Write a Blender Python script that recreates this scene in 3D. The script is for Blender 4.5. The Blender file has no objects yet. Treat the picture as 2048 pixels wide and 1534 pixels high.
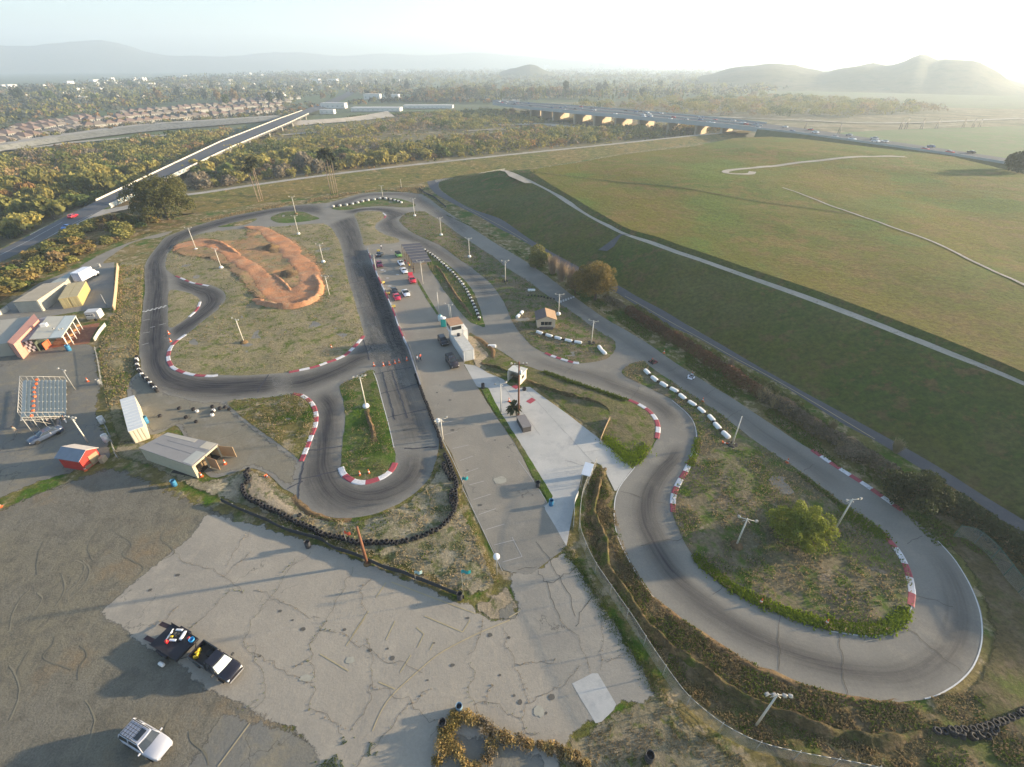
SKY_STR = 0.08; SUN_STR = 5.0; HAZE = 0.00027; HAZE_G = 0.3; EXPO = 2.08
import bpy, bmesh, math, random
import numpy as np
from mathutils import Vector, Matrix, noise, kdtree
from mathutils.geometry import delaunay_2d_cdt
R = math.radians
rnd = random.Random(7)
S = bpy.context.scene
COL = S.collection
# ---------------------------------------------------------------- survey: photo pixels -> metres on the ground
H = 52.0
FP = 940.0
PIT = R(34.12)
cP, sP = math.cos(PIT), math.sin(PIT)
def G(x, y, z=0.0):
    u = (x - 1024) / FP; v = (767 - y) / FP
    dy = cP + v * sP; dz = -sP + v * cP
    t = (z - H) / dz
    return Vector((u * t, dy * t, z))
def PX(p):
    z = p[2] - H
    f = p[1] * cP - z * sP; up = p[1] * sP + z * cP
    return (1024 + FP * p[0] / f, 767 - FP * up / f)
def height_of(base, top):
    b = G(*base); best = (1e9, 1)
    k = 1.0
    while k < 40:
        q = PX((b.x, b.y, k)); d = abs(q[1] - top[1])
        if d < best[0]: best = (d, k)
        k += 0.05
    return best[1]
def catmull(pts, n=6, closed=True):
    out = []; m = len(pts)
    rng = range(m) if closed else range(m - 1)
    for i in rng:
        if closed:
            p0, p1, p2, p3 = pts[i - 1], pts[i], pts[(i + 1) % m], pts[(i + 2) % m]
        else:
            p0, p1, p2, p3 = pts[max(i - 1, 0)], pts[i], pts[i + 1], pts[min(i + 2, m - 1)]
        for k in range(n):
            t = k / n
            out.append(0.5 * ((2 * p1) + (p2 - p0) * t + (2 * p0 - 5 * p1 + 4 * p2 - p3) * t * t + (3 * p1 - p0 - 3 * p2 + p3) * t * t * t))
    if not closed: out.append(pts[-1].copy())
    return out
def resample(pts, step, closed=False):
    if closed: pts = pts + [pts[0]]
    L = [0.0]
    for a, b in zip(pts, pts[1:]): L.append(L[-1] + (b - a).length)
    n = max(2, int(round(L[-1] / step))) if isinstance(step, float) else step
    out = []; j = 0
    for i in range(n + (0 if closed else 1)):
        s = L[-1] * i / n
        while j < len(L) - 2 and L[j + 1] < s: j += 1
        d = L[j + 1] - L[j]
        out.append(pts[j].lerp(pts[j + 1], (s - L[j]) / d if d > 1e-9 else 0))
    return out
def line(px, z=0.0, step=None, smooth=True, closed=False):
    p = [G(*q[:2], q[2] if len(q) > 2 else z) for q in px]
    if smooth and len(p) > 2: p = catmull(p, 6, closed)
    if step: p = resample(p, step, closed)
    return p
# ---------------------------------------------------------------- tagging
def tag(o, label=None, cat=None, group=None, kind=None):
    if label: o['label'] = label
    if cat: o['category'] = cat
    if group: o['group'] = group
    if kind: o['kind'] = kind
    return o
def thing(name, label, cat, loc=(0, 0, 0), rz=0.0, group=None):
    o = bpy.data.objects.new(name, None); COL.objects.link(o)
    o.location = loc; o.rotation_euler = (0, 0, rz); o.empty_display_size = 0.3
    return tag(o, label, cat, group)
def link(name, me, parent=None, loc=None):
    o = bpy.data.objects.new(name, me); COL.objects.link(o)
    if parent: o.parent = parent
    if loc is not None: o.location = loc
    return o
def copy_tree(o, parent=None):
    c = o.copy(); COL.objects.link(c)
    if parent: c.parent = parent
    for ch in o.children: copy_tree(ch, c)
    return c
class MB:
    """collects boxes, tubes and lofts; build() links them as ONE mesh object"""
    def __init__(s): s.v = []; s.f = []; s.m = []; s.sm = []
    def add(s, vs, fs, mi=0, smooth=False):
        o = len(s.v); s.v += [tuple(v) for v in vs]
        s.f += [tuple(i + o for i in f) for f in fs]; s.m += [mi] * len(fs); s.sm += [smooth] * len(fs)
        return s
    def box(s, c, d, rz=0.0, mi=0, bev=0.0, tilt=None):
        hx, hy, hz = d[0] / 2, d[1] / 2, d[2] / 2
        M = Matrix.Rotation(rz, 3, 'Z')
        if tilt: M = M @ Matrix.Rotation(tilt[1], 3, tilt[0])
        c = Vector(c)
        if bev <= 0:
            vs = [c + M @ Vector((a * hx, b * hy, e * hz)) for e in (-1, 1) for a, b in ((-1, -1), (1, -1), (1, 1), (-1, 1))]
            return s.add(vs, [(3, 2, 1, 0), (4, 5, 6, 7), (0, 1, 5, 4), (1, 2, 6, 5), (2, 3, 7, 6), (3, 0, 4, 7)], mi)
        b_ = min(bev, hx * .9, hy * .9, hz * .9); rings = []
        for z, i in ((-hz, b_), (-hz + b_, 0), (hz - b_, 0), (hz, b_)):
            x, y = hx - i, hy - i; q = b_ * .6
            rings.append([c + M @ Vector((a, b, z)) for a, b in ((-x + q, -y), (x - q, -y), (x, -y + q), (x, y - q), (x - q, y), (-x + q, y), (-x, y - q), (-x, -y + q))])
        return s.loft(rings, mi)
    def loft(s, rings, mi=0, cap=True, smooth=False, closed=True):
        n = len(rings[0]); vs = [p for r in rings for p in r]; fs = []
        for i in range(len(rings) - 1):
            for k in range(n if closed else n - 1):
                a = i * n + k; b = i * n + (k + 1) % n
                fs.append((a, b, b + n, a + n))
        if cap and closed:
            fs.append(tuple(range(n - 1, -1, -1))); fs.append(tuple((len(rings) - 1) * n + k for k in range(n)))
        return s.add(vs, fs, mi, smooth)
    def tube(s, p0, p1, r0, r1=None, n=8, mi=0, cap=True, smooth=True):
        p0 = Vector(p0); p1 = Vector(p1); r1 = r0 if r1 is None else r1
        d = (p1 - p0).normalized(); a = d.orthogonal().normalized(); b = d.cross(a)
        rg = [[p + (a * math.cos(t * 2 * math.pi / n) + b * math.sin(t * 2 * math.pi / n)) * r for t in range(n)] for p, r in ((p0, r0), (p1, r1))]
        return s.loft(rg, mi, cap, smooth)
    def path(s, pts, rs, n=6, mi=0):
        for i in range(len(pts) - 1): s.tube(pts[i], pts[i + 1], rs[i], rs[i + 1], n, mi)
        return s
    def lathe(s, prof, c=(0, 0, 0), n=16, mi=0, axis='Z', smooth=True):
        c = Vector(c); rg = []
        for r, z in prof:
            ring = []
            for k in range(n):
                t = 2 * math.pi * k / n
                v = Vector((r * math.cos(t), r * math.sin(t), z))
                if axis == 'Y': v = Vector((v.x, v.z, v.y))
                if axis == 'X': v = Vector((v.z, v.x, v.y))
                ring.append(c + v)
            rg.append(ring)
        return s.loft(rg, mi, True, smooth)
    def quad(s, a, b, c, d, mi=0): return s.add([a, b, c, d], [(0, 1, 2, 3)], mi)
    def build(s, name, mats, parent=None, loc=None):
        me = bpy.data.meshes.new(name); me.from_pydata(s.v, [], s.f)
        for m in (mats if isinstance(mats, (list, tuple)) else [mats]): me.materials.append(m)
        me.polygons.foreach_set('material_index', s.m); me.polygons.foreach_set('use_smooth', s.sm)
        bm = bmesh.new(); bm.from_mesh(me); bmesh.ops.recalc_face_normals(bm, faces=bm.faces); bm.to_mesh(me); bm.free()
        me.update(); return link(name, me, parent, loc)
# ---------------------------------------------------------------- materials
MATS = {}
def ntm(name):
    m = bpy.data.materials.new(name); m.use_nodes = True
    nt = m.node_tree; b = nt.nodes['Principled BSDF']; MATS[name] = m
    return m, nt, b
def N(nt, t, **kw):
    n = nt.nodes.new(t)
    for k, v in kw.items():
        if k in n.inputs.keys(): n.inputs[k].default_value = v
        else: setattr(n, k, v)
    return n
def noise_n(nt, vec, scale, detail=4.0, rough=.55):
    n = N(nt, 'ShaderNodeTexNoise', Scale=scale, Detail=detail, Roughness=rough); nt.links.new(vec, n.inputs['Vector']); return n.outputs['Fac']
def ramp(nt, fac, a, b):
    n = N(nt, 'ShaderNodeMapRange'); n.inputs['From Min'].default_value = a; n.inputs['From Max'].default_value = b
    nt.links.new(fac, n.inputs['Value']); return n.outputs['Result']
def mixc(nt, fac, a, b, mode='MIX'):
    n = N(nt, 'ShaderNodeMix', data_type='RGBA', blend_type=mode)
    for i, v in ((6, a), (7, b)):
        if isinstance(v, tuple): n.inputs[i].default_value = (*v, 1)
        else: nt.links.new(v, n.inputs[i])
    if isinstance(fac, float): n.inputs[0].default_value = fac
    else: nt.links.new(fac, n.inputs[0])
    return n.outputs[2]
def math_n(nt, op, a, b=None):
    n = N(nt, 'ShaderNodeMath', operation=op)
    for i, v in ((0, a), (1, b)):
        if v is None: continue
        if isinstance(v, (int, float)): n.inputs[i].default_value = v
        else: nt.links.new(v, n.inputs[i])
    return n.outputs[0]
def scale_c(nt, col, fac):
    n = N(nt, 'ShaderNodeVectorMath', operation='SCALE'); nt.links.new(col, n.inputs[0]); nt.links.new(fac, n.inputs['Scale']); return n.outputs[0]
def plain(name, col, rough=.6, metal=0.0, var=.12, scale=1.5, objvar=0.0, spec=.4):
    """paint, metal, wood: a base colour with blotchy wear"""
    m, nt, b = ntm(name); tc = N(nt, 'ShaderNodeTexCoord').outputs['Object']
    f = math_n(nt, 'ADD', math_n(nt, 'MULTIPLY', noise_n(nt, tc, scale, 6.0), 2 * var), 1 - var)
    if objvar:
        oi = N(nt, 'ShaderNodeObjectInfo').outputs['Random']
        f = math_n(nt, 'MULTIPLY', f, math_n(nt, 'ADD', math_n(nt, 'MULTIPLY', oi, 2 * objvar), 1 - objvar))
    c = N(nt, 'ShaderNodeRGB'); c.outputs[0].default_value = (*col, 1)
    nt.links.new(scale_c(nt, c.outputs[0], f), b.inputs['Base Color'])
    b.inputs['Roughness'].default_value = rough; b.inputs['Metallic'].default_value = metal
    b.inputs['Specular IOR Level'].default_value = spec
    return m
def ground(name, c1, c2, c3, s1=.05, s2=.5, t3=(.52, .62), fine=.25, fs=3.0, bump=.3, rough=.95, t12=(.4, .6), streak=None, cracks=None, c4=None, s4=.2, t4=(.58, .66), bd=.3):
    def sat(c, k=1.25):
        l = .3 * c[0] + .6 * c[1] + .1 * c[2]; return tuple(max(.004, l + (v - l) * k) for v in c)
    if not cracks and not any(w in name for w in ('asphalt', 'lot', 'concrete', 'road', 'path', 'apron', 'gravel', 'sand', 'dirt', 'stone')): c1, c2, c3 = sat(c1), sat(c2), sat(c3); c4 = sat(c4) if c4 else None
    m, nt, b = ntm(name); pos = N(nt, 'ShaderNodeNewGeometry').outputs['Position']
    f1 = ramp(nt, noise_n(nt, pos, s1, 5.0), *t12)
    col = mixc(nt, f1, c1, c2)
    col = mixc(nt, ramp(nt, noise_n(nt, pos, s2, 8.0, .68), *t3), col, c3)
    if c4: col = mixc(nt, ramp(nt, noise_n(nt, pos, s4, 9.0, .7), *t4), col, c4)
    ff = noise_n(nt, pos, fs, 8.0, .75)
    k = math_n(nt, 'ADD', math_n(nt, 'MULTIPLY', ramp(nt, ff, .3, .7), 2 * fine), 1 - fine)
    k = math_n(nt, 'MULTIPLY', k, math_n(nt, 'ADD', math_n(nt, 'MULTIPLY', noise_n(nt, pos, s1 * 2.7, 3.0), .3), .85))
    col = scale_c(nt, col, k)
    if cracks:
        w = N(nt, 'ShaderNodeTexVoronoi', feature='DISTANCE_TO_EDGE', Scale=cracks[0])
        mp = N(nt, 'ShaderNodeVectorMath', operation='ADD'); nt.links.new(pos, mp.inputs[0])
        nn = N(nt, 'ShaderNodeTexNoise', Scale=cracks[0] * 3, Detail=5.0); nt.links.new(pos, nn.inputs['Vector'])
        sc = N(nt, 'ShaderNodeVectorMath', operation='SCALE'); nt.links.new(nn.outputs['Color'], sc.inputs[0]); sc.inputs['Scale'].default_value = .55 / cracks[0]
        nt.links.new(sc.outputs[0], mp.inputs[1]); nt.links.new(mp.outputs[0], w.inputs['Vector'])
        f = ramp(nt, w.outputs['Distance'], 0.0, cracks[1])
        f = math_n(nt, 'MAXIMUM', f, ramp(nt, noise_n(nt, pos, cracks[0] * .9, 2.0), cracks[2] + .06, cracks[2]))
        nt_f = math_n(nt, 'ADD', math_n(nt, 'MULTIPLY', f, .5), .5)
        col = scale_c(nt, col, nt_f)
    nt.links.new(col, b.inputs['Base Color']); b.inputs['Roughness'].default_value = rough
    b.inputs['Specular IOR Level'].default_value = .25
    if bump:
        bp = N(nt, 'ShaderNodeBump', Strength=bump, Distance=bd)
        h = math_n(nt, 'ADD', ff, noise_n(nt, pos, fs * .3, 3.0))
        nt.links.new(h, bp.inputs['Height']); nt.links.new(bp.outputs[0], b.inputs['Normal'])
    return m
def leafmat(name, col, var=.28, trans=.35):
    m, nt, b = ntm(name)
    at = N(nt, 'ShaderNodeAttribute', attribute_name='tint').outputs['Fac']
    oi = N(nt, 'ShaderNodeObjectInfo').outputs['Random']
    f = math_n(nt, 'ADD', math_n(nt, 'MULTIPLY', at, 2 * var), 1 - var)
    f = math_n(nt, 'MULTIPLY', f, math_n(nt, 'ADD', math_n(nt, 'MULTIPLY', oi, .4), .8))
    c = mixc(nt, at, tuple(x * y for x, y in zip(col, (.9, 1.0, .85))), tuple(x * y for x, y in zip(col, (1.15, 1.02, .95))))
    c = scale_c(nt, c, f)
    nt.links.new(c, b.inputs['Base Color']); b.inputs['Roughness'].default_value = .75; b.inputs['Specular IOR Level'].default_value = .2
    tr = N(nt, 'ShaderNodeBsdfTranslucent'); nt.links.new(c, tr.inputs['Color'])
    mx = N(nt, 'ShaderNodeMixShader'); mx.inputs[0].default_value = trans
    nt.links.new(b.outputs[0], mx.inputs[1]); nt.links.new(tr.outputs[0], mx.inputs[2])
    nt.links.new(mx.outputs[0], nt.nodes['Material Output'].inputs['Surface'])
    return m
def glassy(name, col, rough=.12):
    m, nt, b = ntm(name); b.inputs['Base Color'].default_value = (*col, 1); b.inputs['Roughness'].default_value = rough
    b.inputs['Specular IOR Level'].default_value = .8; return m

SAND = (.30, .245, .165); DRY = (.175, .14, .068); OLIVE = (.095, .10, .032); GREEN = (.055, .095, .018); ASH = (.19, .18, .165)
G_FIELD = ground('dry_grass_soil', DRY, OLIVE, SAND, .06, .45, (.50, .60), .45, 2.2, .6, c4=GREEN, s4=.12, t4=(.52, .6))
G_INFIELD = ground('infield_grass', (.21, .185, .115), (.255, .215, .14), (.115, .13, .045), .07, .35, (.50, .62), .4, 2.6, .6, c4=(.26, .22, .155), s4=.16, t4=(.55, .66))
G_SANDY = ground('pale_sand', (.36, .29, .20), (.26, .21, .14), (.12, .12, .05), .12, .6, (.55, .63), .3, 2.5, .5)
G_GREENISH = ground('green_grass', (.07, .11, .025), (.12, .11, .06), (.20, .17, .12), .08, .5, (.55, .65), .45, 2.4, .6, c4=(.05, .085, .018), s4=.2, t4=(.5, .58))
G_DARKISLE = ground('dull_grass', (.12, .11, .07), (.165, .135, .095), (.07, .10, .025), .06, .4, (.48, .6), .45, 2.4, .6, c4=(.20, .17, .14), s4=.3, t4=(.58, .68))
G_SLOPE = ground('slope_grass', (.060, .084, .022), (.098, .095, .03), (.125, .095, .045), .035, .25, (.52, .62), .5, 1.1, 1.0, c4=(.10, .10, .04), s4=.03, t4=(.5, .65), bd=.5)
G_MESA = ground('mesa_grass', (.125, .112, .024), (.085, .105, .018), (.15, .112, .042), .016, .12, (.46, .60), .5, 1.1, 1.0, c4=(.09, .12, .025), s4=.03, t4=(.52, .6), bd=.9)
G_ASPH = ground('track_asphalt', (.225, .21, .178), (.19, .178, .155), (.25, .23, .19), .05, .25, (.5, .7), .10, 4.0, .12, rough=.85)
G_ASPH2 = ground('pit_asphalt', (.265, .235, .19), (.225, .205, .17), (.285, .255, .205), .04, .3, (.5, .7), .10, 4.0, .12, rough=.85, cracks=(.09, .006, .55))
G_LOT = ground('cracked_lot', (.325, .288, .232), (.28, .252, .208), (.355, .312, .248), .05, .4, (.48, .7), .10, 4.0, .15, rough=.9, cracks=(.22, .010, .60))
G_GRAVEL = ground('brown_gravel', (.18, .16, .108), (.16, .148, .118), (.125, .115, .09), .035, .5, (.46, .62), .36, 6.0, .45, c4=(.19, .145, .09), s4=.09, t4=(.55, .68))
G_OLDLOT = ground('worn_lot', (.19, .175, .14), (.165, .16, .145), (.23, .20, .14), .07, .4, (.5, .66), .14, 4.0, .2, cracks=(.12, .008, .5))
G_SLAB = ground('pale_concrete', (.47, .45, .41), (.41, .40, .37), (.36, .35, .33), .08, .35, (.52, .68), .06, 4.0, .06, rough=.8)
G_YARD = ground('yard_concrete', (.245, .225, .185), (.21, .20, .18), (.27, .245, .19), .07, .4, (.5, .66), .10, 4.0, .12)
G_ROAD = ground('dark_road', (.085, .088, .095), (.10, .10, .105), (.12, .117, .115), .04, .5, (.5, .7), .12, 3.0, .1, rough=.85)
G_PATH = ground('gravel_path', (.38, .34, .29), (.32, .29, .24), (.22, .20, .13), .1, .8, (.56, .66), .2, 2.0, .2)
G_ORANGE = ground('orange_dirt', (.50, .22, .10), (.44, .22, .115), (.38, .25, .15), .11, .5, (.52, .66), .22, 2.0, .5, c4=(.28, .14, .075), s4=.15, t4=(.58, .68))
G_BRUSH = ground('brush_floor', (.15, .105, .05), (.10, .085, .035), (.26, .21, .14), .05, .5, (.5, .62), .45, 2.0, .7, c4=(.07, .075, .025), s4=.1, t4=(.48, .6))
G_RIVER = ground('river_scrub', (.19, .15, .09), (.14, .125, .07), (.30, .26, .19), .012, .08, (.54, .62), .4, .6, .5, c4=(.08, .08, .035), s4=.03, t4=(.5, .6))
G_VALLEY = ground('valley_floor', (.09, .12, .055), (.12, .135, .08), (.09, .095, .06), .004, .03, (.5, .6), .4, .2, .0)
G_BANK = ground('earth_bank', (.15, .10, .06), (.19, .135, .08), (.09, .065, .04), .2, 1.2, (.5, .6), .35, 3.0, .6)

def poly_mesh(name, bound, mat, z=None, grid=None, amp=0.0, jit=0.0, nscale=.15, edge=3.0, parent=None, lift=0.0, hf=None):
    """fill a closed outline (world points) with triangles; amp raises soft relief away from the rim"""
    b = [p.copy() for p in bound]
    if jit:
        for i, p in enumerate(b):
            a = bound[i - 1]; c = bound[(i + 1) % len(b)]; t = (c - a); n = Vector((-t.y, t.x, 0)).normalized()
            k = noise.noise(Vector((p.x * .55, p.y * .55, 3.1))) + .6 * noise.noise(Vector((p.x * 1.7, p.y * 1.7, 9.1)))
            b[i] = p + n * k * jit
    nb = len(b); P = [Vector((p.x, p.y)) for p in b]
    if grid:
        kd = kdtree.KDTree(nb)
        for i, p in enumerate(P): kd.insert((p.x, p.y, 0), i)
        kd.balance()
        xs = [p.x for p in P]; ys = [p.y for p in P]
        pin = np.array([(p.x, p.y) for p in P]); pj = np.roll(pin, -1, axis=0)
        gx = np.arange(min(xs), max(xs), grid); gy = np.arange(min(ys), max(ys), grid)
        GX, GY = np.meshgrid(gx, gy); GX = GX.ravel() + np.tile([0, .5 * grid], GX.size)[:GX.size] * .3; GY = GY.ravel()
        ins = np.zeros(GX.size, bool)
        for (x0, y0), (x1, y1) in zip(pin, pj):
            if y0 == y1: continue
            c = ((y0 > GY) != (y1 > GY)) & (GX < (x1 - x0) * (GY - y0) / (y1 - y0) + x0)
            ins ^= c
        for x, y in zip(GX[ins], GY[ins]):
            if kd.find((x, y, 0))[2] > grid * .6: P.append(Vector((float(x), float(y))))
    r = delaunay_2d_cdt(P, [], [list(range(nb))], 1, 1e-4)
    vs = []
    for i, v in enumerate(r[0]):
        zz = (z if z is not None else 0.0) + lift
        if amp or hf:
            d = kd.find((v.x, v.y, 0))[2]; k = min(1, d / edge); k = k * k * (3 - 2 * k)
            if amp: zz += amp * k * (.55 + noise.fractal(Vector((v.x * nscale, v.y * nscale, 1.7)), .8, 2.1, 4))
            if hf: zz += k * hf(v.x, v.y)
        vs.append((v.x, v.y, zz))
    me = bpy.data.meshes.new(name); me.from_pydata(vs, [], [tuple(f) for f in r[2]]); me.materials.append(mat)
    me.polygons.foreach_set('use_smooth', [True] * len(me.polygons)); me.update()
    if len(me.polygons) and sum(p.normal.z for p in me.polygons) < 0: me.flip_normals()
    return link(name, me, parent)
_SOFT = {}
def soft(mat):
    """copy of a ground material whose sheet frays out raggedly at its rim"""
    if mat.name in _SOFT: return _SOFT[mat.name]
    m = mat.copy(); _SOFT[mat.name] = m; nt = m.node_tree; b = nt.nodes['Principled BSDF']
    e = N(nt, 'ShaderNodeAttribute', attribute_name='ed').outputs['Fac']; pos = N(nt, 'ShaderNodeNewGeometry').outputs['Position']
    n = math_n(nt, 'ADD', math_n(nt, 'MULTIPLY', noise_n(nt, pos, .9, 8.0, .7), 1.5), -.75)
    a = ramp(nt, math_n(nt, 'ADD', e, n), .38, .56); nt.links.new(a, b.inputs['Alpha']); return m
def sheet(name, px, mat, z, smooth=True, step=2.0, rag=0.0, **kw):
    if rag: kw.setdefault('grid', max(1.0, rag * .6)); mat = soft(mat)
    b = line(px, 0.0, None, smooth, True); b = resample(b, float(step), True)
    o = poly_mesh(name, b, mat, z, **kw)
    if rag:
        kd = kdtree.KDTree(len(b)); [kd.insert((p.x, p.y, 0), i) for i, p in enumerate(b)]; kd.balance(); me = o.data
        at = me.attributes.new('ed', 'FLOAT', 'POINT'); at.data.foreach_set('value', [min(1.0, kd.find((v.co.x, v.co.y, 0))[2] / rag) for v in me.vertices])
    return tag(o, kind='structure')
def strip(name, A, B_, mat, rows=1, amp=0.0, parent=None, nsc=.2, sink=None):
    """loft between two lines of equal length"""
    vs = []; fs = []; n = len(A)
    for r in range(rows + 1):
        t = r / rows
        for a, b in zip(A, B_):
            p = a.lerp(b, t)
            if amp and 0 < r < rows: p = p + Vector((0, 0, amp * noise.fractal(Vector((p.x * nsc, p.y * nsc, 2.0)), .8, 2.1, 4)))
            vs.append(p)
    for r in range(rows):
        for i in range(n - 1): fs.append((r * n + i, r * n + i + 1, (r + 1) * n + i + 1, (r + 1) * n + i))
    me = bpy.data.meshes.new(name); me.from_pydata([tuple(v) for v in vs], [], fs); me.materials.append(mat)
    me.polygons.foreach_set('use_smooth', [True] * len(fs)); me.update()
    if sum(p.normal.z for p in me.polygons) < 0: me.flip_normals()
    return link(name, me, parent)
def offset(pts, d):
    out = []
    for i, p in enumerate(pts):
        t = pts[min(i + 1, len(pts) - 1)] - pts[max(i - 1, 0)]; n = Vector((-t.y, t.x, 0)).normalized()
        out.append(p + n * d)
    return out
# ================================================================ LAND
RB = -5.0      # river bed and valley floor
sun_az, sun_el = R(79), R(10.4)
W = bpy.data.worlds.new('World'); S.world = W; W.use_nodes = True
wn = W.node_tree; sky = wn.nodes.new('ShaderNodeTexSky'); sky.sky_type = 'NISHITA'; sky.sun_disc = False
sky.sun_elevation = sun_el; sky.sun_rotation = sun_az; sky.air_density = 1.0; sky.dust_density = 1.4; sky.ozone_density = 2.8; sky.altitude = 200
wn.links.new(sky.outputs[0], wn.nodes['Background'].inputs[0]); wn.nodes['Background'].inputs[1].default_value = SKY_STR
sl = bpy.data.lights.new('sun', 'SUN'); sl.energy = SUN_STR; sl.angle = R(1.2); sl.color = (1.0, .80, .54)
so = bpy.data.objects.new('sun', sl); COL.objects.link(so); so.location = (200, 60, 120)
so.rotation_euler = Vector((math.sin(sun_az) * math.cos(sun_el), math.cos(sun_az) * math.cos(sun_el), math.sin(sun_el))).to_track_quat('Z', 'Y').to_euler()
cam = bpy.data.cameras.new('camera'); co = bpy.data.objects.new('camera', cam); COL.objects.link(co); S.camera = co
co.location = (0, 0, H); co.rotation_euler = (R(90) - PIT, 0, 0); cam.sensor_width = 36; cam.lens = FP / 2048 * 36; cam.clip_end = 40000; cam.clip_start = .5

# haze
hz = MB(); HZTOP = 450.0
hz.box((0, 3900, (HZTOP - 8) / 2), (17000, 9600, HZTOP + 8))
m = bpy.data.materials.new('haze_air'); m.use_nodes = True; nt = m.node_tree; nt.nodes.remove(nt.nodes['Principled BSDF'])
pv = nt.nodes.new('ShaderNodeVolumePrincipled'); pv.inputs['Density'].default_value = HAZE; pv.inputs['Color'].default_value = (.74, .87, 1.0, 1); pv.inputs['Anisotropy'].default_value = HAZE_G
nt.links.new(pv.outputs[0], nt.nodes['Material Output'].inputs['Volume'])
ho = hz.build('haze', m); tag(ho, kind='stuff')

# valley floor to the horizon
v = MB(); v.quad((-8300, -700, RB - .6), (8300, -700, RB - .6), (8300, 8600, RB - .6), (-8300, 8600, RB - .6)); tag(v.build('valley_ground', G_VALLEY), kind='structure')

# --- levee and site plateau -------------------------------------------------
LEV = [(292, 399), (340, 394), (400, 388), (512, 371), (650, 352), (800, 334), (1024, 310), (1200, 292), (1387, 272), (1460, 265), (1512, 256)]
TOE = [(285, 425), (330, 428), (400, 425), (512, 408), (650, 388), (800, 372), (935, 350), (1080, 334), (1250, 306), (1380, 288), (1490, 272)]
crestN = resample(line(LEV, 1.5), 90); toe = resample(line(TOE, 0.0), 90)
crestF = offset(crestN, 4.6)
if crestF[40].y < crestN[40].y: crestF = offset(crestN, -4.6); sg = -1
else: sg = 1
crestW = offset(crestN, sg * 16)
for p in crestW: p.z = RB
G_LEV = ground('levee_brush', (.16, .125, .048), (.115, .115, .035), (.26, .19, .10), .04, .35, (.52, .62), .45, 1.2, .7, c4=(.06, .07, .025), s4=.2, t4=(.54, .62), bd=.5)
tag(strip('levee_slope', toe, crestN, G_LEV, 6, .5), kind='structure')
tag(strip('levee_path', crestN, crestF, G_PATH), kind='structure')
tag(strip('levee_bank', crestF, crestW, G_BRUSH, 4, .5), kind='structure')
roadL = [(0, 497), (60, 467), (125, 433), (175, 411), (216, 398)]
rl = [G(*p) for p in roadL]
plate = [Vector((-230, -90, 0)), Vector((230, -90, 0)), Vector((260, 60, 0)), Vector((190, 160, 0)), Vector((170, 300, 0)), G(1490, 272), G(1380, 288), G(1250, 306), G(1080, 334), G(935, 350), G(800, 372), G(650, 388), G(512, 408), G(400, 425), G(300, 442), G(225, 440), G(216, 398)] + [G(*p) for p in roadL[::-1]][1:] + [Vector((-150, 95, 0)), Vector((-190, 40, 0))]
plate = [p + Vector((0, 0, 0)) for p in plate]
pl = poly_mesh('site_ground', resample(plate, 4.0, True), G_FIELD, -.03, grid=4.0, amp=0)
tag(pl, kind='structure')
# drop from the road down to the river bed
A = resample([Vector((-230, -90, -.03)), Vector((-190, 40, -.03)), Vector((-150, 95, -.03))] + [q + Vector((0, 0, -.03)) for q in rl], 60)
Bv = offset(A, 9.0)
for p in Bv: p.z = RB
tag(strip('river_bank', A, Bv, G_BRUSH, 4, .6), kind='structure')
# river bed
riv = [(-700, 470), (-300, 360), (0, 300), (150, 285), (300, 268), (450, 256), (600, 246), (760, 228), (1000, 216), (1060, 222), (1130, 232), (1530, 265), (2100, 290), (2300, 270), (1900, 245), (1700, 235), (1500, 228), (1300, 228), (1050, 240), (1030, 330), (400, 400), (-500, 700)]
tag(sheet('river_bed', [(-900, 560), (-300, 372), (0, 305), (150, 287), (300, 269), (450, 257), (600, 246), (760, 229), (1000, 214), (1060, 200), (1300, 196), (1700, 205), (2300, 215), (2300, 330), (1512, 262), (1024, 320), (400, 398), (0, 560), (-500, 800)], G_RIVER, RB, smooth=False, step=12.0, grid=14.0, amp=.5, edge=20, nscale=.03), kind='structure')
def rstreak(name, px, w, mat, z=RB + .35):
    p = resample(line(px, z), 40); tag(strip(name, offset(p, w), offset(p, -w), mat, 1), kind='structure')
G_RSAND = ground('river_sand', (.42, .37, .30), (.34, .30, .24), (.25, .21, .14), .03, .2, (.52, .62), .2, 1.0, .2)
for px, w in (([(560, 270), (640, 263), (720, 256), (830, 246)], 4), ([(0, 300), (90, 292), (160, 283), (300, 272), (440, 262)], 5), ([(660, 302), (720, 297), (760, 292)], 3),
              ([(1000, 250), (1080, 248), (1160, 256), (1230, 262)], 9), ([(930, 262), (1000, 258), (1060, 262)], 3), ([(1130, 270), (1200, 262), (1290, 268)], 4), ([(150, 300), (260, 290), (400, 277), (500, 268)], 3), ([(1390, 232), (1600, 240), (1780, 246), (2048, 236)], 5)):
    rstreak('sand_bar', px, w, G_RSAND, RB + 1.0)
tag(sheet('far_field', [(1640, 258), (1800, 250), (2050, 243), (2400, 236), (2400, 380), (2120, 335), (2010, 313), (1900, 297), (1800, 282), (1700, 268)], ground('far_green_field', (.085, .13, .045), (.11, .14, .06), (.13, .13, .07), .01, .08, (.5, .62), .3, .5, .2), RB + .9, smooth=False, step=10.0), kind='structure')
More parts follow.
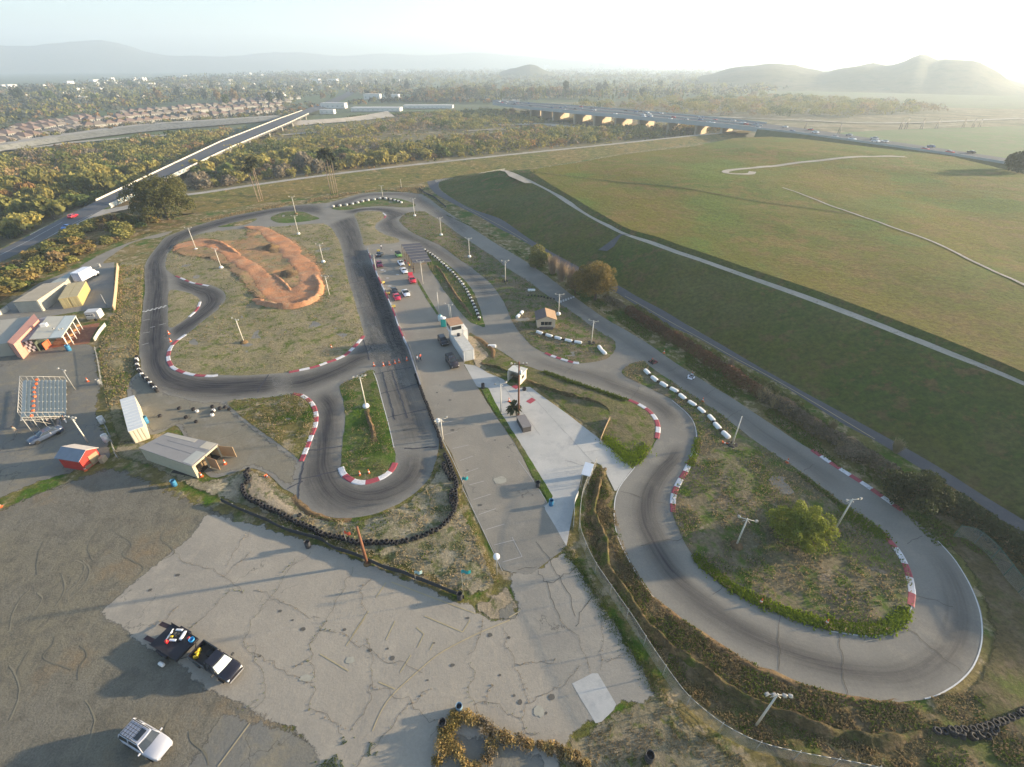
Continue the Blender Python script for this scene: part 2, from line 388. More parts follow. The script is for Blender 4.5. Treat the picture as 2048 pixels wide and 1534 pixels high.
# far bank: sloped stone levee below the houses, with concrete apron
fb = resample(line([(-300, 352), (0, 303), (150, 280), (300, 262), (420, 252), (560, 240)], RB + .6), 60); ft = resample(line([(-300, 338), (0, 291), (150, 268), (300, 249), (420, 241), (560, 232)], RB + 4), 60)
G_STONE = ground('stone_bank', (.21, .21, .19), (.17, .17, .15), (.12, .12, .10), .03, .3, (.5, .6), .3, 1.0, .6)
tag(strip('stone_bank', fb, ft, G_STONE, 2), kind='structure')
tag(strip('bank_top', ft, offset(ft, -14 if offset(ft, -14)[30].y > ft[30].y else 14), G_PATH, 1), kind='structure')
fb = resample(line([(585, 252), (640, 247), (720, 241), (790, 233)], RB + .6), 40); ft = resample(line([(590, 241), (650, 238), (710, 233), (775, 222)], RB + 4), 40)
tag(strip('concrete_apron', fb, ft, G_PATH, 2), kind='structure')
# --- mesa (grassed landfill) --------------------------------------------------
FOOT = [(934, 349), (900, 355), (882, 362), (878, 372), (890, 386), (937, 415), (1003, 439), (1059, 478), (1150, 530), (1231, 568), (1274, 593), (1332, 624), (1432, 683), (1530, 741), (1650, 807), (1770, 873), (1890, 942), (1965, 990), (2048, 1041), (2300, 1210)]
BEN = [(1005, 341), (1000, 341), (1005, 342), (1015, 345), (1040, 355), (1092, 380), (1135, 408), (1176, 433), (1211, 452), (1244, 468), (1303, 489), (1352, 507), (1400, 523), (1500, 559), (1600, 595), (1690, 629), (1770, 660), (1890, 708), (2048, 771), (2400, 930)]
TOPE = [(1072, 337), (1062, 339), (1060, 341), (1064, 344), (1080, 355), (1121, 380), (1150, 397), (1176, 413), (1215, 435), (1258, 458), (1310, 472), (1360, 490), (1400, 503), (1500, 537), (1610, 573), (1700, 605), (1845, 660), (1920, 690), (2048, 744), (2400, 900)]
hB, hT = 8.0, 9.1
foot = resample(line(FOOT, 0.0), 160)
def follow(px, z, n):   # keep control points in step with FOOT
    p = [G(*q, z) for q in px]; p = catmull(p, 8, False); return resample(p, n)
def paired(px, z):
    p = catmull([G(*q, z) for q in px], 8, False); return p
fA, bA, tA = paired(FOOT, 0.0), paired(BEN, hB), paired(TOPE, hT)
for S_ in (fA, bA, tA):
    d = Vector((.50, -.86, 0))
    for k in range(12): S_.append(S_[-1] + d * 9)
tag(strip('mesa_slope', fA, bA, G_SLOPE, 14, .7, nsc=.08), kind='structure')
bA2 = [p + (q - p).normalized() * min(3.3, (q - p).length * .6) for p, q in zip(bA, tA)]
for p in bA2: p.z = hB + .02
G_WGR = ground('white_gravel', (.45, .39, .31), (.38, .34, .27), (.25, .22, .15), .1, .8, (.58, .68), .2, 2.0, .2)
tag(strip('bench_path', bA, bA2, G_WGR, 1), kind='structure')
tag(strip('bench_corner', [G(1008, 341, hB + .05), G(1018, 352, hB + .05), G(1050, 366, hB + .05)], [G(1040, 340, hB + .05), G(1058, 350, hB + .05), G(1072, 366, hB + .05)], G_PATH, 1), kind='structure')
tag(strip('mesa_step', bA2, tA, G_SLOPE, 3, .15), kind='structure')
topb = [p.copy() for p in tA] + [tA[-1] + Vector((60, 30, 0)), Vector((330, 60, hT)), Vector((360, 150, hT)), G(2250, 392, hT), G(2048, 348, hT), G(1900, 312, hT), G(1760, 296, hT), G(1600, 277, hT), G(1540, 273, hT), G(1470, 276, hT), G(1390, 292, hT), G(1250, 308, hT), G(1150, 326, hT)]
topb = resample(topb, 5.0, True)
tag(poly_mesh('mesa_top', topb, G_MESA, hT, grid=5.0, amp=1.6, nscale=.012, edge=40), kind='structure')
eb = []
for p in topb:
    q = p.copy(); c = Vector((150, 230, 0)); d = (q - c); d.z = 0; q += d.normalized() * 22; q.z = 0.0; eb.append(q)
ii = [i for i, p in enumerate(topb) if (p - tA[0]).length < 3][-1]
k0 = min(range(len(topb)), key=lambda i: (topb[i] - tA[-1]).length)
seg = list(range(k0, len(topb))) + [0]
tag(strip('mesa_back', [topb[i] for i in seg], [eb[i] + Vector((0, 0, RB if topb[i].y > 250 and topb[i].x > 120 else 0)) for i in seg], G_MESA, 4, .4), kind='structure')
def onmesa(px, w, mat, z, name, step=3.0):
    p = line(px, z, step); tag(strip(name, offset(p, w), offset(p, -w), mat, 1), kind='structure')
    return p
MESA = bpy.data.objects['mesa_top']
from mathutils.bvhtree import BVHTree
bpy.context.view_layer.update()
mbvh = BVHTree.FromObject(MESA, bpy.context.evaluated_depsgraph_get())
def drape(px, w, mat, name, z0, bvh, up=.06, step=2.0):
    p = line(px, z0, step); out = []
    for q in (offset(p, w), offset(p, -w)):
        o2 = []
        for a in q:
            h = bvh.ray_cast(Vector((a.x, a.y, 60)), Vector((0, 0, -1)))[0]
            o2.append(Vector((a.x, a.y, (h.z if h else z0) + up)))
        out.append(o2)
    return tag(strip(name, out[0], out[1], mat, 1), kind='structure')
drape([(1812, 313), (1760, 314), (1680, 320), (1600, 325), (1540, 331), (1490, 337), (1455, 343), (1452, 348), (1475, 350), (1500, 348), (1505, 343)], 1.6, G_PATH, 'mesa_track', 10.1, mbvh, .12)
drape([(1565, 376), (1600, 386), (1640, 402), (1700, 425), (1760, 445), (1830, 468), (1900, 500), (1960, 530), (2048, 572), (2200, 640)], .45, G_PATH, 'mesa_track', 10.1, mbvh, .12)
drape([(1066, 341), (1150, 350), (1250, 364), (1350, 378), (1480, 398), (1600, 415), (1720, 432)], .6, G_SLOPE, 'mesa_rut', 9.9, mbvh, .1)
tag(strip('bench_ramp', [G(1196, 500, 4.7) , G(1240, 468, hB + .1)], [G(1214, 502, 4.7), G(1262, 470, hB + .1)], G_ROAD, 1), kind='structure')
# perimeter road at the foot of the mesa
rdT = [(1010, 339), (987, 342), (935, 350), (902, 355), (882, 362), (877, 372), (887, 385), (937, 415), (974, 424), (1003, 439), (1036, 461), (1064, 480), (1140, 523), (1231, 568), (1274, 593), (1332, 624), (1374, 650), (1432, 683), (1500, 720), (1590, 774), (1650, 807), (1710, 840), (1770, 873), (1830, 906), (1890, 942), (1965, 990), (2048, 1041), (2300, 1200)]
rdB = [(1010, 343), (985, 346), (935, 355), (870, 356), (856, 360), (857, 370), (872, 388), (912, 410), (960, 434), (1000, 458), (1025, 470), (1055, 487), (1125, 530), (1221, 579), (1254, 599), (1293, 622), (1332, 648), (1393, 675), (1460, 714), (1560, 768), (1620, 806), (1690, 850), (1755, 884), (1820, 924), (1890, 966), (1950, 1002), (2040, 1068), (2280, 1240)]
ra = catmull([G(*q) for q in rdT], 6, False); rb = catmull([G(*q) for q in rdB], 6, False)
for S_ in (ra, rb):
    for k in range(12): S_.append(S_[-1] + Vector((.5, -.86, 0)) * 9)
for p in ra + rb: p.z = .02
tag(strip('perimeter_road', ra, rb, G_ROAD, 1), kind='structure')
# ================================================================ TRACK AND PAVING
OUT = [(400, 449), (459, 433), (517, 422), (576, 412), (615, 408), (652, 406), (687, 397), (724, 387), (762, 384), (799, 384), (837, 387), (854, 395), (888, 419.6), (915, 437), (954, 462.6), (993, 488), (1032, 511), (1066, 533), (1100, 556), (1137, 585), (1176, 613), (1215, 640), (1247, 657.6), (1276, 675), (1305, 693), (1331, 712), (1364, 734), (1393, 752.5), (1432, 777), (1462, 794.5), (1500, 820), (1550, 853), (1590, 880), (1622, 899), (1676, 934), (1726, 965.5), (1780, 1003.6), (1809, 1024), (1844, 1051), (1875, 1080), (1907, 1114.5), (1932, 1152.5), (1951, 1190), (1963, 1228), (1966, 1265), (1963, 1296), (1951, 1328), (1933, 1352), (1908, 1374), (1873, 1393), (1843, 1401), (1811, 1404), (1769, 1402), (1735, 1399), (1700, 1394), (1659, 1386), (1605, 1370), (1555, 1350), (1518, 1335), (1485, 1321), (1452, 1301), (1422, 1280), (1391, 1263), (1361, 1240), (1337, 1223), (1300, 1188), (1275, 1152), (1255, 1117), (1237, 1080), (1229, 1050), (1227, 1020), (1231, 992), (1242, 967), (1265, 937), (1284, 921), (1296, 908), (1307, 892), (1315, 875), (1318, 855), (1315, 841), (1307, 830), (1294, 817), (1276, 806), (1258, 799), (1227, 789), (1198, 779), (1168, 769), (1139, 759), (1111, 749), (1072, 738), (1039, 726), (1014, 710), (990, 695), (971, 683), (953, 673), (938, 665), (934, 690), (928, 728), (905, 780), (880, 850), (877, 894), (873, 918), (862, 950), (840, 977), (810, 1000), (777, 1017), (740, 1030), (702, 1036), (665, 1034), (627, 1025), (602, 1007), (587, 987), (567, 977), (552, 962), (530, 945), (500, 936), (466, 946), (424, 955), (395, 925), (356, 853), (330, 862), (296, 868), (270, 830), (255, 790), (256, 765), (281, 738), (279, 709), (278, 690), (280, 664), (284, 635), (287, 605), (290, 576), (289, 541), (293, 523), (305, 505), (317, 490), (332, 474), (362, 462)]
sheet('race_track', OUT, G_ASPH, 0.0, step=1.0, jit=.12)
sheet('paved_path', [(345, 462), (293, 474), (235, 494), (186, 517), (160, 535), (196, 533), (215, 517), (254, 491), (284, 479), (318, 475)], G_ASPH2, .004, step=1.0, jit=.2)
G_APRON = ground('dusty_apron', (.21, .185, .135), (.185, .17, .13), (.23, .21, .17), .08, .4, (.5, .66), .12, 3.0, .15, cracks=(.12, .008, .52))
sheet('apron', [(313, 776), (350, 788), (400, 801), (455, 803), (468, 821), (500, 846), (560, 889), (594, 917), (603, 925), (596, 945), (587, 985), (567, 976), (545, 955), (520, 942), (500, 936), (466, 946), (424, 955), (395, 925), (356, 853), (330, 862), (296, 868), (270, 830), (255, 790), (256, 765), (281, 740)], G_APRON, .008, smooth=False, step=1.0, jit=.3, rag=1.5)
PIT = [(707, 427), (717, 454), (728, 489), (740, 525), (754, 556), (768, 585), (781, 620), (800, 665), (818, 704), (834, 750), (846, 781), (861, 820), (868, 840), (889, 884), (903, 905), (925, 965), (950, 1028), (982, 1092), (1005, 1140), (1060, 1150), (1134, 1094), (1110, 1050), (1087, 1013), (1093, 1004), (1070, 965), (1045, 914), (1025, 880), (994, 836), (955, 775), (928, 730), (936, 700), (938, 665), (926, 640), (911, 613), (899, 596), (886, 578), (872, 556), (860, 539), (854, 525), (856, 509), (848, 500), (836, 487), (799, 482), (770, 489), (733, 492)]
sheet('pit_lane', PIT, G_ASPH2, .010, smooth=False, step=1.0, jit=.08)
# islands: (name, outline, material, relief, step)
ISL = {
 'tri': [(338, 582), (362, 582), (387, 590), (399, 600), (395, 613), (383, 629), (362, 644.5), (340, 656), (336, 640), (336, 615)],
 'inf': [(648, 448), (674, 474), (684, 501), (689.5, 529), (697, 562), (705, 587), (713, 615), (721, 642), (727, 672), (713, 689), (693, 709), (674, 719), (654, 724.5), (635, 732), (611, 738), (582, 744), (537, 748), (478, 751), (435, 750), (400, 751), (383, 749), (362, 743), (344, 734), (337, 721), (337, 709), (342, 695), (352, 683.5), (371, 671), (387, 658), (400, 647), (420, 632), (439, 615), (451, 598), (449, 585), (435, 576), (420, 570), (400, 567), (383, 564), (364, 556), (344, 548), (332, 537), (332, 521), (336, 509), (344, 496), (362, 484), (400, 468), (459, 460), (517, 455), (576, 452)],
 'pole': [(680, 777), (682, 769), (705, 758), (744, 740), (752, 758), (762, 797), (776, 846), (787, 895), (791, 912), (790, 927), (782, 942), (765, 955), (742, 962.5), (727, 965.5), (710, 964), (695, 956), (686, 947), (682, 937), (683.6, 895), (689.5, 856), (689.5, 826), (686, 801)],
 'six': [(455, 803), (488, 799), (537, 795), (586, 788), (603, 790), (619, 801), (629, 816), (633.7, 832), (631, 852), (623, 873), (613, 901), (604, 924), (594, 916), (560, 889), (500, 846), (468, 820)],
 'key': [(709, 429), (725, 423.5), (749, 422.5), (766, 425), (769.5, 431), (764, 439), (753, 447), (751, 457), (763, 466), (778, 472), (792, 476), (799, 482), (792, 486), (774, 487.5), (749, 488), (729, 491), (725, 478), (719.5, 459), (714, 441)],
 'hut': [(798, 441), (800, 437), (809, 429), (821, 424.5), (847, 422.5), (856, 427), (886, 445), (915, 466.5), (954, 492), (989, 515), (1013, 535), (1052, 560), (1092, 589), (1125, 611), (1156, 632), (1182, 652), (1207, 668), (1227, 679), (1232, 691), (1229, 702), (1221, 712), (1212, 718), (1188, 724), (1159, 727), (1147, 725), (1129, 720), (1111, 712.5), (1082, 702), (1063, 691), (1045, 672), (1031, 655), (1021, 636), (1015, 621), (1009, 607), (1003, 597.6), (993, 582), (980, 566), (960, 549), (940, 533), (921, 521), (899, 504), (880, 491), (856, 480), (833, 470), (817, 460), (804, 449)],
 'ditch': [(852, 499), (866, 510), (888, 523), (907, 539), (925, 556), (939, 572), (950, 590), (958, 611), (964, 631), (970, 654), (958, 651), (940, 644), (925, 629), (911, 613), (899, 596), (886, 578), (872, 556), (860, 539), (854, 525), (855, 509)],
 'lens': [(541, 437), (552, 429), (576, 423), (605, 424), (625, 431), (638, 437.7), (596, 444.5), (556, 445.5)],
 'sliver': [(435, 454), (478, 442.6), (513, 436.7), (506, 443.6), (482, 451)],
 'top': [(665, 415), (700, 408), (749, 399), (787, 396.5), (812, 401), (832, 410), (812, 415), (762, 412.5), (724, 415), (697, 420), (674, 420)],
 'big': [(1264, 726), (1288, 722), (1297, 730), (1315, 743.6), (1335, 757), (1360, 775), (1393, 796), (1423, 816), (1452, 837), (1483, 861), (1508, 880), (1558, 915), (1606, 946), (1653, 981), (1691, 1010), (1729, 1035), (1761, 1062), (1796, 1102), (1815, 1140), (1824, 1181), (1823, 1209), (1809, 1241), (1783, 1262), (1755, 1270), (1717, 1270), (1669, 1263), (1622, 1251), (1558, 1228), (1511, 1209), (1463, 1184), (1425, 1155), (1400, 1133), (1390, 1117), (1375, 1095), (1362, 1070), (1352, 1045), (1345, 1025), (1344, 1005), (1348, 985), (1357, 965), (1370, 945), (1382, 922), (1390, 900), (1395, 875), (1393, 861), (1387, 843), (1378, 830), (1364, 816), (1344, 800), (1321, 787), (1296, 775), (1266, 761), (1247, 751), (1244, 742), (1252, 734)],
}
ISW = {}
MM = {'tri': G_INFIELD, 'inf': G_INFIELD, 'pole': G_GREENISH, 'six': G_FIELD, 'key': G_INFIELD, 'hut': G_DARKISLE, 'ditch': G_GREENISH, 'lens': G_GREENISH, 'sliver': G_FIELD, 'top': G_GREENISH, 'big': G_DARKISLE}
for k, px in ISL.items():
    b = resample(line(px, 0, None, True, True), .8, True); ISW[k] = b
    big = k in ('inf', 'hut', 'big')
    o = poly_mesh('track_island', b, MM[k], .022, grid=1.6 if big else 1.2, amp=.22 if big else .14, jit=.16, nscale=.16, edge=2.5)
    tag(o, kind='structure')
def lay(name, px, mat, z, **kw):
    kw.setdefault('step', .8); return sheet(name, px, mat, z, **kw)
# bright green rims along the big loop
# loose ground around the paving
lay('concrete_slab', [(928, 728), (955, 732), (975, 745.6), (1008, 759), (1014, 769), (1033, 777), (1059, 773), (1082, 790.6), (1111, 811), (1140, 832), (1159, 847), (1198, 877), (1237, 910), (1265, 937), (1242, 967), (1231, 985), (1210, 942), (1198, 926), (1182, 925), (1165, 945), (1155, 987), (1147, 1020), (1140, 1055), (1133, 1093), (1110, 1052), (1087, 1014), (1107, 996), (1075, 942), (1036, 880), (1002, 828), (969, 775), (955, 775)], G_SLAB, .014, smooth=False)
lay('grass_strip', [(962, 776), (975, 774), (1002, 826), (1038, 882), (1075, 942), (1107, 994), (1098, 1001), (1070, 960), (1045, 912), (1020, 872), (990, 826)], G_GREENISH, .03, smooth=False, jit=.1)
lay('grass_strip', [(834, 556), (843, 570), (858, 596), (878, 628), (874, 630), (852, 597), (836, 568)], G_GREENISH, .03, smooth=False, jit=.05)
LOT = [(410, 1022), (440, 1027), (490, 1037), (527, 1047), (570, 1062), (640, 1083), (715, 1112), (765, 1133), (825, 1157), (865, 1172), (915, 1195), (945, 1200), (985, 1235), (1030, 1225), (1012, 1170), (1005, 1135), (1060, 1140), (1132, 1094), (1150, 1120), (1175, 1155), (1200, 1190), (1232, 1240), (1268, 1300), (1295, 1342), (1316, 1384), (1308, 1410), (1289, 1421), (1263, 1413), (1235, 1430), (1194, 1451), (1163, 1466), (1136, 1500), (1120, 1640), (620, 1660), (624, 1507), (603, 1488), (560, 1462), (513, 1437), (497, 1431), (449, 1409), (399, 1381), (341, 1330), (275, 1297), (245, 1272), (212, 1252), (192, 1227), (207, 1210), (265, 1162), (300, 1130), (342, 1100), (385, 1062), (397, 1035)]
lay('gravel_lot', [(-400, 1320), (-250, 1120), (0, 1010), (80, 975), (150, 950), (231, 922), (300, 945), (360, 972), (430, 1000), (500, 1030), (560, 1068), (560, 1200), (560, 1400), (700, 1480), (760, 1700), (200, 2000), (-500, 2000)], G_GRAVEL, -.012, smooth=False, step=2.0, jit=.5, rag=3.0)
lay('lower_lot', [(560, 1440), (497, 1428), (449, 1405), (430, 1430), (360, 1534), (200, 1800), (700, 1800), (700, 1500)], G_OLDLOT, -.006, smooth=False, step=1.0, jit=.5, rag=1.3)
lay('dusty_ground', [(1100, 1680), (1120, 1480), (1163, 1450), (1235, 1400), (1300, 1370), (1345, 1390), (1400, 1450), (1500, 1520), (1560, 1680)], ground('dusty_soil', (.225, .19, .135), (.18, .16, .10), (.10, .11, .04), .1, .6, (.52, .62), .35, 2.6, .6, c4=(.29, .25, .18), s4=.2, t4=(.52, .62)), -.009, step=1.0, grid=1.2, rag=2.0)
lay('car_park', LOT, G_LOT, .004, smooth=False, jit=.2, rag=1.1)
lay('concrete_patch', [(1144, 1367), (1193, 1342), (1235, 1413), (1194, 1451)], G_SLAB, .018, smooth=False, jit=.05)
lay('lower_pad', [(900, 1450), (960, 1462), (1010, 1478), (1090, 1500), (1100, 1560), (1090, 1700), (700, 1700), (840, 1560)], G_OLDLOT, .012, smooth=False, step=1.0, jit=.2, rag=1.2)
lay('sandy_verge', [(951, 1232), (945, 1205), (975, 1190), (1000, 1170), (1014, 1150), (1030, 1190), (1050, 1228), (1000, 1246)], G_SANDY, .016, jit=.2, rag=1.2)
lay('patched_tarmac', [(952, 1213), (990, 1222), (1028, 1190), (1048, 1226), (1040, 1245), (1003, 1246), (960, 1230)], G_OLDLOT, .024, smooth=False, jit=.1, rag=1.0)
lay('sandy_verge', [(905, 900), (925, 960), (948, 1020), (980, 1082), (1008, 1142), (1000, 1160), (985, 1120), (955, 1060), (930, 1000), (918, 950)], G_SANDY, .034, jit=.15, rag=.8)
# ground between the hairpin and the fence
lay('rough_ground', [(875, 900), (900, 930), (930, 1010), (965, 1085), (1000, 1165), (975, 1190), (930, 1195), (825, 1150), (715, 1106), (600, 1064), (490, 1020), (400, 990), (300, 940), (231, 918), (228, 890), (300, 880), (400, 950), (430, 955), (500, 936), (530, 945), (552, 962), (567, 977), (587, 987), (602, 1007), (627, 1025), (665, 1034), (702, 1036), (740, 1030), (777, 1017), (810, 1000), (840, 977), (862, 950)], ground('rough_sand', (.27, .225, .15), (.20, .175, .105), (.10, .11, .04), .07, .5, (.48, .58), .4, 2.4, .6, c4=(.33, .28, .19), s4=.15, t4=(.52, .62)), .005, step=1.0, grid=1.2, amp=.25, jit=.1, nscale=.2, rag=1.5)
lay('sandy_bank', [(490, 1000), (497, 950), (525, 945), (545, 965), (565, 990), (590, 1010), (625, 1030), (665, 1040), (640, 1050), (600, 1050), (560, 1035), (520, 1010)], G_SANDY, .18, step=.8, grid=.8, amp=.4, jit=.2, rag=1.5)
lay('sandy_bank', [(937, 672), (953, 680), (968, 700), (985, 712), (975, 735), (955, 735), (948, 720), (942, 700)], G_SANDY, .03, jit=.2)
lay('verge', [(938, 667), (990, 697), (1039, 728), (1111, 752), (1168, 772), (1227, 792), (1276, 809), (1307, 833), (1314, 860), (1304, 890), (1284, 918), (1268, 932), (1240, 905), (1200, 868), (1160, 840), (1140, 826), (1110, 802), (1085, 785), (1062, 768), (1040, 765), (1010, 752), (975, 738), (960, 725), (975, 712), (968, 700)], ground('verge_grass', (.105, .10, .05), (.14, .12, .075), (.075, .095, .025), .07, .5, (.5, .6), .45, 2.4, .6, c4=(.17, .14, .10), s4=.2, t4=(.55, .65)), .02, step=.8, grid=1.4, amp=.3, jit=.12)
lay('brushy_strip', [(1198, 928), (1212, 944), (1231, 988), (1229, 1020), (1231, 1052), (1257, 1118), (1302, 1190), (1363, 1242), (1424, 1282), (1487, 1324), (1557, 1354), (1607, 1374), (1661, 1390), (1737, 1403), (1811, 1408), (1875, 1398), (1935, 1356), (1966, 1300), (1969, 1250), (1935, 1150), (1878, 1078), (1812, 1022), (1900, 1060), (2000, 1110), (2200, 1230), (2300, 1500), (2100, 1700), (1700, 1640), (1520, 1500), (1440, 1450), (1360, 1390), (1300, 1300), (1250, 1210), (1200, 1130), (1165, 1050), (1170, 980), (1182, 940)], ground('brushy_soil', (.10, .08, .043), (.078, .075, .033), (.14, .11, .072), .05, .4, (.48, .6), .5, 2.4, .7, c4=(.07, .085, .025), s4=.13, t4=(.5, .6)), -.005, step=1.5, grid=1.5, amp=.3, jit=.1, rag=1.5)
# left yards
lay('storage_yard', [(-60, 655), (0, 618), (78, 566), (141, 541), (166, 533), (229, 524), (226, 615), (195, 617), (78, 636), (0, 640), (-60, 700)], G_YARD, .006, smooth=False)
lay('worn_car_park', [(-500, 860), (-60, 700), (0, 640), (78, 650), (190, 690), (198, 730), (205, 768), (198, 800), (199, 836), (219, 875), (232, 915), (140, 948), (70, 968), (0, 1000), (-300, 1120)], G_OLDLOT, .002, smooth=False, step=1.5, jit=.2, rag=1.2)
lay('brick_patio', [(162, 652), (201, 645), (183, 676), (178, 687), (100, 696), (110, 680), (140, 660)], ground('patio_brick', (.26, .12, .08), (.22, .11, .08), (.30, .17, .11), .2, 1.0, (.5, .6), .15, 3.0, .1), .02, smooth=False)
lay('sandy_verge', [(238, 525), (290, 530), (289, 570), (286, 620), (279, 690), (281, 735), (262, 765), (248, 800), (260, 850), (285, 872), (240, 890), (222, 870), (205, 790), (195, 700), (210, 660), (228, 620), (232, 560)], ground('verge_sand', (.26, .215, .125), (.20, .17, .08), (.12, .12, .04), .06, .4, (.5, .6), .4, 2.2, .6, c4=(.32, .27, .18), s4=.15, t4=(.55, .65)), .0, step=1.0, grid=1.2, amp=.3, jit=.2, rag=1.5)
lay('brush_slope', [(-200, 640), (-100, 560), (0, 522), (70, 487), (130, 458), (200, 432), (250, 425), (330, 437), (390, 442), (330, 462), (290, 470), (235, 488), (186, 510), (150, 533), (78, 560), (0, 612), (-100, 670)], G_BRUSH, .03, step=1.0, grid=1.8, amp=.5, jit=.3, rag=2.5)
# main road at the left
mrL = [(-400, 690), (-100, 548), (0, 500), (60, 470), (125, 436), (175, 411), (192, 402)]
mrR = [(-400, 740), (-100, 580), (0, 530), (60, 498), (125, 462), (185, 430), (219, 412)]
tag(strip('main_road', resample(line(mrL, .03), 40), resample(line(mrR, .03), 40), G_ROAD, 1), kind='structure')
lay('gravel_shoulder', [(60, 470), (110, 445), (160, 425), (215, 418), (280, 406), (282, 412), (210, 428), (165, 446), (135, 462), (125, 458)], G_PATH, .026, jit=.3)
# orange dirt jumps course inside the infield
def bumpy(x, y): return .5 * max(0, noise.noise(Vector((x * .18, y * .18, 5))) + .15)
ORA = [(478, 455), (520, 452), (545, 457), (566, 468), (590, 480), (610, 498), (614, 510), (640, 528), (652, 550), (655, 580), (640, 600), (610, 612), (570, 616), (540, 612), (520, 600), (505, 580), (495, 560), (475, 545), (450, 528), (440, 515), (400, 498), (370, 499), (345, 507), (336, 510), (345, 492), (380, 482), (420, 478), (455, 484), (480, 500), (500, 515), (520, 525), (540, 540), (560, 555), (576, 570), (583, 575), (590, 560), (580, 540), (560, 520), (545, 500), (520, 480), (512, 466)]
lay('dirt_spread', [(490, 457), (560, 464), (615, 488), (655, 530), (668, 575), (655, 606), (600, 624), (530, 620), (485, 590), (455, 555), (415, 525), (345, 514), (338, 495), (400, 474), (470, 478)], ground('orange_dust', (.31, .20, .125), (.25, .20, .12), (.13, .14, .05), .12, .5, (.56, .64), .25, 2.2, .5, c4=(.36, .21, .12), s4=.15, t4=(.5, .62)), .06, grid=1.0, hf=lambda x, y: .2 + bumpy(x, y), edge=3.0, jit=.8, rag=5.0)
lay('dirt_course', ORA, G_ORANGE, .10, grid=.8, hf=lambda x, y: .26 + bumpy(x, y), edge=2.0, jit=.9, rag=2.6)
def ridge(name, px, w, h, mat, z=0.0, rough=.25, step=.8, parent=None, skew=0.0):
    """an irregular earth bank along a line"""
    c = line(px, z, step); rings = []
    prof = [(-1, -.05), (-.7, .35), (-.3, .85), (0, 1), (.3, .85), (.7, .35), (1, -.05)] if not skew else [(-.7, -.05), (-.45, .3), (-.25, .8), (-.05, 1), (.4, .8), (.9, .45), (1.5, .15), (2.1, -.06)]
    if skew < 0: prof = [(-a, b) for a, b in prof]
    n = len(c); vs = []; fs = []
    for i, p in enumerate(c):
        t = (c[min(i + 1, n - 1)] - c[max(i - 1, 0)]); nn = Vector((-t.y, t.x, 0)).normalized()
        e = min(1, i / 9, (n - 1 - i) / 9); e = max(e, .02)
        p = p + nn * (.45 * w * noise.noise(Vector((p.x * .8, p.y * .8, 2)))); hh = h * e * (1 + rough * 2 * noise.noise(Vector((p.x * .5, p.y * .5, 0)))); ww = w * (1 + rough * noise.noise(Vector((p.x * .3, p.y * .3, 7))))
        for a, b in prof: vs.append(p + nn * a * ww + Vector((0, 0, b * hh + rough * .3 * h * noise.noise(Vector((p.x * 1.5 + a * 2, p.y * 1.5, 4))) + .22 * h * noise.noise(Vector((p.x * 3.1 + a * 5, p.y * 3.1, 4))))))
    m_ = len(prof)
    for i in range(n - 1):
        for k in range(m_ - 1): fs.append((i * m_ + k, i * m_ + k + 1, (i + 1) * m_ + k + 1, (i + 1) * m_ + k))
    me = bpy.data.meshes.new(name); me.from_pydata([tuple(v) for v in vs], [], fs); me.materials.append(mat)
    me.polygons.foreach_set('use_smooth', [True] * len(fs)); me.update()
    if sum(p.normal.z for p in me.polygons) < 0: me.flip_normals()
    return tag(link(name, me, parent), kind='structure')
ridge('dirt_berm', [(513, 596), (525, 606), (550, 612), (580, 614), (610, 608), (632, 596), (640, 575), (634, 560), (625, 548)], 1.3, 1.0, G_ORANGE, .2)
ridge('dirt_berm', [(545, 545), (560, 560), (575, 575), (583, 588), (580, 592)], .8, .6, G_ORANGE, .2)
ridge('dirt_berm', [(392, 484), (420, 483), (445, 490), (470, 505), (485, 513)], 1.2, .8, G_ORANGE, .2)
ridge('dirt_mound', [(535, 488), (543, 498), (552, 508)], 3.0, 1.6, G_BANK, .1)
ridge('dirt_mound', [(567, 540), (578, 550), (592, 560)], 3.0, 1.6, G_BANK, .1)
for q in ((500, 538, 488, 532), (560, 488, 590, 484), (520, 470, 545, 466), (600, 520, 570, 528), (470, 520, 455, 528), (545, 580, 520, 588)):
    ridge('dirt_jump', [(q[0], q[1]), ((q[0] + q[2]) / 2, (q[1] + q[3]) / 2), (q[2], q[3])], 1.3, .7, G_ORANGE, .15)
ridge('soil_ridge', [(733, 818), (738, 838), (745, 860), (750, 884)], .45, .7, G_BANK, .1)
# eroded banks beside the big loop
G_BANK2 = ground('bank_soil', (.10, .075, .042), (.08, .07, .033), (.17, .125, .075), .15, .9, (.5, .6), .5, 3.0, .8, c4=(.07, .08, .025), s4=.4, t4=(.52, .6))
BSK = -1.0
ridge('earth_bank', [(1206, 935), (1206, 948), (1202, 962), (1196, 985), (1190, 1010), (1188, 1030), (1198, 1050), (1207, 1070), (1213, 1090), (1213, 1115), (1217, 1135), (1232, 1160), (1248, 1180), (1262, 1200), (1275, 1222), (1290, 1245), (1310, 1265), (1340, 1292), (1375, 1318), (1410, 1342), (1445, 1368), (1480, 1390), (1520, 1410), (1560, 1425), (1600, 1440), (1640, 1456), (1680, 1466), (1730, 1472), (1800, 1474), (1850, 1462), (1880, 1468)], .55, .7, G_BANK2, 0, rough=.45, skew=BSK, step=.35)
ridge('earth_bank', [(958, 727), (985, 733), (1010, 742), (1030, 752)], .5, .6, G_BANK2, 0, skew=1.0, step=.5)
ridge('earth_bank', [(1050, 757), (1075, 772), (1100, 780), (1130, 790), (1160, 797), (1185, 805), (1207, 812), (1218, 822), (1221, 832)], .5, .7, G_BANK2, 0, skew=1.0, step=.5)
ridge('earth_bank', [(946, 673), (962, 680), (975, 692), (985, 702), (986, 715), (985, 728)], .6, .6, G_BANK, 0)
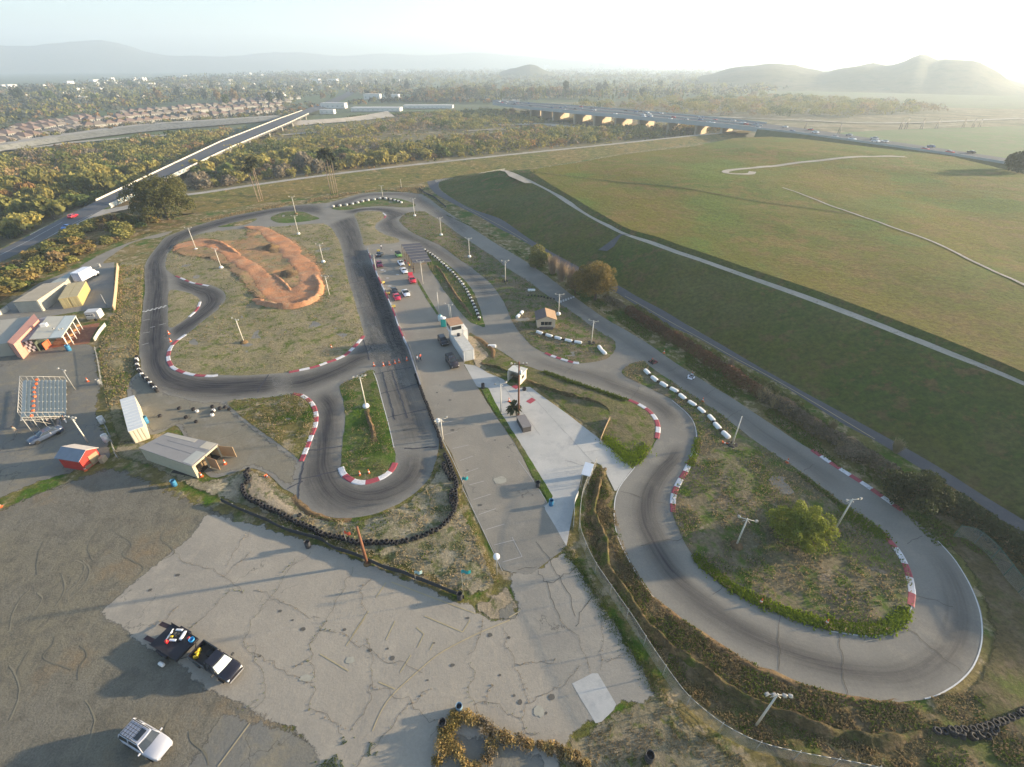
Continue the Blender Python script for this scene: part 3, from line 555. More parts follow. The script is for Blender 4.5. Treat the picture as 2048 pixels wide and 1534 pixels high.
ridge('earth_bank', [(868, 527), (885, 548), (900, 573), (915, 595), (930, 615), (945, 634)], .5, .5, G_BANK, 0)
ridge('track_shoulder', [(1275, 1160), (1302, 1193), (1363, 1245), (1424, 1285), (1487, 1326), (1557, 1356), (1607, 1376), (1661, 1392), (1735, 1405), (1811, 1410)], .5, .22, G_BANK, 0)
ridge('track_shoulder', [(585, 992), (602, 1012), (627, 1030), (665, 1040), (702, 1042)], .5, .3, G_BANK, 0)

# ---- tyre rubber laid on the racing line, as thin dark sheets on the asphalt
def rubber_mat(name, col, dens, sx):
    m, nt, b = ntm(name); uv = N(nt, 'ShaderNodeUVMap').outputs['UV']; at = N(nt, 'ShaderNodeAttribute', attribute_name='rub').outputs['Fac']
    mp = N(nt, 'ShaderNodeMapping'); mp.inputs['Scale'].default_value = (sx, .05, 1); nt.links.new(uv, mp.inputs[0])
    mp2 = N(nt, 'ShaderNodeMapping'); mp2.inputs['Scale'].default_value = (.7, .12, 1); nt.links.new(uv, mp2.inputs[0])
    f = math_n(nt, 'MULTIPLY', ramp(nt, noise_n(nt, mp.outputs[0], 1.0, 6.0, .7), .32, .66), ramp(nt, noise_n(nt, mp2.outputs[0], 1.0, 3.0), .15, .6))
    f = math_n(nt, 'ADD', math_n(nt, 'MULTIPLY', f, .6), .4)
    f = math_n(nt, 'MULTIPLY', math_n(nt, 'MULTIPLY', f, at), dens)
    b.inputs['Base Color'].default_value = (*col, 1); b.inputs['Roughness'].default_value = .7; nt.links.new(f, b.inputs['Alpha'])
    b.inputs['Specular IOR Level'].default_value = .2
    return m
RUB = rubber_mat('rubber_laid', (.030, .029, .038), 1.05, 2.6)
DUST = rubber_mat('light_dust', (.30, .27, .215), .65, 1.2)
def rubber(L, Rr, c0, c1, w, k0=1.0, k1=1.0, mat=None, z=.013, fade=(6, 6)):
    a = resample(line(L, z), .0 or 120); b = resample(line(Rr, z), 120); M_ = 14; vs = []; uvs = []; rub = []; s = 0; fs = []
    tot = sum(((a[i] + b[i]) / 2 - (a[i - 1] + b[i - 1]) / 2).length for i in range(1, len(a)))
    for i in range(len(a)):
        if i: s += ((a[i] + b[i]) / 2 - (a[i - 1] + b[i - 1]) / 2).length
        t = i / (len(a) - 1); wd = (b[i] - a[i]).length; c = c0 + (c1 - c0) * t if not callable(c0) else c0(t)
        e = min(1, s / fade[0], (tot - s) / fade[1]); e = e * e * (3 - 2 * e)
        for k in range(M_ + 1):
            u = k / M_; vs.append(tuple(a[i].lerp(b[i], u))); uvs.append((u * wd, s))
            rub.append((k0 + (k1 - k0) * t) * max(0, e) * math.exp(-((u - c) / w) ** 2) * min(1, u * 12, (1 - u) * 12))
    n = M_ + 1
    for i in range(len(a) - 1):
        for k in range(M_): fs.append((i * n + k, i * n + k + 1, (i + 1) * n + k + 1, (i + 1) * n + k))
    me = bpy.data.meshes.new('tyre_marks'); me.from_pydata(vs, [], fs); me.materials.append(mat or RUB)
    at = me.attributes.new('rub', 'FLOAT', 'POINT'); at.data.foreach_set('value', rub)
    ul = me.uv_layers.new(name='UVMap')
    for l in me.loops: ul.data[l.index].uv = uvs[l.vertex_index]
    if sum(p.normal.z for p in me.polygons) < 0: me.flip_normals()
    return tag(link('tyre_marks', me), kind='structure')
LO = [(652, 406), (615, 408), (576, 412), (517, 422), (459, 433), (400, 449), (362, 462), (332, 474), (317, 490), (305, 505), (293, 523), (289, 541), (290, 576), (287, 605), (284, 635), (280, 664), (278, 690), (280, 709), (284, 734), (293, 754), (313, 778), (350, 790), (400, 799), (455, 799), (488, 797), (537, 793), (586, 786)]
LI = [(655, 436), (625, 429), (576, 423), (520, 434), (470, 446), (410, 463), (370, 481), (350, 494), (340, 502), (335, 512), (331, 522), (331, 535), (338, 560), (337, 600), (336, 640), (340, 660), (343, 675), (340, 690), (336, 712), (338, 724), (352, 738), (370, 746), (400, 753), (435, 752), (478, 752), (537, 749), (582, 745)]
rubber(LO, LI, .45, .55, .42, .75, .95)
rubber([(335, 545), (364, 557), (400, 568), (420, 571), (436, 577), (451, 590), (447, 605), (439, 615), (420, 632), (400, 647), (371, 671), (345, 692)], [(336, 590), (355, 582), (375, 585), (387, 591), (397, 597), (399, 603), (396, 613), (390, 622), (383, 629), (362, 645), (345, 655), (322, 672)], .45, .5, .42, .8, .9)
rubber([(555, 792), (603, 790), (655, 772), (715, 742), (760, 728), (822, 716)], [(537, 749), (582, 745), (635, 733), (693, 710), (727, 673), (735, 640)], .5, .5, .32, .9, .6)
rubber([(652, 447), (674, 474), (684, 501), (690, 529), (697, 562), (705, 587), (713, 615), (721, 642), (727, 672), (748, 742), (760, 787), (773, 832), (785, 887), (791, 912)], [(709, 427), (718, 454), (729, 489), (740, 525), (754, 556), (768, 585), (782, 620), (800, 665), (820, 708), (834, 750), (846, 781), (861, 820), (873, 851), (877, 890)], .55, .5, .45, .75, .45)
rubber([(697, 520), (705, 575), (718, 625), (732, 690), (760, 770)], [(740, 520), (765, 575), (787, 630), (812, 690), (842, 770)], .82, .85, .30, 1.15, .8, fade=(14, 20))
rubber([(791, 890), (791, 915), (790, 927), (782, 942), (765, 955), (742, 962.5), (727, 965.5), (710, 964), (695, 956), (686, 947), (682, 937), (683.6, 895), (689.5, 856), (689.5, 826), (683, 790), (660, 770)], [(877, 890), (873, 918), (862, 950), (840, 977), (810, 1000), (777, 1017), (740, 1030), (702, 1036), (665, 1034), (627, 1025), (605, 1007), (592, 985), (606, 925), (625, 873), (634, 832), (610, 790)], .5, .55, .33, .6, .8)
rubber([(668, 425), (690, 421), (720, 416), (765, 414), (800, 418), (820, 424), (805, 430), (797, 441), (817, 461), (856, 480), (899, 504), (940, 533), (980, 566), (1005, 600)], [(707, 432), (725, 423), (745, 421), (765, 424), (771, 432), (765, 440), (755, 448), (753, 456), (775, 471), (820, 485), (870, 513), (907, 539), (939, 572), (958, 611)], .5, .5, .35, .9, .2)
rubber([(652, 406), (687, 397), (724, 387), (762, 384), (799, 384), (837, 387), (854, 395), (888, 419), (915, 437), (954, 462)], [(655, 425), (690, 412), (724, 396), (762, 393), (790, 392), (815, 400), (832, 411), (856, 427), (886, 446), (925, 474)], .5, .5, .35, .6, .3)
rubber([(1300, 880), (1284, 921), (1265, 937), (1242, 967), (1231, 992), (1227, 1020), (1229, 1050), (1237, 1080), (1255, 1117), (1275, 1152), (1300, 1188), (1337, 1223), (1391, 1263), (1452, 1301), (1518, 1335), (1605, 1370), (1700, 1394), (1811, 1404), (1873, 1393), (1933, 1352), (1963, 1296), (1963, 1228), (1932, 1152), (1875, 1080)], [(1395, 880), (1382, 922), (1370, 945), (1357, 965), (1347, 985), (1344, 1005), (1345, 1025), (1352, 1045), (1362, 1070), (1375, 1095), (1400, 1133), (1425, 1155), (1463, 1184), (1511, 1209), (1558, 1228), (1622, 1251), (1669, 1263), (1735, 1271), (1783, 1262), (1809, 1241), (1823, 1209), (1824, 1181), (1796, 1102), (1761, 1062)], .62, .25, .20, .75, .4)
rubber([(1100, 600), (1160, 637), (1210, 673), (1290, 724), (1360, 775), (1452, 837), (1508, 880), (1606, 946), (1691, 1010)], [(1137, 585), (1190, 622), (1247, 658), (1331, 712), (1393, 753), (1500, 820), (1550, 853), (1650, 917), (1735, 972)], .5, .4, .25, .2, .35)
rubber([(1014, 712), (1072, 739), (1139, 760), (1198, 780), (1258, 800), (1294, 818), (1315, 842), (1318, 860)], [(1063, 692), (1111, 713), (1160, 728), (1230, 738), (1266, 762), (1321, 788), (1364, 817), (1393, 862)], .5, .45, .25, .2, .6)
rubber([(330, 790), (400, 803), (480, 803)], [(320, 770), (395, 785), (480, 790)], .3, .5, .4, .8, .5, DUST, .0165, (4, 4))
# ---- painted kerbs
K_RED = plain('kerb_red', (.33, .06, .075), .7, var=.45, scale=2.5); K_WHITE = plain('kerb_white', (.62, .60, .60), .7, var=.35, scale=2.5)
def kerb(px, n, label, w=.85, first=0, group='red and white kerbs'):
    c = line(px, 0.0, .4); L = len(c); b = MB()
    for i in range(L - 1):
        t0 = (c[min(i + 1, L - 1)] - c[max(i - 1, 0)]); t1 = (c[min(i + 2, L - 1)] - c[i]); r = []
        for p, t in ((c[i], t0), (c[i + 1], t1)):
            nn = Vector((-t.y, t.x, 0)).normalized()
            r.append([p - nn * w / 2 + Vector((0, 0, .016)), p - nn * w * .35 + Vector((0, 0, .075)), p + nn * w * .35 + Vector((0, 0, .095)), p + nn * w / 2 + Vector((0, 0, .016))])
        k = (int(i / (L - 1) * n) + first) % 2
        b.loft(r, k, cap=False, closed=False)
    o = b.build('kerb', [K_RED, K_WHITE]); tag(o, label, 'kerb', group)
kerb([(372, 669), (352, 683), (342, 695), (337, 709), (337.5, 721), (345, 734), (362, 743), (383, 749), (400, 751), (424, 752), (436, 750)], 11, 'red and white kerb round the lower left corner of the large infield', first=1)
kerb([(578, 744.5), (611, 738), (635, 732), (654, 725), (674, 718), (693, 708), (713, 689), (727, 672)], 11, 'red and white kerb curving up the lower right edge of the large infield')
kerb([(586, 788), (603, 791), (619, 802), (628, 815), (632, 832), (630, 852), (622, 873), (614, 895), (602, 923)], 13, 'red and white kerb bowed along the right edge of the grass wedge')
kerb([(682, 935), (686, 946), (695, 955), (710, 963), (727, 965), (743, 962), (765, 954), (782, 941), (790, 926)], 6, 'thick red and white kerb round the tip of the hairpin island', 1.0, 1)
kerb([(1091, 706), (1105, 712), (1125, 718.5), (1147, 725), (1158, 726)], 6, 'red and white kerb below the beige hut along its island')
kerb([(1258, 800), (1276, 808), (1294, 819), (1307, 832), (1314, 845), (1316, 860), (1313, 877)], 7, 'red and white kerb round the right end of the grass beside the pale slab')
kerb([(1391, 902), (1382, 922), (1370, 945), (1358, 965), (1349, 985), (1346, 1005), (1347, 1025)], 8, 'red and white kerb on the left rim of the big tree island', first=1)
kerb([(1624, 900), (1676, 935), (1726, 966.5), (1770, 997), (1804, 1021)], 9, 'red and white kerb on the outer side of the long straight')
kerb([(1763, 1065), (1795, 1102), (1814, 1140), (1823, 1181), (1820, 1211)], 5, 'long red and white kerb on the right rim of the big tree island', .85)
kerb([(352, 552), (364, 557), (383, 565), (402, 569), (418, 572)], 6, 'short faded kerb at the upper left bend beside the dirt course', .7)
kerb([(400, 604), (396, 615), (388, 625), (378, 634)], 3, 'small kerb on the right side of the little triangular island', .7, 1)
kerb([(766, 426), (771, 431), (768, 437)], 2, 'tiny kerb at the top of the keyhole shaped island', .7, 1)
# ---- painted lines, joints and cracks
P_WHITE = plain('line_white', (.58, .57, .54), .8, var=.3, scale=1.5); P_YEL = plain('line_yellow', (.40, .32, .19), .8, var=.3, scale=1.5); P_FYEL = plain('faded_yellow', (.38, .31, .18), .85, var=.25, scale=1.5)
P_CR = plain('crack_dark', (.06, .055, .05), .9, var=.3); P_SEAL = plain('tar_seal', (.055, .055, .065), .8, var=.3)
def strips(name, items, mat, z, w, jit=0.0, smooth=False):
    b = MB()
    for j, it in enumerate(items):
        ww = w
        p = line(it, z, .5 if jit or smooth else None, smooth)
        if jit: p = [q + Vector((noise.noise(q * .9 + Vector((j, 0, 3))), noise.noise(q * .9 + Vector((9, j, 1))), 0)) * jit + Vector((noise.noise(q * 3.3), noise.noise(q * 3.3 + Vector((4, 4, 4))), 0)) * jit * .5 for q in p]
        zz = z + (j % 5) * .0006
        for q in p: q.z = zz
        wv = [ww * (1 + (.7 * noise.noise(q * 1.3) if jit else 0)) / 2 for q in p]
        a = []; c = []
        for i, q in enumerate(p):
            t = p[min(i + 1, len(p) - 1)] - p[max(i - 1, 0)]; nn = Vector((-t.y, t.x, 0)).normalized(); a.append(q + nn * wv[i]); c.append(q - nn * wv[i])
        for i in range(len(p) - 1): b.quad(a[i], a[i + 1], c[i + 1], c[i])
    return tag(b.build(name, mat), kind='structure')
strips('edge_line', [[(1270, 934), (1243, 968), (1232, 992), (1228.5, 1020), (1230, 1050), (1238, 1080), (1256, 1117), (1276, 1152), (1301, 1187), (1338, 1222), (1361, 1239), (1391, 1262)], [(1876, 1082), (1906, 1115), (1931, 1153), (1949, 1190), (1961, 1228), (1964.5, 1265), (1961, 1296), (1949, 1328), (1932, 1351), (1907, 1372), (1873, 1391), (1850, 1397)],
  [(1344, 800.5), (1364, 817), (1378, 831), (1387, 844), (1392, 861), (1393, 880)], [(1660, 1262), (1720, 1271), (1757, 1271), (1785, 1262), (1811, 1240), (1826, 1205), (1826, 1170)], [(746, 742), (754, 762), (764, 800), (777, 848), (788, 895)]], P_WHITE, .030, .12, 0, True)
strips('pit_marking', [[(905, 897), (937, 890)], [(920, 921), (946, 912)], [(930, 946), (957, 936)], [(938, 970), (968, 962)], [(947, 999), (982, 988)], [(958, 1029), (992, 1017)], [(972, 1059), (1009, 1048)], [(988, 1090), (1027, 1080)], [(1005, 1124), (1044, 1113)], [(1044, 1113), (1024, 1074)], [(1037, 921), (1068, 963)], [(1078, 978), (1094, 1005)], [(1094, 1005), (1087, 1013)], [(888, 870), (915, 862)], [(878, 850), (905, 842)], [(925, 975), (1005, 1142)]], plain('line_faint', (.36, .34, .31), .85, var=.2), .022, .10)
strips('lane_marking', [[(745, 1462), (762, 1423), (785.6, 1389), (839, 1339.6), (882, 1305), (946.7, 1271), (1000, 1248), (1020, 1240)], [(1018, 1235), (1040, 1222)], [(500, 1446), (436, 1533)]], P_YEL, .030, .12, 0, True)
strips('bay_marking', [[(772, 1165), (752, 1195)], [(737, 1222), (705, 1270)], [(790, 1242), (772, 1280)], [(783, 1164), (951, 1227)], [(849, 1232), (925, 1264)], [(925, 1264), (940, 1240)], [(730, 1235), (692, 1292)], [(833, 1255), (848, 1268), (835, 1295)], [(640, 1308), (697, 1342)], [(757, 1364), (790, 1378)], [(800, 1345), (822, 1310)], [(860, 1300), (868, 1283)]], P_FYEL, .026, .12)
strips('road_marking', [[(-20, 538), (60, 496), (125, 458), (185, 428)], [(0, 510), (60, 480), (125, 444)]], P_WHITE, .045, .14)
strips('road_edge_line', [[(925, 412), (960, 430), (1000, 451), (1055, 483)], [(1250, 592), (1293, 616), (1345, 646), (1400, 676), (1460, 710), (1530, 748), (1600, 788), (1690, 842), (1750, 878)]], P_FYEL, .040, .18, 0, True)
# starting grid chequer lines
def chequer(a, b, name):
    A0, B0 = G(*a, .026), G(*b, .026); d = (B0 - A0); n = int(d.length / .45); t = d / n; nn = Vector((-t.y, t.x, 0)); q = MB()
    for i in range(n):
        for r in range(2):
            if (i + r) % 2: q.quad(A0 + t * i + nn * r, A0 + t * (i + 1) + nn * r, A0 + t * (i + 1) + nn * (r + 1), A0 + t * i + nn * (r + 1))
    tag(q.build(name, P_WHITE), kind='structure')
chequer((285.6, 625), (334, 613), 'start_line'); chequer((1119, 606), (1152, 594), 'start_line')
strips('grid_marking', [[(287, 641), (300, 638)], [(286, 666), (299, 664)], [(318, 650), (331, 647)], [(283, 690), (297, 686)], [(300, 655), (310, 653)]], P_WHITE, .028, .12)
strips('tar_seam', [[(747, 749), (780, 741), (823, 735)], [(760, 787), (800, 778), (838, 767)], [(775, 835), (815, 826), (860, 817)], [(809, 897), (845, 896), (875, 893)], [(596, 1000), (600, 962), (607, 925)], [(587, 960), (640, 950), (682, 940)], [(605, 962), (575, 978)], [(765, 745), (790, 840)], [(783, 740), (815, 836)], [(614, 902), (684, 892)], [(514, 785), (537, 749)], [(727, 680), (739, 720)], [(708, 618), (748, 612)], [(697, 567), (742, 557)], [(690, 513), (733, 508)]], P_SEAL, .027, .22, .2)
strips('pavement_crack', [[(1260, 800), (1272, 785), (1281, 772)], [(1393, 925), (1370, 945)], [(1558, 1232), (1562, 1290), (1560, 1345)], [(1672, 1266), (1685, 1300), (1688, 1350), (1697, 1390)], [(1805, 1246), (1840, 1278), (1900, 1325), (1925, 1345)], [(1825, 1192), (1870, 1202), (1905, 1212)], [(1813, 1086), (1843, 1070)], [(1608, 942), (1630, 929)], [(1457, 834), (1482, 818)], [(1412, 790), (1430, 777)], [(1334, 744), (1360, 733)], [(1240, 980), (1300, 1000), (1344, 1010)], [(1425, 1190), (1462, 1160)], [(1280, 1090), (1330, 1080), (1372, 1078)], [(1130, 745), (1148, 728)], [(1193, 652), (1225, 645)],
  [(1075, 1085), (1100, 1120), (1115, 1150), (1140, 1190), (1150, 1230)], [(1075, 1140), (1090, 1165), (1085, 1165)], [(1090, 1165), (1120, 1155), (1150, 1135)], [(1090, 1165), (1105, 1200), (1120, 1240)], [(1035, 1139), (1075, 1135)], [(1190, 1195), (1165, 1215), (1150, 1250)]], plain('crack_soft', (.10, .09, .075), .95, var=.4), .031, .065, .4)
CR = [[(345, 1106), (355, 1113), (370, 1125), (415, 1135), (440, 1150), (446, 1153), (460, 1165), (485, 1185)], [(446, 1152), (480, 1125), (500, 1105)], [(460, 1180), (440, 1200), (400, 1240), (375, 1262)], [(460, 1180), (478, 1182), (487, 1183)],
  [(512, 1048), (480, 1085), (465, 1110), (455, 1130)], [(620, 1105), (585, 1130), (565, 1155), (545, 1190), (510, 1230), (486, 1285)], [(510, 1178), (540, 1190), (580, 1212), (620, 1232), (640, 1238)], [(706, 1136), (690, 1170), (665, 1210), (655, 1240), (625, 1285)],
  [(655, 1240), (640, 1255), (620, 1290), (625, 1310), (615, 1322)], [(640, 1262), (656, 1258), (668, 1264)], [(486, 1285), (500, 1300), (520, 1335), (530, 1350), (525, 1370), (528, 1390), (515, 1405), (500, 1425)], [(498, 1288), (510, 1292), (516, 1310), (560, 1335), (620, 1370)], [(460, 1410), (485, 1420), (505, 1402), (515, 1400)],
  [(615, 1322), (600, 1330), (592, 1332)], [(616, 1322), (628, 1350), (628, 1380), (618, 1420)], [(618, 1418), (660, 1440), (690, 1458)], [(735, 1278), (745, 1340), (742, 1370), (740, 1400), (720, 1440), (705, 1460)], [(680, 1262), (720, 1290), (760, 1310), (800, 1330), (850, 1340)], [(742, 1370), (790, 1390), (820, 1408), (850, 1430), (880, 1445)], [(820, 1408), (790, 1445), (750, 1490), (710, 1530)],
  [(825, 1405), (862, 1378)], [(966, 1235), (960, 1270), (945, 1300), (940, 1312)], [(935, 1320), (950, 1345), (935, 1380), (945, 1410), (960, 1435), (955, 1440)], [(948, 1402), (985, 1410), (1020, 1425), (1045, 1438), (1055, 1462), (1080, 1470)], [(1045, 1435), (1055, 1405), (1090, 1388), (1120, 1372), (1140, 1350), (1160, 1330)], [(1005, 1250), (1015, 1290), (1030, 1330), (1050, 1365), (1060, 1400)], [(984, 1370), (969, 1405)],
  [(1195, 1180), (1202, 1230), (1205, 1290), (1200, 1340)], [(1205, 1320), (1240, 1315), (1262, 1302)], [(1120, 1240), (1150, 1270), (1170, 1310), (1180, 1345)], [(1030, 1330), (1070, 1325), (1110, 1320)], [(590, 1120), (560, 1150)], [(740, 1160), (720, 1180), (730, 1230)], [(355, 1215), (330, 1235), (300, 1255)]]
strips('lot_crack', CR, plain('crack_brown', (.165, .14, .11), .95, var=.5, scale=2), .032, .036, .55)
strips('slab_joint', [[(1130, 920), (1178, 935)], [(1165, 905), (1200, 900)], [(985, 744), (1080, 870)], [(1045, 772), (1200, 940)]], plain('joint', (.25, .24, .22), .9), .030, .05, .1)
strips('red_panel', [[(1056, 805), (1068, 797.5)], [(1027, 771), (1036, 776)]], plain('faded_red', (.36, .06, .08), .8, var=.25), .030, 1.1)
strips('skid_mark', [[(60, 1180), (40, 1200), (25, 1230), (20, 1260)], [(75, 1185), (85, 1200), (60, 1235), (40, 1250)], [(150, 1120), (170, 1130), (160, 1160), (130, 1190)], [(165, 1120), (180, 1140), (165, 1175), (135, 1200)], [(125, 1150), (130, 1180), (110, 1215)], [(0, 1045), (70, 1010), (140, 965)], [(170, 1400), (190, 1440), (170, 1500)], [(20, 1330), (40, 1380), (20, 1440)]], plain('track_in_gravel', (.205, .18, .125), .95, var=.3), .006, .14, .08, True)

# stains, patches and spilled powder on the paving
def blots(name, items, mat, z):
    b = MB()
    for j, (x, y, r) in enumerate(items):
        c = G(x, y, z + (j % 7) * .0004); n = 14; a0 = rnd.uniform(0, 6); el = rnd.uniform(.5, 1)
        b.add([c + Vector((math.cos(k * 6.283 / n) * r, math.sin(k * 6.283 / n) * r * el, 0)) * (1 + .35 * noise.noise(Vector((k * .9, j, a0)))) for k in range(n)], [tuple(range(n))])
    return tag(b.build(name, mat), kind='structure')
ST = [(560, 1222), (585, 1240), (606, 1258), (520, 1312), (740, 1300), (689, 1259), (775, 1297), (785, 1316), (868, 1286), (935, 1236), (1105, 1390), (1028, 1391), (1040, 1404), (1103, 1394), (1092, 1426), (1018, 1275), (980, 1270), (810, 860), (900, 800), (874, 785), (905, 860), (1018, 913), (960, 1010), (935, 940), (1065, 990), (880, 770), (990, 880), (488, 850), (520, 872), (470, 832), (355, 1150), (300, 1180), (905, 1330), (855, 1360), (1000, 1350)]
blots('oil_stain', [(x, y, rnd.uniform(.12, .38)) for x, y in ST], plain('oil_dark', (.10, .09, .075), .7, var=.3), .0335)
blots('light_patch', [(613, 1356, .7), (700, 1320, .5), (1078, 1422, .5), (905, 985, .8), (1000, 960, 1.0)], plain('patch_pale', (.33, .31, .25), .9, var=.3), .0340)
blots('powder_patch', [(764, 540, .55), (770, 542, .35), (775, 556, .45), (779, 572, .6), (784, 577, .5), (795, 549, .5), (757, 516, .4), (783, 500, .4)], plain('powder_white', (.55, .54, .52), .95), .0345)
strips('skid_mark', [[(x, y), (x + rnd.uniform(-15, 15), y + 20), (x + rnd.uniform(-30, 30), y + 45), (x + rnd.uniform(-50, 50), y + 70)] for x, y in ((200, 1050), (240, 1040), (90, 1080), (110, 1270), (160, 1290), (60, 1300), (330, 1060), (260, 1090), (340, 1440), (380, 1460))], plain('rut_in_gravel', (.155, .138, .098), .95, var=.3), .008, .14, .08, True)
# ================================================================ SITE OBJECTS
M_POLE = plain('pole_white', (.62, .58, .50), .6, var=.12, scale=3); M_POLE2 = plain('pole_wood', (.20, .085, .045), .8, var=.25, scale=4)
M_GREY = plain('weathered_grey', (.30, .30, .29), .6, var=.2); M_DARK = plain('dark_metal', (.05, .05, .055), .5, var=.2); M_WHITE = plain('white_paint', (.74, .73, .70), .6, var=.12, scale=2)
M_BLACK = plain('tyre_black', (.022, .02, .022), .8, var=.3, objvar=.3); M_RUBW = plain('painted_tyre_white', (.68, .66, .62), .75, var=.25, scale=4, objvar=.15)
M_ORG = plain('cone_orange', (.72, .14, .04), .6, var=.15); M_GLASS = glassy('dark_glass', (.02, .025, .03)); M_LAMP = plain('lamp_glass', (.55, .50, .40), .3, var=.1)
M_WOOD = plain('timber', (.24, .17, .10), .8, var=.25, scale=3); M_CONC = plain('block_concrete', (.50, .47, .41), .85, var=.15); M_BLUE = plain('barrel_blue', (.04, .19, .34), .5, var=.2)
def light_pole(base, top, label, arms=2, r=.11, block=None, ang=None, mat=None):
    p = G(*base); h = height_of(base, top); t = thing('floodlight_pole', label, 'light pole', p, ang if ang is not None else rnd.uniform(-.5, .5), 'floodlight poles around the track')
    mat = mat or M_POLE
    MB().tube((0, 0, 0), (0, 0, h), r, r * .6, 10).build('pole', mat, t)
    if arms:
        a = MB(); a.tube((-1.0, 0, h - .15), (1.0, 0, h - .15), .045, n=6); a.tube((-.45, 0, h - .7), (0, 0, h - .2), .03, n=5); a.tube((.45, 0, h - .7), (0, 0, h - .2), .03, n=5)
        a.build('crossarm', mat, t)
        for s in ([-1, 1] if arms == 2 else [-1, -.4, .5, 1]):
            l = MB(); c = Vector((s * 1.0, -.1, h)); d = rnd.uniform(-.4, .4)
            l.box(c + Vector((0, 0, .08)), (.34, .24, .28), d, 0, .05); l.box(c + Vector((0, -.135, .07)), (.29, .03, .23), d, 1)
            l.tube(c + Vector((0, .1, -.2)), c, .03, n=5); l.build('lamp', [M_GREY, M_LAMP], t)
    if block == 'white':
        b = MB(); b.lathe([(.55, 0), (.62, .25), (.5, .62), (.2, .72)], n=10); b.build('base_block', M_WHITE, t)
    elif block == 'black':
        b = MB()
        for k in range(7):
            an = k * .9; b.lathe([(.14, -.1), (.3, -.1), (.33, 0), (.3, .1), (.14, .1)], (.62 * math.cos(an), .62 * math.sin(an), .1 + .08 * (k % 2)), 10)
        b.build('tyre_ring', M_BLACK, t)
    elif block == 'soil':
        MB().lathe([(.9, 0), (.75, .25), (.35, .5), (.05, .55)], n=12).build('soil_mound', G_BANK, t)
    return t
P_ = [((393, 500.6), (378, 455), 'leaning pale floodlight pole at the upper left bend beside the orange dirt', 2, 'white'),
 ((443, 536.5), (429.5, 497), 'floodlight pole with white foot in the grass below the orange dirt loop', 2, 'white'),
 ((597.6, 469), (588, 431), 'floodlight pole with white foot right of the top of the orange dirt', 2, 'white'),
 ((592, 428), (588, 393), 'floodlight pole standing on the lens shaped grass island', 2, 'soil'),
 ((647, 525), (637, 487), 'floodlight pole with white foot at the right edge of the infield', 2, 'white'),
 ((659, 591), (649, 552), 'floodlight pole without foot at the lower right corner of the dirt course', 2, None),
 ((488, 685), (465, 638), 'floodlight pole in the pale lower part of the large infield', 2, 'soil'),
 ((766, 397), (762, 371), 'short looking floodlight pole behind the tyre row on the top island', 2, None),
 ((829.5, 432.5), (827.5, 397), 'floodlight pole with white foot at the upper tip of the long grass island', 2, 'white'),
 ((882.5, 471), (878, 435), 'second floodlight pole with white foot down the long grass island', 2, 'white'),
 ((939, 515), (938, 476), 'third floodlight pole with white foot down the long grass island', 2, 'white'),
 ((1010.6, 563), (1010, 521), 'floodlight pole ringed with black tyres on the long grass island', 2, 'black'),
 ((1116.8, 630), (1116, 588), 'floodlight pole with white foot just behind the beige hut', 2, 'white'),
 ((1182.5, 687), (1186, 641), 'floodlight pole at the right corner of the beige hut island', 2, 'black'),
 ((732.5, 814.5), (719, 752), 'floodlight pole with white foot on the narrow hairpin island', 4, 'white'),
 ((845.7, 568), (840.4, 522), 'floodlight pole in front of the dark canopy in the paddock', 2, None),
 ((752.8, 544.7), (746, 509), 'floodlight pole beside the red car behind the pit wall', 2, None),
 ((878, 627), (874, 584), 'bare white mast behind the teal portable toilet', 0, None),
 ((899.5, 636), (897, 608), 'left of two poles behind the white control tower', 2, None),
 ((902.5, 638), (901, 613), 'thin right one of two poles behind the white control tower', 0, None),
 ((1002, 826), (999.7, 766), 'white floodlight pole on the edge of the pale concrete slab', 2, None),
 ((885.7, 878.6), (882.8, 838), 'floodlight pole by the round white disc at the end of the pit wall', 2, None),
 ((1464, 890), (1488, 833), 'bare white mast in a tyre ring at the end of the white barrier row', 0, 'black'),
 ((1472, 1092), (1495, 1037), 'floodlight pole with lit orange lamps left of the round tree', 2, 'soil'),
 ((1668, 1062), (1698, 998), 'floodlight pole right of the round tree near the long straight', 2, 'soil'),
 ((1512, 1451), (1559, 1388), 'white floodlight pole in the brush below the big loop', 4, None),
 ((176, 885), (140, 834), 'white floodlight pole behind the red shed', 4, None),
 ((150, 779), (127, 739), 'dark thin floodlight pole between bleachers and verge', 2, None),
 ((135, 687.5), (118, 657), 'white floodlight pole in front of the canopy building', 2, None),
 ((215, 615), (196.6, 588), 'thin dark pole at the lower corner of the storage yard', 0, None),
 ((803, 376), (802, 358), 'small dark footed pole on the levee side of the top bend', 0, 'black')]
for i, (b_, t_, lab, ar, bl) in enumerate(P_):
    light_pole(b_, t_, lab, ar, block=bl, mat=M_GREY if i in (27, 29) else None, r=.09 if i in (19, 27, 29) else .12)
# orange faces of the left infield lamps
# --- timber poles
t = thing('utility_pole', 'tall dark utility pole with crossarm on the pale slab', 'utility pole', G(1037, 832.6), .1)
h = height_of((1037, 832.6), (1036.3, 724)); MB().tube((0, 0, 0), (0, 0, h), .19, .12, 12).build('pole', M_POLE2, t)
a = MB(); a.box((0, 0, h - .5), (2.8, .12, .14)); a.tube((-.7, .05, h - .5), (0, .05, h - 1.2), .03, n=5); a.tube((.7, .05, h - .5), (0, .05, h - 1.2), .03, n=5); a.build('crossarm', M_WOOD, t)
for x in (-1.3, -.7, .7, 1.3): MB().lathe([(.05, 0), (.08, .06), (.04, .12), (.07, .2)], (x, 0, h - .43), 8).build('insulator', M_WHITE, t)
MB().lathe([(.0, 0), (.22, .02), (.24, .75), (.1, .85)], (.3, 0, h - 2.5), 12).build('transformer', M_WHITE, t)
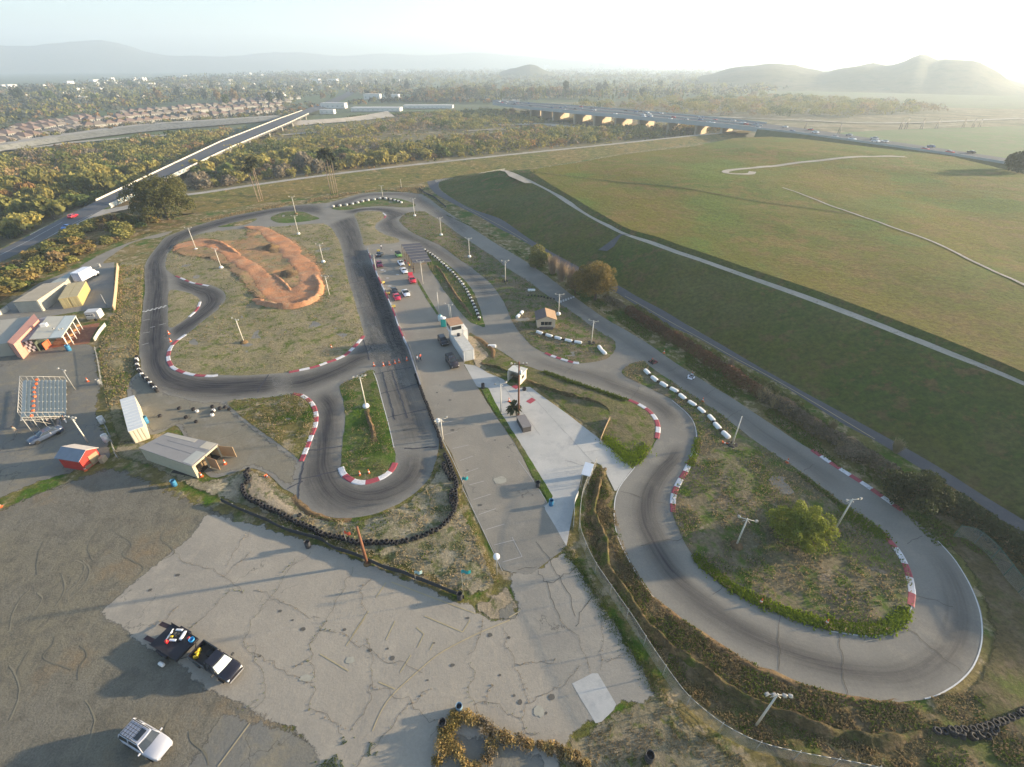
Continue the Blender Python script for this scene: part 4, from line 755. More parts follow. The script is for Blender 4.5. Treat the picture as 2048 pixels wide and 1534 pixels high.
a = MB(); a.box((-1.25, -.1, h - .15), (.3, .25, .3), .3, 0, .04); a.build('lamp', M_LAMP, t)
t = thing('timber_pole', 'bare red brown timber pole at the fence below the hairpin', 'pole', G(734.5, 1127.5)); MB().tube((0, 0, 0), (0, 0, height_of((734.5, 1127.5), (732, 1054))), .20, .15, 12).build('pole', M_POLE2, t)
MB().lathe([(.5, 0), (.35, .12), (.22, .15)], n=12).build('footing', G_BANK, t)
# --- tyre stacks
def tyre_stack_mesh(n=3, r=.33, th=.22):
    prof = [(r * .52, 0)]
    for k in range(n): prof += [(r * .9, k * th + .01), (r, k * th + th * .3), (r, k * th + th * .7), (r * .9, (k + 1) * th - .01)]
    prof += [(r * .55, n * th), (r * .48, n * th - .04), (r * .7, n * th * .8), (r * .7, .05)]
    return prof
def row(px, spacing, z=0.0):
    return resample(line(px, z), float(spacing))
stack0 = MB().lathe(tyre_stack_mesh(3), n=14).build('tyre_stack', M_BLACK)
def tyres(pts, label, group, sc=1.0, jit=.06, src=stack0, tilt=.06, mats=None, name='tyre_stack', cat='tyre stack'):
    for i, p in enumerate(pts):
        o = src.copy(); COL.objects.link(o); o.name = name
        o.location = p + Vector((rnd.uniform(-jit, jit), rnd.uniform(-jit, jit), 0)); s = sc * rnd.uniform(.93, 1.07); o.scale = (s, s, s * rnd.uniform(.85, 1.1))
        o.rotation_euler = (rnd.uniform(-tilt, tilt), rnd.uniform(-tilt, tilt), rnd.uniform(0, 6)); tag(o, label, cat, group)
        if mats and mats[i % len(mats)] is not M_BLACK:
            o.data = o.data.copy() if False else white_of(src); 
_wo = {}
def white_of(src):
    if src.data.name not in _wo:
        me = src.data.copy(); me.materials[0] = M_RUBW; _wo[src.data.name] = me
    return _wo[src.data.name]
q = lambda pts, ox, oy, k: [(ox + a * k, oy + b * k) for a, b in pts]
HP = q([(230, 160), (205, 200), (240, 240), (190, 280), (190, 330), (220, 380), (280, 410), (350, 450), (420, 480), (500, 520), (580, 560), (660, 600), (740, 630), (800, 665), (880, 690), (960, 700), (1040, 730), (1130, 745), (1220, 745), (1340, 745), (1450, 740), (1550, 715), (1650, 680), (1750, 630), (1820, 570), (1870, 490), (1890, 410), (1885, 330), (1890, 260), (1860, 180), (1835, 110), (1800, 40)], 440, 902, .25)
tyres(row(HP, .66), 'black tyre stack in the long curved tyre wall outside the hairpin', 'tyre wall outside the hairpin')
tyres(row(q([(1790, 110), (1810, 170), (1845, 230)], 440, 902, .25), .66), 'black tyre stack in the short second row inside the tyre wall right of the hairpin', 'second tyre row right of the hairpin')
tyres(row(q([(1860, 340), (1850, 390), (1865, 440)], 440, 902, .25), .66), 'black tyre stack in the lower short second row of the hairpin tyre wall', 'lower second row of the hairpin tyre wall')
tyres(row([(884, 896), (880, 880), (874, 862), (864, 838), (856, 815), (846, 792), (838, 768), (832, 752)], .72), 'black tyre stack along the lower pit wall beside the dark straight', 'tyres along the lower pit wall', .85)
tyres(row([(1870, 1466), (1895, 1464), (1925, 1462), (1955, 1460), (1985, 1450), (2015, 1440), (2048, 1426), (2085, 1408)], .68), 'black tyre stack in the row at the lower right corner', 'tyre row at the lower right corner')
tyres(row([(1905, 1474), (1935, 1476), (1960, 1473), (1990, 1460)], .72), 'black tyre stack lying behind the lower right tyre row', 'loose stacks behind the lower right tyre row', tilt=.5)
L2 = q([(1410, 290), (1400, 340), (1420, 400), (1450, 460), (1500, 510), (1560, 570), (1610, 630)], 0, 660, .1956)
r2 = row(L2, .62); r2a = [p for i, p in enumerate(r2) if i % 4 != 2]; r2b = [p for i, p in enumerate(r2) if i % 4 == 2]
tyres(r2a, 'black tyre stack in the short wall left of the lower left bend', 'tyre wall left of the lower left bend'); tyres(r2b, 'white painted tyre stack in the short wall left of the lower left bend', 'white stacks in the lower left tyre wall', mats=[M_RUBW])
one = MB().lathe(tyre_stack_mesh(2), n=14).build('tyre_pair', M_BLACK)
SC = [((320, 833), 'left most loose black tyres on the dusty apron'), ((359, 818), 'black tyres at the upper end of the loose group on the apron'), ((387.7, 820), 'black tyres touching a white one on the apron'), ((373, 836), 'black tyres alone in the middle of the apron'), ((393, 844), 'lowest loose black tyres on the apron'), ((425, 815), 'black tyres behind the white ones near the grass wedge'), ((425, 826), 'black tyres between the white ones near the grass wedge'), ((441, 818), 'black tyres right of the white ones near the grass wedge'), ((450, 815.5), 'black tyres at the tip of the grass wedge'), ((458, 820), 'right most loose black tyres beside the grass wedge')]
for px, lab in SC: tyres([G(*px)], lab, 'loose tyres on the apron', .95, src=one, name='tyre_pair', cat='tyres')
for px, lab in (((394, 824), 'white painted tyres beside black ones in mid apron'), ((427, 822), 'upper white painted tyres near the grass wedge'), ((426, 831), 'lower white painted tyres near the grass wedge')): tyres([G(*px)], lab, 'loose tyres on the apron', .95, src=one, mats=[M_RUBW], name='tyre_pair', cat='tyres')
tyres([G(601, 1032)], 'single black tyre stack on the grass inside the tyre wall', None, src=one, name='tyre_pair', cat='tyres')
tyres([G(1048, 780)], 'lone black tyre lying on the pale slab by the ruined booth', None, 1.1, src=one, tilt=.2, name='tyre_pair', cat='tyres')
# --- alternating tyre rows and white barrier blocks
def halftyre_row(px, spacing, lw, lb, gw, gb, src, every=2, sc=.8):
    p = row(px, spacing); tyres([a for i, a in enumerate(p) if i % every == 0], lw, gw, sc, src=src, mats=[M_RUBW], tilt=.12, name='painted_tyre', cat='tyre'); tyres([a for i, a in enumerate(p) if i % every], lb, gb, sc, src=src, tilt=.12, name='black_tyre', cat='tyre')
halftyre_row([(850, 501), (870, 515), (888, 530), (905, 546), (922, 565), (935, 585), (944, 604), (952, 620), (959, 640)], 1.0, 'white painted tyre in the long row beside the middle road', 'black tyre between white ones in the long row beside the middle road', 'white tyres beside the middle road', 'black tyres beside the middle road', one, sc=1.15)
halftyre_row([(667, 414), (685, 412), (700, 410), (715, 407), (730, 403), (750, 400), (765, 398), (780, 399.5), (795, 403), (803, 406)], 1.45, 'white painted tyre in the row on the top island', 'black tyre in the row on the top island', 'white tyres on the top island', 'black tyres on the top island', one, sc=1.7)
def barrier_mesh():
    b = MB(); pr = [(-.42, 0), (-.44, .22), (-.34, .5), (-.15, .6), (.15, .6), (.34, .5), (.44, .22), (.42, 0)]; rg = []
    for x, s in ((-1.15, .55), (-1.05, .85), (-.8, 1), (.8, 1), (1.05, .85), (1.15, .55)): rg.append([Vector((x, y * s, z * (.7 + .3 * s))) for y, z in pr])
    return b.loft(rg, 0)
bar0 = barrier_mesh().build('barrier_block', M_WHITE)
def barriers(pts, label, group, long=1.0):
    for i, px in enumerate(pts):
        p = G(*px); a = G(*pts[max(i - 1, 0)]); c = G(*pts[min(i + 1, len(pts) - 1)]); d = c - a
        o = bar0.copy(); COL.objects.link(o); o.name = 'barrier_block'; o.location = p; o.rotation_euler = (0, 0, math.atan2(d.y, d.x) + rnd.uniform(-.12, .12)); o.scale = (long, 1, 1)
        tag(o, label if isinstance(label, str) else label[i], 'barrier', group)
        if i < len(pts) - 1:
            m_ = [(p + (c - p) * t_) for t_ in (.38, .5, .62)] if i == 0 else [(p + (G(*pts[i + 1]) - p) * t_) for t_ in (.38, .5, .62)]
            tyres(m_, 'black tyre between the white blocks: ' + group, 'black tyres of the ' + group, .85, src=one, tilt=.3, name='black_tyre', cat='tyre')
barriers(q([(990, 540), (1065, 610), (1160, 670), (1265, 725), (1350, 795), (1450, 865), (1545, 935), (1645, 1015), (1705, 1095), (1795, 1185)], 1100, 640, .1956), 'white rounded barrier block in the slanting row beside the long straight', 'barrier row beside the long straight', .74)
barriers([(1079, 667), (1098, 673), (1116, 678), (1137, 683), (1156, 686.5)], 'white rounded barrier block in the row below the beige hut', 'barrier row below the beige hut', .74)
barriers([(1200, 698), (1207, 706)], ['white barrier block at the right corner of the hut island, upper', 'white barrier block at the right corner of the hut island, lower'], 'pair of blocks at the hut island corner', .8)
barriers([(1036, 634), (1043, 627)], ['white block left of the hut beside black tyres, lower', 'white block left of the hut beside black tyres, upper'], 'pair of blocks left of the hut', .7)
barriers([(984, 694)], ['lone white block on the bank right of the control tower'], None, .8); barriers([(1063, 582)], ['lone white block on the grass by the long straight'], None, .9)
tyres(row([(1057, 592), (1075, 593), (1092, 596), (1108, 599)], .9), 'black tyre in the short line above the beige hut', 'black tyre line above the hut', .8, src=one, tilt=.5, name='black_tyre', cat='tyre')
for o in (stack0, one, bar0): bpy.data.objects.remove(o)
# --- cones
def cone_mesh():
    b = MB(); b.box((0, 0, .02), (.38, .38, .04)); b.lathe([(.15, .04), (.11, .28)], n=12); b.lathe([(.112, .28), (.08, .42)], n=12, mi=1); b.lathe([(.08, .42), (.03, .72), (.02, .73)], n=12); return b
cone0 = cone_mesh().build('traffic_cone', [M_ORG, M_WHITE])
CN = [((748, 732), 'cone at the left end of the line across the straight'), ((767, 731.5), 'second cone from the left in the line across the straight'), ((779, 729.5), 'third cone from the left in the line across the straight'), ((790, 727), 'fourth cone from the left in the line across the straight'), ((798.5, 724.5), 'fifth cone from the left in the line across the straight'), ((814, 721), 'cone at the pit wall end of the line across the straight'),
 ((338, 668), 'cone near the start line on the left side'), ((341.5, 683), 'small pale cone by the lower left kerb'), ((450.5, 928), 'cone behind the garage apron corner by the dirt'), ((532, 953), 'orange cones fallen by the sandy bank'), ((403.5, 953), 'cones in front of the low garage door'), ((720, 950), 'cone on the grass at the left of the hairpin tip'), ((738, 947), 'cone on the grass at the right of the hairpin tip'),
 ((1328, 706), 'orange cone on the outer grass above the long straight'), ((1405, 803), 'cone on the right side of the barrier row'), ((1444, 886), 'fallen orange cone below the last white barrier'), ((1574, 925), 'orange cone on the left edge of the long straight'), ((1521, 1206), 'orange cone on the green rim of the loop, left one'), ((1652, 1247), 'orange cone on the green rim of the loop, right one'), ((1018, 803), 'striped cone standing on the pale slab'), ((663, 696), 'cone in the yellow grass ring of the infield'), ((176, 763), 'orange cone near the gap in the left verge'),
 ((1, 1014), 'large orange drum cone cut by the left edge'), ((172, 941), 'cone in front of the red shed'), ((697, 1008), 'x')]
for px, lab in CN[:-1]:
    o = cone0.copy(); COL.objects.link(o); o.location = G(*px); s = 1.25; o.scale = (s, s, s); o.rotation_euler = (0, 0, rnd.uniform(0, 3)); tag(o, 'orange traffic ' + lab if lab.startswith('cone') else lab, 'cone', 'traffic cones')
    if 'fallen' in lab: o.rotation_euler = (1.4, 0, 1); o.location.z += .15
bpy.data.objects.remove(cone0)
# --- barrels and bins
def barrel(px, mat, label, s=1.0, tag_='barrel'):
    t = thing(tag_, label, tag_, G(*px))
    MB().lathe([(.27, 0), (.29, .03), (.29, .3), (.305, .32), (.29, .34), (.29, .6), (.305, .62), (.29, .64), (.29, .88), (.30, .9), (.27, .9), (.26, .8), (.26, .3), (.0, .28)], n=16).build('shell', mat, t)
    MB().lathe([(.0, .5), (.25, .51), (.2, .56), (.0, .6)], n=10).build('rubbish', M_DARK, t); t.scale = (s, s, s)
barrel((350, 971), M_BLUE, 'blue open barrel at the edge of the gravel lot', 1.2); barrel((617, 1094), M_DARK, 'black open barrel on the cracked lot below the tyre wall', 1.2); barrel((966, 776), M_DARK, 'black barrel at the head of the grass strip', 1.15)
barrel((1075.5, 973), M_DARK, 'black barrel at the middle of the slab edge', 1.1); barrel((1102, 1010), M_BLUE, 'blue barrel at the lower tip of the grass strip', 1.15); barrel((920, 1197), M_DARK, 'black barrel at the right end of the dark fence', 1.15)
barrel((1297, 1519), M_DARK, 'dark barrel alone in the weeds at the bottom edge', 1.3); barrel((139, 701), M_BLUE, 'blue barrel at the foot of the canopy building pole', 1.5); barrel((293, 846), M_BLUE, 'blue barrel beside the white container', 1.5); barrel((886, 1453), M_DARK, 'black barrel among yellow weeds at the bottom', 1.2); barrel((919, 1420), plain('barrel_pale_blue', (.16, .27, .38), .5), 'pale blue lidded barrel above the yellow weeds', 1.1)
barrel((206, 846), M_WHITE, 'upper white drum beside the left verge', 1.5); barrel((214, 882), M_WHITE, 'lower white drum beside the left verge', 1.5); barrel((199, 768), M_GREY, 'grey bin on the left verge edge by the cone', 1.2); barrel((86, 617), M_BLUE, 'blue barrel at the front corner of the beige storage building', 1.3); barrel((200, 534), M_GREY, 'grey drum at the top of the storage yard', 1.2)
# --- flags
def flag(px_base, px_flag, col, label, w=.9):
    b = G(*px_base); h = max(1.5, height_of(px_base, px_flag)); t = thing('flag', label, 'flag', b, rnd.uniform(-.3, .3), 'marker flags')
    MB().tube((0, 0, 0), (0, 0, h), .03, .02, 6).build('pole', M_GREY, t); f = MB(); n = 6; vs = []
    rg = [[Vector((i / n * w, .10 * math.sin(i * 1.3), h - z - .05 * i / n)) for i in range(n + 1)] for z in (0, .6)]
    f.loft(rg, 0, False, True, False); f.build('cloth', col, t)
M_TEAL = plain('flag_teal', (.02, .30, .32), .8, var=.15)
flag((694, 1086), (693, 1062), plain('flag_orange', (.75, .12, .05), .8), 'orange red flag inside the tyre wall left of the timber pole'); flag((927, 1193), (921, 1140), M_TEAL, 'teal flag above the right end of the dark fence', 1.1)
flag((926, 984), (920, 955), M_TEAL, 'teal flag on the tyre wall beside the parking bays'); flag((832, 1162), (820, 1142), plain('flag_faded', (.35, .50, .50), .8), 'faded pale teal flag on the dark fence')
def disc(px, top, label):
    t = thing('round_sign', label, 'sign', G(*px), .2); h = max(1.2, height_of(px, top)); MB().tube((0, 0, 0), (0, 0, h), .05, n=8).build('post', M_GREY, t)
    o = MB().lathe([(0, .0), (.38, .0), (.4, .03), (.38, .06), (0, .07)], n=20); o = o.build('disc', M_WHITE, t); o.location = (0, 0, h); o.rotation_euler = (.7, 0, 0)
disc((994, 1150), (990, 1113), 'round white disc on a post at the lower tip of the sandy verge'); disc((879, 868), (875, 841), 'round white disc near the end of the pit wall')
# --- fences and walls
def fence(name, px, z, h, mat, label, cat='fence', post=3.0, step=.8, th=.05, wav=.1, rail=None, pmat=None, slack=0.0):
    p = resample(line(px, z), float(step)); p = [Vector((a.x, a.y, 0)) for a in p]; t = thing(name, label, cat, p[0])
    o0 = p[0]; b = MB(); n = len(p)
    rg = [[a - o0 + Vector((0, 0, .03)) for a in p], [a - o0 + Vector((0, 0, h * (1 + slack * noise.noise(a * .5)))) + Vector((noise.noise(a * .8), noise.noise(a * .8 + Vector((5, 5, 5))), 0)) * wav for a in p]]
    rg2 = [[v + Vector((0, th, 0)) for v in r] for r in rg]
    b.loft([rg[0], rg[1], rg2[1], rg2[0]], 0, False, False, False); b.build('panel', mat, t)
    k = max(1, int(post / step))
    for i in range(0, n, k): MB().tube(p[i] - o0 + Vector((0, .09, 0)), p[i] - o0 + Vector((0, .09, h * 1.06)), .04, n=6).build('post', pmat or M_GREY, t)
    if rail:
        b = MB(); b.path([a - o0 + Vector((0, 0, h)) for a in p], [rail] * n, 6); b.build('top_rail', pmat or M_GREY, t)
    return t
M_SCREEN = plain('fence_screen', (.045, .045, .05), .8, var=.2)
fence('screen_fence', q([(0, 390), (200, 480), (350, 540), (520, 620), (640, 655), (800, 700), (900, 765), (1100, 830), (1300, 920), (1460, 965), (1540, 1000), (1700, 1060), (1900, 1140), (1950, 1165)], 440, 900, .25), .7, .75, M_SCREEN, 'low sagging dark screen fence along the edge of the cracked lot', slack=.25)
# chain link material: thin wires seen as half transparent mesh
def chain(name, col, dens=.35):
    m, nt, b = ntm(name); pos = N(nt, 'ShaderNodeNewGeometry').outputs['Position']
    b.inputs['Base Color'].default_value = (*col, 1); b.inputs['Metallic'].default_value = .3; b.inputs['Roughness'].default_value = .6
    sx = N(nt, 'ShaderNodeSeparateXYZ'); nt.links.new(pos, sx.inputs[0]); hsum = math_n(nt, 'ADD', sx.outputs[0], sx.outputs[1])
    def wv(v): return math_n(nt, 'PINGPONG', v, .06)
    a = wv(math_n(nt, 'ADD', hsum, sx.outputs[2])); c = wv(math_n(nt, 'SUBTRACT', hsum, sx.outputs[2]))
    f = math_n(nt, 'LESS_THAN', math_n(nt, 'MINIMUM', a, c), .06 * dens * .5); nt.links.new(f, b.inputs['Alpha']); return m
M_CHAIN = chain('chain_link', (.42, .42, .40), .2)
fence('chain_fence', [(1194, 917), (1182, 940), (1170, 967), (1164, 990), (1161, 1020), (1160, 1045), (1166, 1070), (1187, 1117), (1212, 1155), (1240, 1195), (1270, 1238), (1300, 1285), (1333, 1333), (1360, 1370), (1387, 1400), (1448, 1448), (1518, 1483), (1605, 1505), (1740, 1530), (1850, 1560)], 2.0, 2.0, M_CHAIN, 'long chain link fence curving round outside the big loop', rail=.03, wav=0, th=.01, post=3.2, pmat=plain('galv', (.32, .32, .30), .5))
fence('chain_fence', [(1925, 1052), (1955, 1058), (1985, 1080), (2008, 1105), (2035, 1140), (2100, 1220)], 2.2, 2.2, M_CHAIN, 'green posted fence fragment at the right edge below the hedge', rail=.04, wav=0, th=.01, pmat=plain('green_post', (.06, .15, .11), .6))
fence('wire_fence', [(1157, 983), (1150, 1000), (1149, 1025), (1147, 1052)], .9, .9, plain('white_board', (.62, .60, .56), .7), 'low white board wall at the right rim of the pale slab', cat='wall', wav=0, th=.12, post=4)
# pit wall with painted guard
def pit_wall():
    px = [(735, 500), (740, 514), (750, 540), (768, 582), (786, 622), (800, 662), (818, 702), (832, 745), (842, 775)]
    p = resample(line(px, 0), .8); o0 = p[0]; t = thing('pit_wall', 'low pit wall with red and white guard boards beside the dark straight', 'wall', o0)
    b = MB(); n = len(p)
    for i in range(n - 1):
        a, c = p[i] - o0, p[i + 1] - o0; d = (c - a); nn = Vector((-d.y, d.x, 0)).normalized() * .11
        y = PX(p[i])[1]; mi = 2 if y > 690 or y < 508 else (0 if int(i / 7) % 2 else 1)
        b.loft([[a - nn, a + nn, a + nn + Vector((0, 0, .72)), a - nn + Vector((0, 0, .72))], [c - nn, c + nn, c + nn + Vector((0, 0, .72)), c - nn + Vector((0, 0, .72))]], mi, cap=False)
    b.build('guard_board', [plain('guard_red', (.42, .05, .09), .6, var=.2), plain('guard_white', (.62, .60, .60), .6, var=.2), plain('guard_grey', (.27, .27, .29), .7, var=.2)], t)
    b = MB(); b.path([a - o0 + Vector((.35, 0, 1.35)) for a in p[::3]], [.025] * len(p[::3]), 5); b.build('cable_rail', M_GREY, t)
    for a in p[::6]: MB().tube(a - o0 + Vector((.35, 0, 0)), a - o0 + Vector((.35, 0, 1.4)), .035, n=6).build('post', M_GREY, t)
pit_wall()
fence('kerb_wall', [(868, 840), (885, 880), (905, 920), (925, 965)], .25, .25, M_CONC, 'low concrete edging between parking bays and the tyre wall', 'edging', post=99, wav=.0, th=.25)
fence('yard_wall', [(233, 526), (230, 560), (227, 590), (224, 612)], 1.5, 1.5, plain('yard_wall_tan', (.50, .36, .22), .85, var=.15), 'tan low wall on the right side of the storage yard', 'wall', post=99, wav=0, th=.25)
fence('yard_wall', [(-60, 640), (0, 620), (12, 612)], 1.2, 1.2, M_CONC, 'pale low wall stub at the left edge of the storage yard', 'wall', post=99, wav=0, th=.25)
fence('patio_wall', [(208, 646), (196, 660), (186, 676)], .9, .9, M_CONC, 'pale low wall along the right side of the brick patio', 'wall', post=99, wav=0, th=.22)
fence('verge_fence', [(188, 694), (194, 720), (198, 745), (202, 768)], .8, .8, M_CHAIN, 'thin wire fence along the right edge of the worn car park', post=2.5, rail=.03, wav=0, th=.01)
fence('verge_fence', [(205, 840), (219, 874), (226, 900), (233, 914)], .9, .9, M_CHAIN, 'wire fence beside the two white drums', post=2.5, rail=.03, wav=0, th=.01)
fence('plank_wall', [(1202, 875), (1212, 850), (1221, 832)], .9, .9, M_WOOD, 'grey plank wall at the corner of the sunken grass by the slab', 'wall', post=3, wav=0, th=.08)
fence('wire_fence', [(1010, 337), (987, 341), (935, 351), (900, 357), (870, 360)], 1.2, 1.2, M_CHAIN, 'distant wire fence between levee and perimeter road', post=3.5, rail=.05, wav=0, th=.01)
fence('low_barrier', [(838, 374), (850, 384), (868, 392), (880, 402), (892, 412)], .8, .8, M_SCREEN, 'dark low barrier at the top right bend by the perimeter road', 'barrier', post=3, wav=0)
# round object etc.
def bench_box(a, b_, w, h, mat, name, label, cat):
    A_, B__ = G(*a), G(*b_); d = B__ - A_; t = thing(name, label, cat, (A_ + B__) / 2, math.atan2(d.y, d.x)); return t, d.length
t, L = bench_box((1041, 841), (1054, 864), 0, 0, None, 'storage_box', 'long dark box with louvred sides on the pale slab', 'box')
MB().box((0, 0, .55), (L, 1.5, 1.1), bev=.03).build('body', plain('box_dark', (.11, .095, .085), .7, var=.2), t); MB().box((0, 0, 1.14), (L + .1, 1.6, .08)).build('lid', plain('box_lid', (.22, .20, .19), .7, var=.2), t)
b = MB()
for k in range(9): b.box((-L / 2 + .3 + k * (L - .6) / 8, -.77, .55), (.08, .05, .9))
b.build('slat', M_DARK, t)
# ================================================================ BUILDINGS
def quadpts(px, z): return [G(*p, z) for p in px]
def rel(pts, o): return [p - o for p in pts]
def corrug(b, a, c, z0, z1, n, d, out, mi=0):
    """vertical ribs on the wall a-c"""
    for k in range(n):
        t0 = (k + .15) / n; t1 = (k + .65) / n; p, q_ = a.lerp(c, t0), a.lerp(c, t1)
        up0, up1 = Vector((0, 0, z0)), Vector((0, 0, z1))
        b.loft([[p + up0, p + out * d + up0, q_ + out * d + up0, q_ + up0], [p + up1, p + out * d + up1, q_ + out * d + up1, q_ + up1]], mi, cap=True)
def container(name, quad, z1, mat, rmat, label, cat, ribs=(14, 6), z0=0.0, doors=None, group=None):
    """quad: roof corners in world order (a,b,c,d); walls drop to the ground"""
    o = sum(quad, Vector()) / 4; o.z = 0; t = thing(name, label, cat, o, 0, group); qd = [Vector((p.x - o.x, p.y - o.y, 0)) for p in quad]
    if sum(qd[i].x * qd[(i + 1) % 4].y - qd[(i + 1) % 4].x * qd[i].y for i in range(4)) < 0: qd = [qd[0], qd[3], qd[2], qd[1]]
    b = MB(); b.loft([[p + Vector((0, 0, z0)) for p in qd], [p + Vector((0, 0, z1 - .05)) for p in qd]], 0)
    L = [(qd[(i + 1) % 4] - qd[i]).length for i in range(4)]
    for i in range(4):
        a, c = qd[i], qd[(i + 1) % 4]; d = (c - a).normalized(); out = Vector((d.y, -d.x, 0))
        corrug(b, a, c, z0 + .1, z1 - .15, max(4, int(L[i] / .45)), .05, out)
    b.build('wall', mat, t)
    c0 = sum(qd, Vector()) / 4; b = MB(); b.loft([[c0 + (p - c0) * 1.02 + Vector((0, 0, z1 - .05)) for p in qd], [c0 + (p - c0) * 1.02 + Vector((0, 0, z1 + .04)) for p in qd]], 0)
    k = 0 if L[0] > L[1] else 1; n = int(L[k] / 1.0)
    for i in range(1, n):
        a = qd[k].lerp(qd[(k + 1) % 4], i / n); c = qd[(k + 3) % 4].lerp(qd[(k + 2) % 4], i / n); d = (qd[(k + 1) % 4] - qd[k]).normalized() * .05
        b.loft([[a - d + Vector((0, 0, z1 + .04)), a + d + Vector((0, 0, z1 + .04)), a + d + Vector((0, 0, z1 + .07)), a - d + Vector((0, 0, z1 + .07))], [c - d + Vector((0, 0, z1 + .04)), c + d + Vector((0, 0, z1 + .04)), c + d + Vector((0, 0, z1 + .07)), c - d + Vector((0, 0, z1 + .07))]], 0)
    b.build('roof', rmat, t); return t, qd, o
def rectfix(a, b, c, z):
    """corner a, b along one side, c beyond: returns a true rectangle at height z"""
    A_, B__, C_ = G(*a, z), G(*b, z), G(*c, z); u = (B__ - A_); n = Vector((-u.y, u.x, 0)).normalized(); w = (C_ - B__).dot(n)
    return [A_, B__, B__ + n * w, A_ + n * w]
C_WHITE = plain('container_white', (.70, .69, .66), .6, var=.10, scale=.8); C_ROOFW = plain('container_roof_white', (.58, .60, .60), .6, var=.12, scale=.6)
qd = rectfix((256.5, 863), (240, 800), (268, 790), 2.6)
t, qq, o = container('white_container', qd, 2.6, plain('container_cream', (.62, .56, .42), .6, var=.12), C_ROOFW, 'white roofed cream shipping container beside the dusty apron', 'container')
# cargo containers in the yard
CY = plain('container_yellow', (.52, .40, .17), .65, var=.15); CYR = plain('container_roof_yellow', (.42, .35, .20), .75, var=.2)
qa = rectfix((116, 598), (155, 592), (181, 561), 2.7); a, b_, c_, d_ = qa; mid0, mid1 = (a + b_) / 2, (d_ + c_) / 2; g_ = (b_ - a).normalized() * .06
for (r0, lab) in (([a, mid0 - g_, mid1 - g_, d_], 'left yellow cargo container of the pair in the storage yard'), ([mid0 + g_, b_, c_, mid1 + g_], 'right yellow cargo container of the pair, sunlit side to the right')):
    t, qq, o = container('cargo_container', r0, 2.7, CY, CYR, lab, 'container', group='yellow cargo containers')
    aa, bb = (r0[0] - o), (r0[1] - o); d = (bb - aa); n_ = Vector((d.y, -d.x, 0)).normalized()
    if n_.y > 0: n_ = -n_
    for s0, s1 in ((.03, .49), (.51, .97)):
        m_ = MB(); p0, p1 = aa.lerp(bb, s0), aa.lerp(bb, s1); p0.z = p1.z = .15; e = n_ * .07
        m_.loft([[p0 + n_ * .05, p1 + n_ * .05, p1 + e + n_ * .04, p0 + e + n_ * .04], [v + Vector((0, 0, 2.35)) for v in (p0 + n_ * .05, p1 + n_ * .05, p1 + e + n_ * .04, p0 + e + n_ * .04)]], 0)
        for s in (.3, .7): m_.tube(p0.lerp(p1, s) + n_ * .13, p0.lerp(p1, s) + n_ * .13 + Vector((0, 0, 2.4)), .03, n=6)
        m_.build('door', plain('door_yellow', (.40, .34, .18), .6, var=.15), t)
C_BEI = plain('shed_beige', (.42, .40, .34), .75, var=.15)
t, qq, o = container('storage_building', quadpts([(26, 604), (74, 601), (131, 563), (86, 568)], 3.0), 3.0, C_BEI, plain('shed_roof_beige', (.40, .34, .25), .8, var=.2, scale=.4), 'long beige flat roofed storage building at the left of the yard', 'building')
t, qq, o = container('low_shed', quadpts([(101, 566), (131, 563), (147, 543), (139, 545)], 2.0), 2.0, C_BEI, plain('shed_roof_grey', (.34, .36, .33), .8, var=.2), 'low grey lean-to between the beige building and the box truck', 'shed')
# --- low garage
gq = [G(279.5, 896, 2.6), G(336, 866, 2.6), G(434, 888, 2.6), G(383, 932, 2.6)]
o = sum(gq, Vector()) / 4; o.z = 0; t = thing('low_garage', 'low wide garage with grey patched metal roof and two open bays', 'garage', o); g0 = [Vector((p.x - o.x, p.y - o.y, 0)) for p in gq]
up = lambda v, z: Vector((v.x, v.y, z))
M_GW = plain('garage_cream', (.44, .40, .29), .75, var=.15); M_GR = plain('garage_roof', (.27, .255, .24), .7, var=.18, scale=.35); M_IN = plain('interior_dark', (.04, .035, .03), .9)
def slab(b, a, c, z0, z1, th, mi=0):
    d = (c - a).normalized(); n = Vector((-d.y, d.x, 0)) * th
    b.loft([[up(a, z0), up(c, z0), up(c + n, z0), up(a + n, z0)], [up(a, z1), up(c, z1), up(c + n, z1), up(a + n, z1)]], mi)
b = MB(); slab(b, g0[0], g0[1], 0, 2.5, -.15); slab(b, g0[1], g0[2], 0, 2.5, -.15); slab(b, g0[3], g0[0], 0, 2.5, -.15)
f0, f1 = g0[3], g0[2]
for s0, s1 in ((0, .10), (.46, .54), (.95, 1)): slab(b, f0.lerp(f1, s0), f0.lerp(f1, s1), 0, 2.5, .15)
slab(b, f0, f1, 2.15, 2.5, .16); b.build('wall', M_GW, t)
cc = sum(g0, Vector()) / 4; b = MB(); b.loft([[up(cc + (p - cc) * 1.03, 2.52) for p in g0], [up(cc + (p - cc) * 1.03, 2.66) for p in g0]], 0); b.build('roof', M_GR, t)
for (s, e, col) in (((.0, .0), (.16, .62), (.42, .38, .32)), ((.0, .80), (.30, .99), (.50, .44, .34)), ((.45, .82), (.97, .99), (.40, .40, .36)), ((.35, .2), (.36, .95), (.24, .23, .23)), ((.6, .1), (.61, .8), (.26, .25, .25))):
    def at(u, v): return up((g0[0].lerp(g0[3], u)).lerp(g0[1].lerp(g0[2], u), 0).lerp(g0[1].lerp(g0[2], u), 0), 0)
    def P2(u, v): a_ = g0[0].lerp(g0[1], 1 - u); b2 = g0[3].lerp(g0[2], 1 - u); return a_.lerp(b2, v)
    b = MB(); q4 = [P2(s[0], s[1]), P2(e[0], s[1]), P2(e[0], e[1]), P2(s[0], e[1])]; b.loft([[up(p, 2.66) for p in q4], [up(p, 2.685) for p in q4]], 0); b.build('roof_patch', plain('patch', col, .7, var=.12), t)
